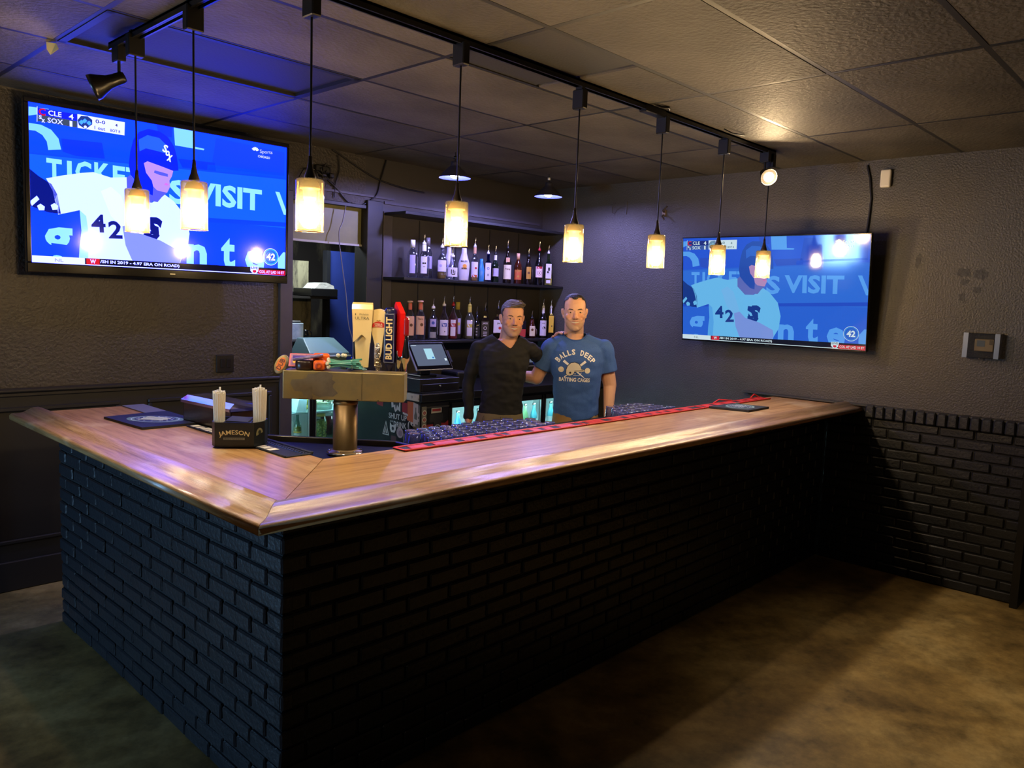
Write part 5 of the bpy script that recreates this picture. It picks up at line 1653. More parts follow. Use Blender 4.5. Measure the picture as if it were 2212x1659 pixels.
# ------------------------------------------------------------------ till
t = thing('cash_drawer', 'black steel cash drawer under the left till screen', 'cash drawer', (3.78, 4.5, 1.104))
b = MB(); b.box((3.60, 4.325, 1.106), (3.985, 4.70, 1.206), 0, bev=.003); b.build('case', M('drawer_black', '#1e1f26', rough=.4), t)
b = MB(); b.box((3.612, 4.318, 1.116), (3.973, 4.326, 1.168), 0, bev=.002); b.build('drawer_front', M('drawer_front', '#17171e', rough=.35), t)
b = MB(); b.lathe([(0, 0), (.010, 0), (.010, .006), (0, .007)], 16, mat=plane_mat((3.785, 4.3178, 1.152), (1, 0, 0), (0, 0, 1))); b.build('lock', m_chrome, t)
b = MB(); b.box((3.60, 4.30, 1.104), (3.985, 4.33, 1.112)); b.build('front_lip', m_black, t)


def till(label, x, y, z, w, h, yaw, base):
    t = thing('till_screen', label, 'till', (x, y, base))
    q = T(x, y, z) @ RZ(yaw) @ RX(math.radians(55))      # xy plane = screen, tilted back
    b = MB(q); b.box((-w / 2, -h / 2, -.018), (w / 2, h / 2, 0), 0, bev=.006, seg=2); b.build('bezel', M('till_bezel_silver', '#a8a8ae', rough=.3, metal=.5), t)
    b = MB(q); b.box((-w / 2 + .006, -h / 2 + .006, .0002), (w / 2 - .006, h / 2 - .006, .0012)); b.build('black_border', m_blackg, t)
    b = MB(q); b.box((-w / 2 + .022, -h / 2 + .035, .0014), (w / 2 - .022, h / 2 - .02, .002)); s = b.build('display', M('till_display', '#10131a', rough=.2, emis=('#5a6478', 1.0)), t)
    b = MB(q); b.box((-.04, -.03, .0022), (.035, .062, .0026)); b.build('window_graphic', M('till_window', '#10131a', rough=.2, emis=('#a8d8e8', 1.0)), s)
    b = MB(q); b.box((.01, -.022, .0028), (.027, -.01, .0030)); b.build('button_graphic', M('till_button', '#10131a', rough=.2, emis=('#3a78c8', 1.0)), s)
    b = MB(q); b.box((w / 2 - .05, -.045, .0022), (w / 2 - .03, -.025, .0026)); b.box((-w / 2 + .03, h / 2 - .03, .0022), (-w / 2 + .075, h / 2 - .026, .0026)); b.build('icon_graphic', M('till_icon', '#10131a', rough=.2, emis=('#d8e8f0', 1.0)), s)
    b = MB(); b.box((x - .08, y + .01, base + .0), (x + .08, y + .19, base + .014), 0, bev=.004); b.box((x - .05, y + .05, base + .012), (x + .05, y + .09, z - .01), 0, bev=.006); b.build('stand', m_black, t)
    b = MB(q); b.box((w / 2 + .002, -.06, -.03), (w / 2 + .03, .05, -.004), 0, bev=.006); b.build('card_reader', M('reader_dark', '#1c1c22', rough=.4), t)
    return t


till('angled touch-screen till on the cash drawer behind the beer tower', 3.77, 4.42, 1.365, .345, .235, -.02, 1.206)
till('second touch-screen till mostly hidden between the two men', 4.90, 4.52, 1.345, .36, .24, -.02, 1.104)
b = MB(T(4.0, 4.40, 1.104)); b.lathe([(0, 0), (.03, 0), (.035, .09), (.033, .09), (.028, .006), (0, .006)], 16); 
t = tag(b.build('dark_cup', m_blackg), 'small dark cup beside the till', 'cup')
b = MB(T(4.12, 4.52, 1.104)); b.box((-.07, -.1, 0), (.07, .1, .13), 0, bev=.015, seg=2); b.box((-.06, -.101, .02), (.06, -.099, .06), 1)
tag(b.build('receipt_printer', [m_black, M('printer_face', '#1d1d20', rough=.3)]), 'black receipt printer between the till and the man in black', 'printer')

# ------------------------------------------------------------------ kitchen odds and ends seen through the doorway
t = thing('kitchen_shelf', 'dark kitchen shelf carrying a blue box, seen through the doorway', 'shelf', (3.4, 5.9, 1.4))
b = MB(); b.box((2.35, 5.62, 1.395), (3.62, 6.1, 1.41)); b.build('board', M('kitchen_shelf_grey', '#5a5c58', rough=.4, metal=.3), t)
b = MB(); b.box((2.35, 5.64, 0), (3.62, 6.1, 1.395)); b.build('cupboard_base', M('kitchen_black', '#0c0c10', rough=.5), t)
t = thing('kitchen_wall_shelf', 'dark shelf with a tray high in the kitchen beyond the doorway', 'shelf', (3.7, 6.2, 1.76))
b = MB(); b.box((2.6, 5.98, 1.745), (4.0, 6.35, 1.765)); b.build('board', M('kitchen_board_dark', '#252322', rough=.5), t)
b = MB(); b.box((2.6, 6.3, 1.41), (3.93, 6.34, 1.745)); b.box((2.6, 6.3, 1.80), (3.90, 6.34, 2.08)); b.build('back_panel', M('kitchen_panel_smoke', '#8a866c', rough=.6, var=(6, '#3a3630', .45, .66), stretch=(2.2, 2, .7)), t)
t = thing('foil_tray', 'dark tray heaped with white paper on the high kitchen shelf', 'tray', (3.95, 6.1, 1.765))
b = MB(); b.box((3.72, 5.96, 1.766), (3.99, 6.26, 1.835), 0, bev=.006); b.build('tray', M('tray_black', '#121214', rough=.3), t)
b = MB(); b.prism([(0, 0), (.2, 0), (.19, .03), (.12, .055), (.05, .05)], 0, .2, mat=T(3.78, 6.2, 1.834) @ RX(PI / 2)); b.build('paper', M('paper_white', '#b8b8b4', rough=.6, bump=(25, .8)), t)
t = thing('blue_box', 'pale blue cardboard box on the kitchen shelf', 'box', (3.42, 5.75, 1.41))
b = MB(); b.box((3.355, 5.68, 1.411), (3.475, 5.80, 1.545), 0, bev=.003); b.box((3.36, 5.70, 1.545), (3.47, 5.78, 1.565), 1, bev=.01); b.build('box', [M('box_pale_blue', '#8fa9b8', rough=.5, var=(14, '#b4c6d0')), M('bag_black', '#0e0e10', rough=.4)], t)
b = MB(); b.box((3.30, 5.66, 1.411), (3.338, 5.70, 1.62)); tag(b.build('paper_roll_box', M('box_pinkgrey', '#a39797', rough=.6)), 'narrow pale box standing left of the blue box', 'box')
b = MB(); b.lathe([(0, 0), (.025, 0), (.028, .04), (.02, .075), (0, .08)], 12, mat=T(3.535, 5.75, 1.411)); b.tube([(3.555, 5.75, 1.48), (3.585, 5.74, 1.465), (3.59, 5.74, 1.43)], .006, 6); tag(b.build('black_jug', m_blackg), 'small black jug right of the blue box', 'jug')
t = thing('ice_bin', 'grey-blue bin with a sloping lid standing on the glass-door fridge', 'bin', (3.48, 5.44, 1.121))
m_bin = M('bin_greyblue', '#5f7c88', rough=.35, coat=.2)
b = MB(); b.box((3.31, 5.31, 1.1212), (3.65, 5.585, 1.302), 0, bev=.01); b.build('body', m_bin, t)
b = MB()
b.add([(3.295, 5.295, 1.305), (3.665, 5.295, 1.305), (3.665, 5.295, 1.328), (3.295, 5.295, 1.328), (3.36, 5.50, 1.435), (3.65, 5.50, 1.435), (3.36, 5.59, 1.435), (3.65, 5.59, 1.435), (3.295, 5.59, 1.305), (3.665, 5.59, 1.305)], [(0, 1, 2, 3), (3, 2, 5, 4), (4, 5, 7, 6), (0, 3, 4, 6, 8), (1, 9, 7, 5, 2), (6, 7, 9, 8), (0, 8, 9, 1)])
o = b.build('lid', m_bin, t)
mod = o.modifiers.new('round', 'BEVEL'); mod.width = .008; mod.segments = 2
b = MB(); b.box((3.29, 5.283, 1.298), (3.672, 5.30, 1.309), 0, bev=.002); b.build('lid_edge', M('bin_edge_light', '#a8bcc4', rough=.3), t)

# ------------------------------------------------------------------ bottles
def gl(name, c, tr=.0, refl=.22): return glass(name, c, refl, .04, tr, c)


GL = dict(clear=gl('bottle_clear', '#dfe2ea', .06), blue=gl('bottle_blue', '#6a7cd0', .12), green=gl('bottle_green', '#3f6a48', .1), frost=gl('bottle_frost', '#c8cabc', .5), purple=gl('bottle_pink', '#d8c8cc', .15))
OP = dict(dark=M('bottle_dark_brown', '#140c08', rough=.12, coat=.5), black=M('bottle_black', '#0c0b0c', rough=.12, coat=.5), greendk=M('bottle_dark_green', '#0c1c10', rough=.1, coat=.5), malibu=M('bottle_white', '#cfcbe0', rough=.35), red=M('bottle_red', '#a31d1a', rough=.2, coat=.4), aqua=M('bottle_aqua', '#2f7fc0', rough=.3, coat=.3), amber=M('bottle_amber', '#3c1508', rough=.12, coat=.5), yellowish=M('bottle_cloudy', '#a5a188', rough=.3))
m_pour = M('pourer_chrome', '#d8d8d8', rough=.15, metal=1.0)
m_pourw = M('pourer_white', '#e0e0e4', rough=.4)
LC = {k: M('label_' + k, v, rough=.5) for k, v in dict(white='#cfcadd', lilac='#a9a2d2', peach='#c99a78', cream='#c8b48a', orange='#c8803a', gold='#a87c2c', red='#a8202c', blue='#2c4a9c', black='#141416', yellow='#c8a828', badge='#b8a84a', brown='#5a3418', grey='#8c8c94', pink='#e0c8c8', sun='#e09a3a').items()}


def bottle(i, name, label, x, y, z, w, H, body, shape='round', cap='pourer', capc=None, neckc=None, lab=None, liquid=None, group=None, rot=0.0):
    """shape round/shoulder/short/square; lab = list of (kind, z0, z1, colour, text...) on the viewer's side"""
    t = thing(name, label, 'bottle', (x, y, z), 0, group)
    L = T(x, y, z) @ RZ(-PI / 4 + .1 + rot)       # local -y looks to the viewer
    r = w / 2
    pour = .07 if cap == 'pourer' else 0.0
    Hb = H - pour                                    # height of glass with cap
    nr = max(.0115, r * .34)
    if shape == 'square':
        prof = [(0, 0), (r * .95, .002), (r, .008), (r, Hb * .60), (r * .9, Hb * .66), (nr * 1.1, Hb * .74), (nr, Hb * .8), (nr, Hb * .97), (0, Hb * .97)]
    elif shape == 'shoulder':
        prof = [(0, 0), (r * .93, .002), (r, .01), (r, Hb * .58), (r * .93, Hb * .63), (r * .7, Hb * .70), (nr * 1.25, Hb * .76), (nr, Hb * .80), (nr, Hb * .97), (0, Hb * .97)]
    elif shape == 'taper':
        prof = [(0, 0), (r * .8, .002), (r * .86, .01), (r, Hb * .42), (r * .98, Hb * .52), (r * .72, Hb * .66), (nr * 1.35, Hb * .82), (nr * 1.2, Hb * .97), (0, Hb * .97)]
    elif shape == 'bulb':
        prof = [(0, 0), (r * .6, .002), (r * .8, .012), (r, Hb * .25), (r * .95, Hb * .42), (r * .6, Hb * .58), (nr * 1.3, Hb * .72), (nr, Hb * .97), (0, Hb * .97)]
    else:
        prof = [(0, 0), (r * .93, .002), (r, .008), (r, Hb * .55), (r * .95, Hb * .61), (r * .62, Hb * .71), (nr * 1.15, Hb * .78), (nr, Hb * .82), (nr, Hb * .97), (0, Hb * .97)]
    seg = 4 if shape == 'square' else 20
    b = MB(L)
    if shape == 'square':
        pr = [(q * 1.414, zz) for q, zz in prof]
        b.lathe(pr, 4, 0, smooth=False, mat=RZ(PI / 4), sx=1, sy=1)
    else:
        b.lathe(prof, seg, 0)
    b.build('glass_body', body, t)
    if liquid:
        b = MB(L)
        k = .93
        lz = liquid[1] * Hb
        if shape == 'square':
            b.lathe([(0, .006), (r * 1.414 * k, .006), (r * 1.414 * k, lz), (0, lz)], 4, 0, smooth=False, mat=RZ(PI / 4))
        else:
            b.lathe([(0, .006), (r * k * .92, .006), (r * k, .014), (r * k, lz), (0, lz)], 18, 0)
        b.build('liquid', liquid[0], t)
    if neckc:
        b = MB(L); b.lathe([(nr * 1.12, Hb * .78), (nr * 1.12, Hb * .96)], 14); b.build('neck_foil', neckc, t)
    top = Hb * .97
    b = MB(L)
    if cap == 'pourer':
        b.lathe([(0, top - .004), (nr * 1.05, top - .004), (nr * 1.05, top + .012), (.006, top + .02), (.0055, top + .03), (0, top + .03)], 12, 0)
        b.tube([(0, 0, top + .02), (0, 0, top + .045), (.003, -.002, H - .006), (.005, -.003, H)], [.0048, .0044, .0042, .004], 8, 1)
        b.build('pourer', [capc or m_black, m_pour], t)
    elif cap == 'tallcap':
        b.lathe([(0, Hb * .80), (nr * 1.25, Hb * .80), (nr * 1.25, Hb), (0, Hb)], 14, 0); b.build('cap', capc, t)
    elif cap == 'mushroom':
        b.lathe([(0, top - .004), (nr * .9, top - .004), (nr * .9, top + .0), (nr * 1.6, top + .002), (nr * 1.6, Hb + .004), (0, Hb + .006)], 14, 0); b.build('cap', capc, t)
    elif cap == 'band':
        b.lathe([(0, top - .03), (nr * 1.25, top - .03), (nr * 1.25, top + .004), (0, top + .004)], 14, 0)
        b.tube([(0, 0, top), (0, 0, top + .03)], [.006, .005], 8, 0); b.build('cap', capc, t)
    if cap == 'bandpourer':
        top = Hb * .97 - .07
        pass
    for q in (lab or []):
        kind, z0, z1, c = q[:4]
        z0, z1 = z0 * Hb, z1 * Hb
        span = q[4] if len(q) > 4 else .8
        rr = r * 1.015 + .0006
        lift = .001
        b = MB(L)
        if shape == 'square':
            s = r * span
            b.box((-s, -rr, z0), (s, -rr + .0012, z1), 0)
        else:
            b.lathe([(rr, z0), (rr, z1)], 12, 0, smooth=True, arc=(-PI / 2 - span, -PI / 2 + span))
        o = b.build('label', LC[c], t)
        def wrap(v, rr=rr, zc=(z0 + z1) / 2, dz=0, dx=0):
            nonlocal lift
            if shape == 'square': return Vector((v.x + dx, -rr - lift, zc + v.y + dz))
            a = (v.x + dx) / rr
            return Vector((math.sin(a) * (rr + lift), -math.cos(a) * (rr + lift), zc + v.y + dz))
        for im, mk in enumerate(q[5] if len(q) > 5 else []):
            lift = .0009 + .0004 * im + (.0004 if shape == 'square' else 0)
            b = MB(L)
            if mk[0] == 'text':
                _, s, hh, ww, cc, du, dv = mk
                b.text(s, hh, I4, 0, .02, width=ww * 2 * r * span, fn=lambda v, du=du, dv=dv: wrap(v, dx=du * r, dz=dv * Hb))
            elif mk[0] == 'disc':
                _, rad, cc, du, dv = mk
                vs = [wrap(Vector((rad * r * math.cos(2 * PI * k / 14), rad * r * math.sin(2 * PI * k / 14), 0)), dx=du * r, dz=dv * Hb) for k in range(14)]
                b.add(vs, [tuple(range(14))], 0)
            elif mk[0] == 'bar':
                _, bw, bh, cc, du, dv = mk
                vs = [wrap(Vector((sx_ * bw * r, sy_ * bh * Hb, 0)), dx=du * r, dz=dv * Hb) for sx_, sy_ in ((-1, -1), (-.3, -1), (.3, -1), (1, -1), (1, 1), (.3, 1), (-.3, 1), (-1, 1))]
                b.add(vs, [tuple(range(8))], 0)
            b.build('label_print', LC[cc], o)
    return t


Y1 = 4.945
U, D_ = SHU + .0005, SHL + .0005
gU, gL = 'bottles on the upper shelf', 'bottles on the lower shelf'
# upper shelf, left to right
bottle(1, 'liquor_bottle', 'clear square-shouldered bottle with a white cap, first on the upper shelf', 4.006, Y1, U, .089, .300, GL['clear'], 'shoulder', 'tallcap', m_pourw, lab=[('l', .12, .60, 'lilac', .5)], group=gU)
bottle(2, 'liquor_bottle', 'clear bottle with a white skull label and white neck band on the upper shelf', 4.107, Y1 - .02, U, .092, .35, GL['clear'], 'shoulder', 'pourer', m_pourw, m_pourw, lab=[('l', .14, .62, 'white', .55, [('disc', .16, 'black', -.12, .05), ('disc', .16, 'black', .22, .05), ('bar', .2, .012, 'grey', .05, -.05)])], group=gU)
bottle(3, 'liquor_bottle', 'clear bottle with a pale violet label behind its neighbour on the upper shelf', 4.215, Y1 + .06, U, .08, .335, GL['clear'], 'round', 'tallcap', M('cap_glass', '#6a666c', rough=.2), lab=[('l', .25, .55, 'lilac', .9)], group=gU)
bottle(4, 'liquor_bottle', 'clear bottle with a broad pink-white label and pourer on the upper shelf', 4.300, Y1 - .02, U, .084, .34, GL['clear'], 'round', 'pourer', m_pourw, lab=[('l', .24, .58, 'white', .9, [('disc', .3, 'lilac', -.3, .0), ('bar', .4, .01, 'pink', .2, .06)])], liquid=(M('liq_gold', '#8a7238', rough=.3), .22), group=gU)
bottle(5, 'liquor_bottle', 'short stout clear bottle with a white label of black leaves on the upper shelf', 4.408, Y1 - .03, U, .100, .268, GL['clear'], 'bulb', 'pourer', m_pourw, lab=[('l', .14, .52, 'white', .9, [('bar', .08, .09, 'black', -.2, .02), ('bar', .08, .07, 'black', .1, .03), ('bar', .07, .08, 'black', .38, -.02), ('bar', .25, .02, 'black', .1, -.09)])], group=gU)
bottle(6, 'liquor_bottle', 'white opaque bottle half hidden behind its twin on the upper shelf', 4.455, Y1 + .07, U, .085, .285, OP['malibu'], 'taper', 'none', lab=[('l', .32, .45, 'lilac', .5)], group=gU)
bottle(7, 'liquor_bottle', 'white opaque bottle with an orange sun on it, whole in view on the upper shelf', 4.564, Y1, U, .098, .284, OP['malibu'], 'taper', 'none', lab=[('l', .36, .50, 'white', .7, [('text', 'MALIBU', .016, .9, 'black', .0, .15), ('disc', .38, 'sun', .1, -.0), ('bar', .45, .02, 'brown', .0, -.06)])], group=gU)
bottle(8, 'liquor_bottle', 'slim bottle with a peach neck and white and red label on the upper shelf', 4.689, Y1, U, .064, .373, GL['clear'], 'round', 'pourer', m_pourw, LC['peach'], lab=[('l', .12, .55, 'white', 1.0, [('bar', .7, .035, 'orange', 0, -.18), ('disc', .3, 'red', .3, .04)])], liquid=(M('liq_pale', '#b08a4a', rough=.3), .2), group=gU)
bottle(9, 'liquor_bottle', 'short rounded solid blue bottle on the upper shelf', 4.769, Y1, U, .06, .205, OP['aqua'], 'taper', 'none', lab=None, group=gU)
bottle(10, 'liquor_bottle', 'square pale bottle with a white label and dark oval on the upper shelf', 4.851, Y1, U, .062, .325, GL['blue'], 'square', 'pourer', m_pourw, lab=[('l', .08, .66, 'white', .8, [('disc', .36, 'blue', 0, .10), ('disc', .22, 'white', 0, .10), ('bar', .25, .04, 'grey', 0, -.12)])], group=gU)
bottle(11, 'liquor_bottle', 'dark-topped bottle with a white neck band and lilac label on the upper shelf', 4.941, Y1, U, .067, .322, OP['greendk'], 'round', 'pourer', m_black, m_pourw, lab=[('l', .22, .50, 'lilac', 1.0, [('bar', .7, .01, 'white', 0, .13), ('bar', .7, .01, 'white', 0, -.13)])], group=gU)
bottle(12, 'liquor_bottle', 'tall brown bottle with a large cream label and round neck label on the upper shelf', 5.094, Y1, U, .076, .387, OP['dark'], 'round', 'pourer', m_black, lab=[('l', .12, .52, 'cream', 1.05, [('text', 'Frang', .018, .6, 'brown', 0, .08)]), ('l', .60, .72, 'peach', .45)], group=gU)
bottle(13, 'liquor_bottle', 'short brown bottle with an orange neck and orange label on the upper shelf', 5.234, Y1, U, .073, .278, OP['amber'], 'round', 'tallcap', LC['peach'], lab=[('l', .14, .46, 'orange', 1.05, [('bar', .7, .03, 'gold', 0, .12), ('disc', .25, 'gold', .0, -.05)])], group=gU)
bottle(14, 'liquor_bottle', 'round-bellied dark bottle with a gold arched label on the upper shelf', 5.375, Y1, U, .08, .332, OP['dark'], 'taper', 'pourer', m_black, lab=[('l', .20, .62, 'gold', .55, [('disc', .3, 'brown', .0, .0)])], group=gU)
bottle(15, 'liquor_bottle', 'tall dark bottle with a red neck and a white ringed label on the upper shelf', 5.520, Y1, U, .075, .405, OP['black'], 'round', 'pourer', LC['red'], lab=[('l', .22, .52, 'pink', 1.0, [('disc', .55, 'brown', 0, -.03), ('disc', .46, 'pink', 0, -.03), ('disc', .16, 'brown', 0, -.03), ('bar', .7, .03, 'red', 0, .12)])], group=gU)
bottle(16, 'liquor_bottle', 'dark green bottle with a white pictured label, last on the upper shelf', 5.652, Y1, U, .066, .384, OP['greendk'], 'square', 'pourer', m_pourw, lab=[('l', .22, .66, 'white', .8, [('bar', .3, .05, 'black', .1, .06), ('bar', .25, .03, 'black', -.2, -.03)]), ('l', .08, .17, 'white', .6)], group=gU)
# lower shelf
bottle(1, 'liquor_bottle', 'clear bottle with a tan label and copper cap, first on the lower shelf', 3.993, Y1, D_, .083, .308, GL['clear'], 'round', 'mushroom', LC['peach'], LC['orange'], lab=[('l', .12, .62, 'peach', .9, [('disc', .3, 'brown', .3, .02)])], group=gL)
bottle(2, 'liquor_bottle', 'clear bottle with a tan label and copper cap beside its twin on the lower shelf', 4.075, Y1 - .03, D_, .088, .312, GL['clear'], 'round', 'mushroom', LC['peach'], LC['orange'], lab=[('l', .14, .62, 'peach', .8, [('disc', .3, 'brown', .3, .02), ('text', "Tito's", .018, .6, 'brown', 0, .17)])], group=gL)
bottle(3, 'liquor_bottle', 'slim blue-tinted bottle with a white cap on the lower shelf', 4.160, Y1 + .06, D_, .062, .285, GL['blue'], 'round', 'tallcap', m_pourw, lab=[('l', .2, .5, 'blue', .7)], group=gL)
bottle(4, 'liquor_bottle', 'clear frosted bottle with blue-violet picture label on the lower shelf', 4.238, Y1, D_, .086, .336, GL['clear'], 'shoulder', 'pourer', m_pourw, lab=[('l', .40, .64, 'lilac', .6, [('disc', .3, 'blue', 0, 0)]), ('l', .06, .24, 'grey', .6)], group=gL)
bottle(5, 'liquor_bottle', 'clear bottle with a blue badge on a white label on the lower shelf', 4.355, Y1, D_, .086, .361, GL['purple'], 'round', 'pourer', m_pourw, lab=[('l', .12, .56, 'white', .85, [('bar', .5, .05, 'blue', .1, .08), ('bar', .34, .008, 'white', .1, .09), ('bar', .26, .006, 'white', .1, .06), ('disc', .1, 'black', .2, -.11)])], group=gL)
bottle(6, 'liquor_bottle', 'red-filled bottle with a red badge on a white label on the lower shelf', 4.459, Y1, D_, .085, .365, GL['purple'], 'round', 'pourer', LC['red'], lab=[('l', .10, .56, 'white', .5, [('bar', .5, .05, 'red', .0, .08), ('bar', .34, .008, 'white', 0, .09), ('bar', .26, .006, 'white', 0, .06)])], liquid=(OP['red'], .57), group=gL)
bottle(7, 'liquor_bottle', 'greenish bottle with a gold cap standing behind on the lower shelf', 4.555, Y1 + .05, D_, .088, .315, GL['frost'], 'round', 'tallcap', LC['badge'], lab=[('l', .14, .56, 'lilac', .6, [('bar', .5, .04, 'badge', 0, .06)])], group=gL)
bottle(8, 'liquor_bottle', 'cloudy yellow bottle with a gold collar and yellow badge on the lower shelf', 4.631, Y1 - .02, D_, .090, .363, GL['frost'], 'round', 'pourer', LC['badge'], LC['badge'], lab=[('l', .10, .56, 'white', .5, [('bar', .5, .05, 'badge', .0, .07)])], liquid=(OP['yellowish'], .56), group=gL)
bottle(9, 'liquor_bottle', 'small black bottle with grey print on the lower shelf', 4.736, Y1, D_, .064, .283, OP['black'], 'round', 'pourer', m_black, lab=[('l', .1, .5, 'black', .8, [('disc', .22, 'grey', 0, .12), ('disc', .22, 'grey', 0, 0), ('disc', .22, 'grey', 0, -.12)])], group=gL)
bottle(10, 'liquor_bottle', 'square black-labelled whiskey bottle with white lettering on the lower shelf', 4.838, Y1, D_, .072, .321, OP['dark'], 'square', 'pourer', m_black, lab=[('l', .06, .62, 'black', .95, [('text', 'JACK', .02, .7, 'white', 0, .20), ('disc', .4, 'white', 0, .04), ('disc', .3, 'black', 0, .04), ('bar', .5, .012, 'white', 0, -.10), ('bar', .5, .012, 'white', 0, -.16), ('bar', .4, .012, 'white', 0, -.22)])], group=gL)
bottle(11, 'liquor_bottle', 'dark bottle mostly hidden behind its neighbours on the lower shelf', 4.915, Y1 + .07, D_, .066, .29, OP['dark'], 'round', 'tallcap', m_black, lab=[('l', .1, .5, 'grey', .6)], group=gL)
bottle(12, 'liquor_bottle', 'dark square bottle with a broad white label and red seal beside the older man', 4.972, Y1 - .03, D_, .088, .342, OP['dark'], 'square', 'pourer', m_black, lab=[('l', .2, .62, 'white', 1.0, [('disc', .3, 'red', .3, -.05), ('text', 'Jim B', .018, .5, 'black', .2, .1)])], group=gL)
bottle(13, 'liquor_bottle', 'dark bottle with an orange-red lower half right of the older man', 5.309, Y1, D_, .078, .27, OP['dark'], 'square', 'tallcap', m_black, lab=[('l', .06, .32, 'red', .95)], group=gL)
bottle(14, 'liquor_bottle', 'squat round dark bottle with a gold arched label between the two men', 5.453, Y1, D_, .106, .258, OP['amber'], 'bulb', 'pourer', m_black, lab=[('l', .12, .62, 'cream', .5, [('disc', .22, 'brown', 0, .06)])], group=gL)
bottle(15, 'liquor_bottle', 'dark white-collared bottle with a black emblem on a white label, lower shelf', 5.610, Y1, D_, .074, .37, OP['black'], 'round', 'pourer', m_pourw, m_pourw, lab=[('l', .08, .56, 'white', .9, [('disc', .42, 'black', .2, .0), ('disc', .2, 'white', .2, -.03), ('bar', .4, .01, 'grey', 0, .15)])], group=gL)
bottle(16, 'liquor_bottle', 'dark bottle with a white collar and slanted yellow label, last on the lower shelf', 5.700, Y1 - .02, D_, .062, .368, OP['black'], 'square', 'pourer', m_pourw, m_pourw, lab=[('l', .18, .72, 'yellow', .75, [('disc', .2, 'black', .2, -.06)])], group=gL)
# ------------------------------------------------------------------ the two men
m_skin = M('skin', '#b9805f', rough=.48, spec=.4, attr='tone', bump=(120, .06))
m_eye = M('eye_white', '#c9beb4', rough=.2)
m_iris = M('iris_dark', '#1c120c', rough=.2)
m_teeth = M('teeth', '#d8cdbb', rough=.3)


def capsule(a, c, ra, rb, n=14):
    """closed tapered capsule as (verts, faces)"""
    a, c = Vector(a), Vector(c)
    t = (c - a).normalized()
    u = t.orthogonal().normalized()
    w = t.cross(u)
    rings = []
    for k in range(1, 5): 
        th = -PI / 2 + k * PI / 10
        rings.append((a + t * ra * math.sin(th), ra * math.cos(th)))
    rings.append((a, ra)); rings.append((c, rb))
    for k in range(1, 5):
        th = k * PI / 10
        rings.append((c + t * rb * math.sin(th), rb * math.cos(th)))
    vs = [a - t * ra]
    for p, r in rings:
        vs += [p + (u * math.cos(2 * PI * k / n) + w * math.sin(2 * PI * k / n)) * r for k in range(n)]
    vs.append(c + t * rb)
    fs = [(0, 1 + (k + 1) % n, 1 + k) for k in range(n)]
    for i in range(len(rings) - 1):
        for k in range(n):
            k2 = (k + 1) % n
            fs.append((1 + i * n + k, 1 + i * n + k2, 1 + (i + 1) * n + k2, 1 + (i + 1) * n + k))
    e = len(vs) - 1
    s0 = 1 + (len(rings) - 1) * n
    fs += [(e, s0 + k, s0 + (k + 1) % n) for k in range(n)]
    return vs, fs


def loft(rings, n=28, power=2.2):
    """closed stack of superellipse rings (cx, cy, z, rx, ry)"""
    vs, fs = [], []
    for (cx, cy, z, rx, ry) in rings:
        for k in range(n):
            a = 2 * PI * k / n
            c, s = math.cos(a), math.sin(a)
            vs.append(Vector((cx + rx * math.copysign(abs(c) ** (2 / power), c), cy + ry * math.copysign(abs(s) ** (2 / power), s), z)))
    for i in range(len(rings) - 1):
        for k in range(n):
            k2 = (k + 1) % n
            fs.append((i * n + k, i * n + k2, (i + 1) * n + k2, (i + 1) * n + k))
    fs.append(tuple(reversed(range(n))))
    fs.append(tuple((len(rings) - 1) * n + k for k in range(n)))
    return vs, fs


def ellipsoid(c, r, rot=None, n=16):
    b = bmesh.new()
    bmesh.ops.create_uvsphere(b, u_segments=n, v_segments=n * 2 // 3, radius=1)
    R = rot or I4
    vs = [Vector(c) + (R @ Vector((v.co.x * r[0], v.co.y * r[1], v.co.z * r[2]))) for v in b.verts]
    fs = [tuple(v.index for v in f.verts) for f in b.faces]
    b.free()
    return vs, fs


def fuse(shapes, voxel, smooth=3, name='body'):
    """voxel-fuse closed shapes into one continuous mesh"""
    me = bpy.data.meshes.new(name)
    V, F = [], []
    for vs, fs in shapes:
        k = len(V)
        V += [tuple(v) for v in vs]
        F += [tuple(k + i for i in f) for f in fs]
    me.from_pydata(V, [], F)
    bm = bmesh.new(); bm.from_mesh(me); bmesh.ops.recalc_face_normals(bm, faces=bm.faces[:]); bm.to_mesh(me); bm.free()
    o = bpy.data.objects.new(name, me)
    COL.objects.link(o)
    r = o.modifiers.new('r', 'REMESH'); r.mode = 'VOXEL'; r.voxel_size = voxel; r.use_smooth_shade = True
    s = o.modifiers.new('s', 'SMOOTH'); s.iterations = smooth; s.factor = .5
    dg = bpy.context.evaluated_depsgraph_get()
    out = bpy.data.meshes.new_from_object(o.evaluated_get(dg))
    bpy.data.objects.remove(o)
    bpy.data.meshes.remove(me)
    return out


def attach(me, name, mats, parent, keep=None, disp=None):
    """link a person-local mesh under parent; keep(v)->bool drops faces; disp(v)->Vector moves verts"""
    bm = bmesh.new(); bm.from_mesh(me)
    if disp:
        for v in bm.verts: v.co += disp(v.co, v.normal)
    if keep:
        bmesh.ops.delete(bm, geom=[f for f in bm.faces if not keep(f.calc_center_median())], context='FACES')
        for it in range(10):      # even out the cut edges
            bd = [v for v in bm.verts if v.is_boundary]
            new = {}
            for v in bd:
                nb = [e.other_vert(v) for e in v.link_edges if e.is_boundary]
                if len(nb) == 2: new[v] = v.co.lerp((nb[0].co + nb[1].co) / 2, .6)
            for v, c in new.items(): v.co = c
    bm.to_mesh(me); bm.free()
    for m in (mats if isinstance(mats, list) else [mats]): me.materials.append(m)
    for p in me.polygons: p.use_smooth = True
    me.name = name
    o = bpy.data.objects.new(name, me)
    COL.objects.link(o)
    o.parent = parent
    MW[o] = MW[parent]
    return o


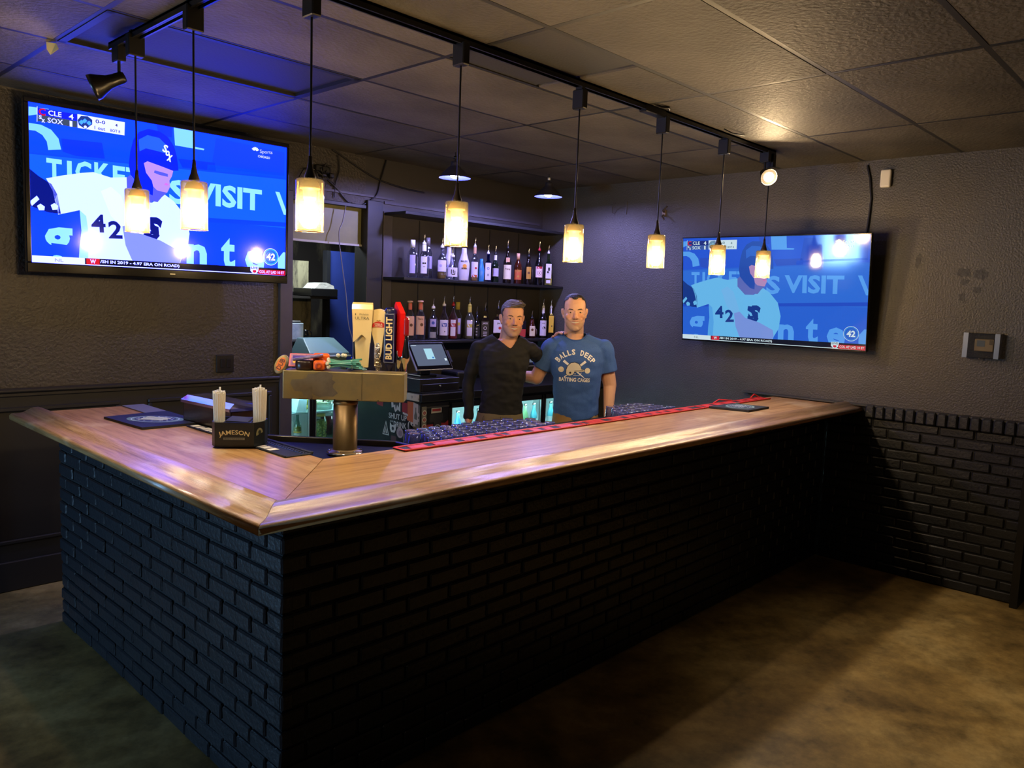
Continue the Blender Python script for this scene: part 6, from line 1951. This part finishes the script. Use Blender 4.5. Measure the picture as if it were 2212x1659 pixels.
def head_shapes(H, s, smile=1.0, jaw=1.0, tanw=1.0):
    """list of closed shapes of a head; H maps head space (face towards -y, origin between the ears) to the person"""
    out = []
    A = lambda sh: out.append(([H @ (Vector(v) * s) for v in sh[0]], sh[1]))
    A(loft([(0, -.062, -.118, .016, .016), (0, -.058, -.112, .028 * jaw, .026), (0, -.048, -.10, .040 * jaw, .040), (0, -.034, -.08, .053 * jaw, .056), (0, -.020, -.055, .061 * jaw, .070), (0, -.010, -.025, .066, .081), (0, -.002, .005, .0695, .090), (0, .004, .035, .072, .094), (0, .008, .06, .072, .092), (0, .01, .083, .066, .083), (0, .012, .10, .053, .066), (0, .012, .112, .034, .042), (0, .012, .117, .014, .018)], power=2.25))
    A(ellipsoid((0, .035, .045), (.070, .070, .068)))
    A(capsule((0, -.082, .018), (0, -.106, -.022), .0095, .0125))         # nose
    A(ellipsoid((0, -.106, -.027), (.0125, .012, .0105)))
    for sg in (-1, 1):
        A(ellipsoid((sg * .012, -.094, -.030), (.0085, .011, .008)))      # nostril wings
        A(capsule((sg * .012, -.0845, .0235), (sg * .046, -.071, .0225), .0085, .0075))   # brow ridge
        A(ellipsoid((sg * .042, -.062, -.022), (.023, .022, .020)))       # cheek
        A(ellipsoid((sg * .033, -.072, -.040), (.016, .015, .014)))       # smile fold
        A(ellipsoid((sg * .031, -.0745, .0045), (.0155, .010, .0085)))    # lids
        A(ellipsoid((sg * .0745, .012, -.002), (.009, .019, .031), RY(sg * .28) @ RZ(sg * -.5)))   # ear
        A(ellipsoid((sg * .0705, .006, -.026), (.008, .011, .012)))
    A(ellipsoid((0, -.083, -.101), (.021 * jaw, .017, .016)))             # chin
    w = .024 * smile
    A(capsule((-w, -.0815, -.051), (0, -.093, -.0525), .0045, .006)); A(capsule((w, -.0815, -.051), (0, -.093, -.0525), .0045, .006))   # upper lip
    A(capsule((-w * .85, -.080, -.0595), (0, -.0905, -.070), .0045, .0065)); A(capsule((w * .85, -.080, -.0595), (0, -.0905, -.070), .0045, .0065))
    return out


def hand_shapes(wrist, knuck, palm_n, curl=.5, side=1, thumb=True):
    """palm and five fingers: wrist -> knuckles direction, palm normal; side = +1 thumb on the (dir x n) side"""
    out = []
    w, k = Vector(wrist), Vector(knuck)
    d = (k - w).normalized()
    n = Vector(palm_n); n = (n - d * n.dot(d)).normalized()
    x = d.cross(n) * side
    L = .092
    for q in (-.028, -.010, .010, .028):
        out.append(capsule(w + x * q * .6, w + d * L + x * q, .0155, .0125))
    for q, ln in ((.03, .075), (.0105, .085), (-.009, .079), (-.028, .06)):
        p = w + d * (L - .004) + x * q
        dd = d
        r = .0092
        for seg, f in enumerate((.45, .32, .23)):
            ang = curl * (.35, .75, .6)[seg]
            dd = (dd * math.cos(ang) + n * math.sin(ang)).normalized()
            p2 = p + dd * ln * f
            out.append(capsule(p, p2, r, r * .93, 10))
            p, r = p2, r * .92
    if thumb:
        p = w + d * .025 + x * .026
        dd = (d * .75 + x * .55 + n * .25).normalized()
        for ln, r in ((.042, .0125), (.032, .0105), (.024, .009)):
            p2 = p + dd * ln
            out.append(capsule(p, p2, r, r * .9, 10))
            p = p2
            dd = (dd + d * .3 + n * .15 * curl).normalized()
    return out


def person_face(t, H, s, brow_mat, smile, open_mouth=True):
    inv = None
    q = lambda v: H @ (Vector(v) * s)
    P = MW[t]
    for sg in (-1, 1):
        b = MB(); vs, fs = ellipsoid((sg * .0305, -.0775, .0035), (.0115, .0085, .0033)); b.add([P @ q(v) for v in vs], fs, 0, True)
        e = b.build('eye', m_eye, t)
        b = MB(); vs, fs = ellipsoid((sg * .0305, -.0845, .0034), (.0046, .0025, .0031)); b.add([P @ q(v) for v in vs], fs, 0, True); b.build('iris', m_iris, e)
        b = MB()
        pts = [(sg * .0185, -.0835, .0050), (sg * .0305, -.0862, .0068), (sg * .0445, -.0765, .0040)]
        b.tube([P @ q(v) for v in pts], [.0014 * s, .0022 * s, .0014 * s], 6); b.build('eyelash', m_iris, t)
        b = MB()
        pts = [(sg * .0145, -.0925, .0215), (sg * .026, -.0915, .0255), (sg * .038, -.083, .0265), (sg * .049, -.0725, .0215)]
        b.tube([P @ q(v) for v in pts], [.0024 * s, .0033 * s, .0030 * s, .0012 * s], 8); b.build('eyebrow', brow_mat, t)
        b = MB(); vs, fs = ellipsoid((sg * .0075, -.0985, -.0365), (.0033, .003, .002)); b.add([P @ q(v) for v in vs], fs, 0, True); b.build('nostril', m_iris, t)
    b = MB()
    w = .0225 * smile
    up = [(-w, -.0865, -.0535), (-w * .5, -.0945, -.0548), (0, -.0972, -.0552), (w * .5, -.0945, -.0548), (w, -.0865, -.0535)]
    lo = [(-w, -.0865, -.0545), (-w * .5, -.0935, -.0615), (0, -.0962, -.0640), (w * .5, -.0935, -.0615), (w, -.0865, -.0545)]
    vs = [P @ q(v) for v in up] + [P @ q(v) for v in lo]
    b.add(vs, [(i, i + 1, 5 + i + 1, 5 + i) for i in range(4)], 0, True)
    b.build('teeth', m_teeth, t)
    b = MB(); b.tube([P @ q((v[0], v[1] + .0006, v[2] + .0006)) for v in up], [.0008 * s] + [.0013 * s] * 3 + [.0008 * s], 6); b.tube([P @ q((sx_ * (w + .0012), -.0855, -.0535)) for sx_ in (-1, -.98)], .0012 * s, 6); b.tube([P @ q((sx_ * (w + .0012), -.0855, -.0535)) for sx_ in (.98, 1)], .0012 * s, 6); b.build('mouth_line', M('mouth_dark', '#4c1d16', rough=.5), t)


def tone_body(o, Hinv, s, stub, base, lip, red):
    me = o.data
    ca = me.color_attributes.new('tone', 'FLOAT_COLOR', 'POINT')
    bs, lp, rd, stb = lin(base), lin(lip), lin(red), lin(stub)
    for i, v in enumerate(me.vertices):
        p = (Hinv @ v.co) / s
        c = Vector(bs)
        if p.length < .25 and p.z > -.14:
            f = max(0, 1 - ((abs(p.x) - .042) ** 2 / .0005 + (p.z + .02) ** 2 / .0006)) if p.y < -.03 else 0
            c = c.lerp(Vector(rd), .5 * f)
            if p.y < -.088: c = c.lerp(Vector(rd), .25 * max(0, 1 - (p.z + .025) ** 2 / .0009))
            # beard shadow: jaw, chin and moustache
            e = 0
            if p.y < .01 and p.z < -.045 and p.z > -.135:
                e = min(1, (-.045 - p.z) / .02)
            if p.y < -.07 and abs(p.x) < .034 and -.05 < p.z < -.037: e = max(e, .8)
            if p.y < .0 and abs(p.x) > .05 and -.05 < p.z < .0: e = max(e, .45)
            c = c.lerp(Vector(stb), .55 * e)
            # lips
            dl = min((p.z + .051) ** 2 / .00004, (p.z + .0675) ** 2 / .00005)
            if p.y < -.078 and abs(p.x) < .023 and dl < 1: c = c.lerp(Vector(lp), .7 * (1 - dl))
        ca.data[i].color = (*c, 1)


def hair_shapes(H, s, pad, top):
    out = []
    A = lambda sh: out.append(([H @ (Vector(v) * s) for v in sh[0]], sh[1]))
    A(loft([(0, .03, -.045, .060 + pad, .062 + pad), (0, .022, -.02, .067 + pad, .074 + pad), (0, .010, .01, .0695 + pad, .085 + pad), (0, .004, .035, .072 + pad, .094 + pad), (0, .008, .06, .072 + pad, .092 + pad), (0, .01, .083, .066 + pad, .083 + pad), (0, .012, .10, .054 + pad, .067 + pad), (0, .012, .113 + top * .5, .036 + pad, .045 + pad), (0, .012, .117 + top, .018, .022)], power=2.25))
    A(ellipsoid((0, .035, .045), (.070 + pad, .070 + pad, .068 + pad)))
    return out


def front_depth(bvh, x, z, y0=-.6):
    hit = bvh.ray_cast(Vector((x, y0, z)), Vector((0, 1, 0)), 2.0)
    return hit[0].y if hit[0] is not None else None


def fold(scale, amp, seed):
    def f(co, no):
        p = Vector((co.x * scale[0] + seed, co.y * scale[1], co.z * scale[2]))
        return no * (noise.noise(p) * amp + noise.noise(p * 2.3) * amp * .45)
    return f


ROT = -math.radians(46.0)
# =============== older man in the black pullover
t1 = thing('person', 'man with short greying hair in a black V-neck pullover, arm around the other man', 'person', (3.72, 3.62, 0), ROT)
H1 = T(.052, -.015, 1.676) @ RZ(.20) @ RY(.03) @ RX(.04)
S1 = .985
tors = [(-.008, .01, .95, .160, .112), (-.006, .008, 1.03, .152, .107), (0, .005, 1.12, .139, .100), (.002, .003, 1.22, .144, .105), (.004, 0, 1.32, .160, .112), (.006, 0, 1.40, .172, .113), (.008, .004, 1.46, .168, .102), (.012, .01, 1.50, .135, .085), (.018, .012, 1.535, .085, .068)]
neck1 = [capsule((.022, .022, 1.47), (.045, .008, 1.63), .063, .060), capsule((.03, .03, 1.525), (-.12, .015, 1.475), .036, .034), capsule((.03, .03, 1.525), (.14, .015, 1.48), .036, .034)]
armL = [capsule((-.165, .012, 1.468), (-.225, .03, 1.245), .056, .043), capsule((-.225, .03, 1.245), (-.214, -.02, .995), .043, .031)]
armR = [capsule((.172, .015, 1.475), (.275, .20, 1.40), .055, .045), capsule((.275, .20, 1.40), (.35, .20, 1.53), .043, .034)]
legs = lambda cx, hw: [capsule((cx - hw, .005, .92), (cx - hw - .015, 0, .50), .088, .06), capsule((cx - hw - .015, 0, .50), (cx - hw - .02, .02, .09), .06, .042), capsule((cx + hw, .005, .92), (cx + hw + .015, 0, .50), .088, .06), capsule((cx + hw + .015, 0, .50), (cx + hw + .02, .02, .09), .06, .042),
                       capsule((cx - hw - .02, .03, .045), (cx - hw - .03, -.14, .035), .042, .035), capsule((cx + hw + .02, .03, .045), (cx + hw + .03, -.14, .035), .042, .035)]
shrink = lambda rs, k: [(a, b_, z, rx - k, ry - k) for a, b_, z, rx, ry in rs]
body = fuse([loft(shrink(tors, .012))] + neck1 + [capsule((-.165, .012, 1.468), (-.225, .03, 1.245), .045, .034), capsule((-.225, .03, 1.245), (-.214, -.02, .995), .034, .027)] + [capsule((.172, .015, 1.475), (.275, .20, 1.40), .045, .036), capsule((.275, .20, 1.40), (.35, .20, 1.53), .034, .028)] + hand_shapes((-.214, -.02, .99), (-.205, -.05, .89), (.9, -.2, 0), .5, 1) + hand_shapes((.35, .20, 1.53), (.385, .13, 1.587), (.2, -.3, -.9), .7, -1) + head_shapes(H1, S1, 1.15, 1.08) + legs(-.008, .085), .0042, 2)
o = attach(body, 'body', m_skin, t1)
tone_body(o, H1.inverted(), S1, '#86746a', '#c79478', '#a8655a', '#bd7460')
sh = fuse([loft(tors)] + [capsule((-.14, .015, 1.482), (.0, .022, 1.532), .052, .062), capsule((.15, .015, 1.488), (.04, .022, 1.534), .052, .062)] + armL + armR, .006, 3)


def keep1(p):
    if p.z < 1.04 - .012 * math.sin((p.x + .1) * 14) and abs(p.x) < .19 and not (p.x < -.168 and p.z < 1.2): return False
    if p.x < -.17 and p.z < 1.0: return False
    if p.z > 1.44 and p.y < .02:
        dx = p.x - .05
        if p.z > 1.482 + (-dx * .66 if dx < 0 else dx * 1.4) and abs(p.x - .02) < .12: return False
    if p.z > 1.578: return False
    return True


m_knit = M('black_knit', '#0b0b0d', rough=.85, bump=(300, .08))
shirt1 = attach(sh, 'pullover', m_knit, t1, keep1, fold((11, 11, 17), .009, 3.0))
sol = shirt1.modifiers.new('thick', 'SOLIDIFY'); sol.thickness = .003; sol.offset = -1
tr = fuse([loft([(-.008, .01, .88, .168, .122), (-.008, .01, .96, .166, .118), (-.007, .009, 1.03, .157, .112), (-.006, .009, 1.062, .152, .108)])] + [capsule((-.008 - .085, .005, .9), (-.008 - .10, 0, .50), .098, .075), capsule((-.008 - .10, 0, .50), (-.008 - .105, .02, .09), .075, .062), capsule((-.008 + .085, .005, .9), (-.008 + .10, 0, .50), .098, .075), capsule((-.008 + .10, 0, .50), (-.008 + .105, .02, .09), .075, .062)], .008, 3)
m_olive = M('olive_cotton', '#6e6248', rough=.8, bump=(220, .15))
tr1 = attach(tr, 'trousers', m_olive, t1, lambda p: p.z < 1.048 and p.z > .06, fold((9, 9, 14), .004, 9.0))
b = MB(MW[t1]); b.tube([(.0, -.118, 1.035), (.002, -.124, 1.0), (.004, -.124, .93)], .0025, 6); b.tube([(-.11, -.09, 1.035), (-.118, -.094, 1.02), (-.123, -.092, .985), (-.13, -.08, .95)], .0022, 6); b.build('seam', M('olive_dark', '#4e4432', rough=.8), tr1)
# hair swept to the viewer's right
m_hair1 = M('hair_grey_brown', '#3a312b', rough=.6, bump=(70, 1.0, 2), stretch=(1, 1, 6), var=(30, '#6a6058'))
m_side1 = M('hair_side_grey', '#4a423c', rough=.75, bump=(150, .6))
Hi1 = H1.inverted()
hs = hair_shapes(H1, S1, .005, .012)
rnd = random.Random(21)
for k in range(70):
    x = rnd.uniform(-.055, .055); y = rnd.uniform(-.075, .06)
    z = .112 - 9.5 * x * x - 5.0 * (y - .0) ** 2
    d = Vector((.024 + rnd.uniform(0, .012), -.006, .010 + rnd.uniform(-.003, .006)))
    p = Vector((x, y, z))
    vs, fs = capsule(p, p + d, .010, .0055, 8)
    hs.append(([H1 @ (v * S1) for v in vs], fs))
hm = fuse(hs, .004, 1)


def hk1(p):
    q = (Hi1 @ p) / S1
    if q.y < -.02 and q.z < .078 - .5 * max(0, abs(q.x) - .05) + .012 * (q.x / .05) * 0: return False
    if q.y < .0 and q.z < .055: return False
    return q.z > .045 or (q.y > -.02 and q.z > -.0 - .0)


attach(hm, 'hair', m_hair1, t1, hk1)
hm = fuse(hair_shapes(H1, S1, .0022, .0), .004, 1)


def hs1(p):
    q = (Hi1 @ p) / S1
    if q.z > .075 or q.z < -.055: return False
    lim = -.018 if q.z > .03 else (-.030 if q.z > -.01 else .012)
    return q.y > lim - (.02 if q.z > .05 else 0) and not (abs(q.x) > .05 and q.y < .035 and q.z < -.018)


attach(hm, 'sideburns', m_side1, t1, hs1)
person_face(t1, H1, S1, M('brow_brown', '#5a4236', rough=.7), 1.12)

# =============== younger man in the blue T-shirt
t2 = thing('person', 'younger man with short dark hair in a blue T-shirt with white printing', 'person', (4.153, 3.32, 0), ROT)
H2 = T(-.046, -.02, 1.731) @ RZ(-.03) @ RY(-.03) @ RX(.03)
S2 = 1.035
tors2 = [(-.005, .01, .95, .158, .115), (-.005, .01, 1.03, .153, .112), (-.006, .008, 1.12, .152, .110), (-.008, .004, 1.22, .160, .113), (-.010, 0, 1.32, .176, .122), (-.012, 0, 1.41, .190, .124), (-.013, .003, 1.475, .188, .112), (-.018, .01, 1.52, .150, .092), (-.03, .015, 1.555, .10, .075)]
neck2 = [capsule((-.038, .022, 1.50), (-.045, .006, 1.68), .066, .064), capsule((-.04, .03, 1.54), (-.15, .015, 1.495), .038, .036), capsule((-.04, .03, 1.54), (.11, .015, 1.50), .038, .036)]
aL = ((-.188, .014, 1.487), (-.282, .045, 1.275), (-.44, .10, 1.285))
aR = ((.166, .014, 1.49), (.222, .03, 1.245), (.212, -.045, 1.03))
bare = [capsule(aL[0], aL[1], .057, .047), capsule(aL[1], aL[2], .046, .032), capsule(aR[0], aR[1], .057, .046), capsule(aR[1], aR[2], .045, .030)]
body = fuse([loft(shrink(tors2, .012))] + neck2 + bare + hand_shapes(aL[2], (-.54, .10, 1.29), (0, -1, 0), .3, 1) + hand_shapes(aR[2], (.20, -.075, .93), (-.9, -.2, 0), .5, -1) + head_shapes(H2, S2, 1.28, 1.08) + legs(-.005, .088), .0042, 2)
o = attach(body, 'body', m_skin, t2)
tone_body(o, H2.inverted(), S2, '#8a7768', '#cc9c80', '#b06c60', '#c27c66')
slv = lambda a, c, f, r0, r1: capsule(a, Vector(a).lerp(Vector(c), f), r0, r1)
sh = fuse([loft([(a, b_, z, rx + (.004 if z < 1.2 else 0), ry + (.004 if z < 1.2 else 0)) for a, b_, z, rx, ry in tors2])] + [capsule((-.165, .015, 1.498), (-.06, .022, 1.55), .055, .064), capsule((.14, .015, 1.502), (-.02, .022, 1.552), .055, .064)] + [slv(aL[0], aL[1], .82, .068, .066), slv(aR[0], aR[1], .66, .068, .068)], .006, 3)
aLd, aRd = (Vector(aL[1]) - Vector(aL[0])).normalized(), (Vector(aR[1]) - Vector(aR[0])).normalized()


def keep2(p):
    if p.z < 1.012 + .035 * ((p.x + .01) / .15) ** 2: return False
    if p.x < -.17 and (p - Vector(aL[0])).dot(aLd) > .155: return False
    if p.x > .15 and (p - Vector(aR[0])).dot(aRd) > .155: return False
    if p.y < .035 and ((p.x + .036) / .082) ** 2 + ((p.z - 1.612) / .062) ** 2 < 1: return False
    if p.z > 1.598: return False
    return True


m_tee = M('blue_heather_cotton', '#2c4f94', rough=.85, bump=(300, .08), var=(300, '#3a5f9f', .4, .6))
shirt2 = attach(sh, 'tshirt', m_tee, t2, keep2, fold((9, 9, 13), .007, 1.0))
sol = shirt2.modifiers.new('thick', 'SOLIDIFY'); sol.thickness = .003; sol.offset = -1
bvh = BVHTree.FromPolygons([v.co for v in shirt2.data.vertices], [tuple(p.vertices) for p in shirt2.data.polygons])


def onshirt(x, z, lift=.003):
    y = front_depth(bvh, x, z)
    return Vector((x, (y if y is not None else -.1) - lift, z))


m_print = M('shirt_print_white', '#e6e5e4', rough=.8)
m_pcream = M('shirt_print_cream', '#cfc6b4', rough=.8)
PX = -.034
def put(b, pts2, faces, lift=.003, mi=0):
    b.add([MW[t2] @ onshirt(x, z, lift) for x, z in pts2], faces, mi)


b = MB()
R_ = .150
for i, ch in enumerate('BALLS DEEP'):
    if ch == ' ': continue
    vs, fs, w = text_geo(ch, .035)
    a = (i - 4.5) * .195
    h_, w_ = .036, .023
    pts = []
    for v in vs:
        x, y = v.x / w * w_, v.y * h_
        rr = R_ + y
        aa = a + x / R_
        pts.append((PX + rr * math.sin(aa), 1.322 + rr * math.cos(aa)))
    put(b, pts, fs)
vs, fs, w = text_geo('BATTING CAGES', .03)
put(b, [(PX + v.x / w * .205, 1.287 + v.y * .027) for v in vs], fs)
vs, fs, w = text_geo('EST', .0)
b.build('print_lettering', m_print, shirt2)
b = MB()
CZ2 = 1.353
def rectline(x0, z0, x1, z1, w0, w1, mi, lift):
    d = Vector((x1 - x0, z1 - z0)); nn = Vector((-d.y, d.x)).normalized()
    n = 6
    pts = []
    for k in range(n + 1):
        f = k / n; ww = w0 + (w1 - w0) * f
        pts += [(x0 + d.x * f + nn.x * ww, z0 + d.y * f + nn.y * ww), (x0 + d.x * f - nn.x * ww, z0 + d.y * f - nn.y * ww)]
    put(b, pts, [(2 * k, 2 * k + 1, 2 * k + 3, 2 * k + 2) for k in range(n)], lift, mi)
rectline(PX - .078, 1.412, PX + .062, 1.303, .0085, .0025, 0, .003); rectline(PX + .068, 1.412, PX - .07, 1.303, .0085, .0025, 0, .003)
def blob(pts2, lift, mi):
    cx = sum(p[0] for p in pts2) / len(pts2); cz = sum(p[1] for p in pts2) / len(pts2)
    n = len(pts2)
    put(b, [(cx, cz)] + pts2, [(0, 1 + (k + 1) % n, 1 + k) for k in range(n)], lift, mi)
circ = lambda x, z, r, n=18: [(x + r * math.cos(2 * PI * k / n), z + r * math.sin(2 * PI * k / n)) for k in range(n)]
for sx_ in (-1, 1):
    blob(circ(PX + (-.092 if sx_ < 0 else .082), CZ2 - (0 if sx_ < 0 else .002), .0185), .003, 1)
helm = [(-.058, -.025), (-.058, .0), (-.05, .025), (-.03, .045), (-.005, .05), (.02, .042), (.036, .022), (.04, .006), (.062, .002), (.062, -.006), (.03, -.012), (-.005, -.012), (-.012, -.03), (-.035, -.04), (-.052, -.036)]
blob([(PX + x * 1.06, CZ2 + .002 + z * 1.06) for x, z in helm], .0045, 2)
blob([(PX + x, CZ2 + z) for x, z in helm], .0055, 1)
blob(circ(PX - .032, CZ2 - .019, .007, 10), .0065, 2); blob(circ(PX + .0, CZ2 - .025, .004, 8), .0065, 0)
rectline(PX + .055, CZ2 - .001, PX - .005, CZ2 - .006, .0013, .0013, 2, .0065)
rectline(PX + .042, CZ2 - .016, PX + .028, CZ2 - .036, .0014, .0014, 0, .005); rectline(PX + .028, CZ2 - .036, PX - .012, CZ2 - .036, .0014, .0014, 0, .005)
b.build('print_emblem', [m_print, m_pcream, M('shirt_print_navy', '#1c2440', rough=.8)], shirt2)
b = MB()
pts = []
for k in range(25):
    a = PI * (1 + k / 24)
    x = -.036 + .0845 * math.cos(a); z = 1.605 + .0575 * math.sin(a)
    p = onshirt(x, z - .002, .001)
    pts.append(MW[t2] @ p)
b.tube([p for p in pts if True], .0035, 6)
b.build('collar', m_tee, shirt2)
tr = fuse([loft([(-.005, .01, .88, .166, .124), (-.005, .01, .96, .163, .120), (-.005, .01, 1.03, .157, .115), (-.005, .01, 1.062, .154, .112)])] + [capsule((-.093, .005, .9), (-.108, 0, .50), .098, .078), capsule((-.108, 0, .50), (-.113, .02, .09), .078, .064), capsule((.083, .005, .9), (.098, 0, .50), .098, .078), capsule((.098, 0, .50), (.103, .02, .09), .078, .064)], .008, 3)
attach(tr, 'trousers', M('tan_cotton', '#8d6f45', rough=.8, bump=(220, .15)), t2, lambda p: p.z < 1.05 and p.z > .06, fold((9, 9, 14), .004, 5.0))
m_hair2 = M('hair_dark_brown', '#191310', rough=.6, bump=(90, .9, 2))
m_side2 = M('hair_side_dark', '#3d332d', rough=.8, bump=(160, .5))
Hi2 = H2.inverted()
hs = hair_shapes(H2, S2, .003, .006)
for k in range(60):
    x = rnd.uniform(-.045, .045); y = rnd.uniform(-.07, .06)
    z = .108 - 9.5 * x * x - 5.0 * y * y
    p = Vector((x, y, z)); d = Vector((rnd.uniform(-.008, .008), -.006, .010))
    vs, fs = capsule(p, p + d, .008, .005, 8)
    hs.append(([H2 @ (v * S2) for v in vs], fs))
hm = fuse(hs, .004, 1)


def hk2(p):
    q = (Hi2 @ p) / S2
    lim = .087 + (.012 if abs(abs(q.x) - .03) < .012 else 0) - .55 * max(0, abs(q.x) - .045)
    if q.y < -.02 and q.z < lim: return False
    return q.z > .05 and not (q.y < -.005 and q.z < .06)


attach(hm, 'hair', m_hair2, t2, hk2)
hm = fuse(hair_shapes(H2, S2, .0018, .0), .004, 1)


def hs2(p):
    q = (Hi2 @ p) / S2
    if q.z > .085 or q.z < -.055: return False
    lim = -.032 if q.z > .03 else (-.036 if q.z > -.005 else .012)
    return q.y > lim and not (abs(q.x) > .05 and q.y < .035 and q.z < -.015)


attach(hm, 'sideburns', m_side2, t2, hs2)
person_face(t2, H2, S2, M('brow_dark', '#2a1c14', rough=.7), 1.25)
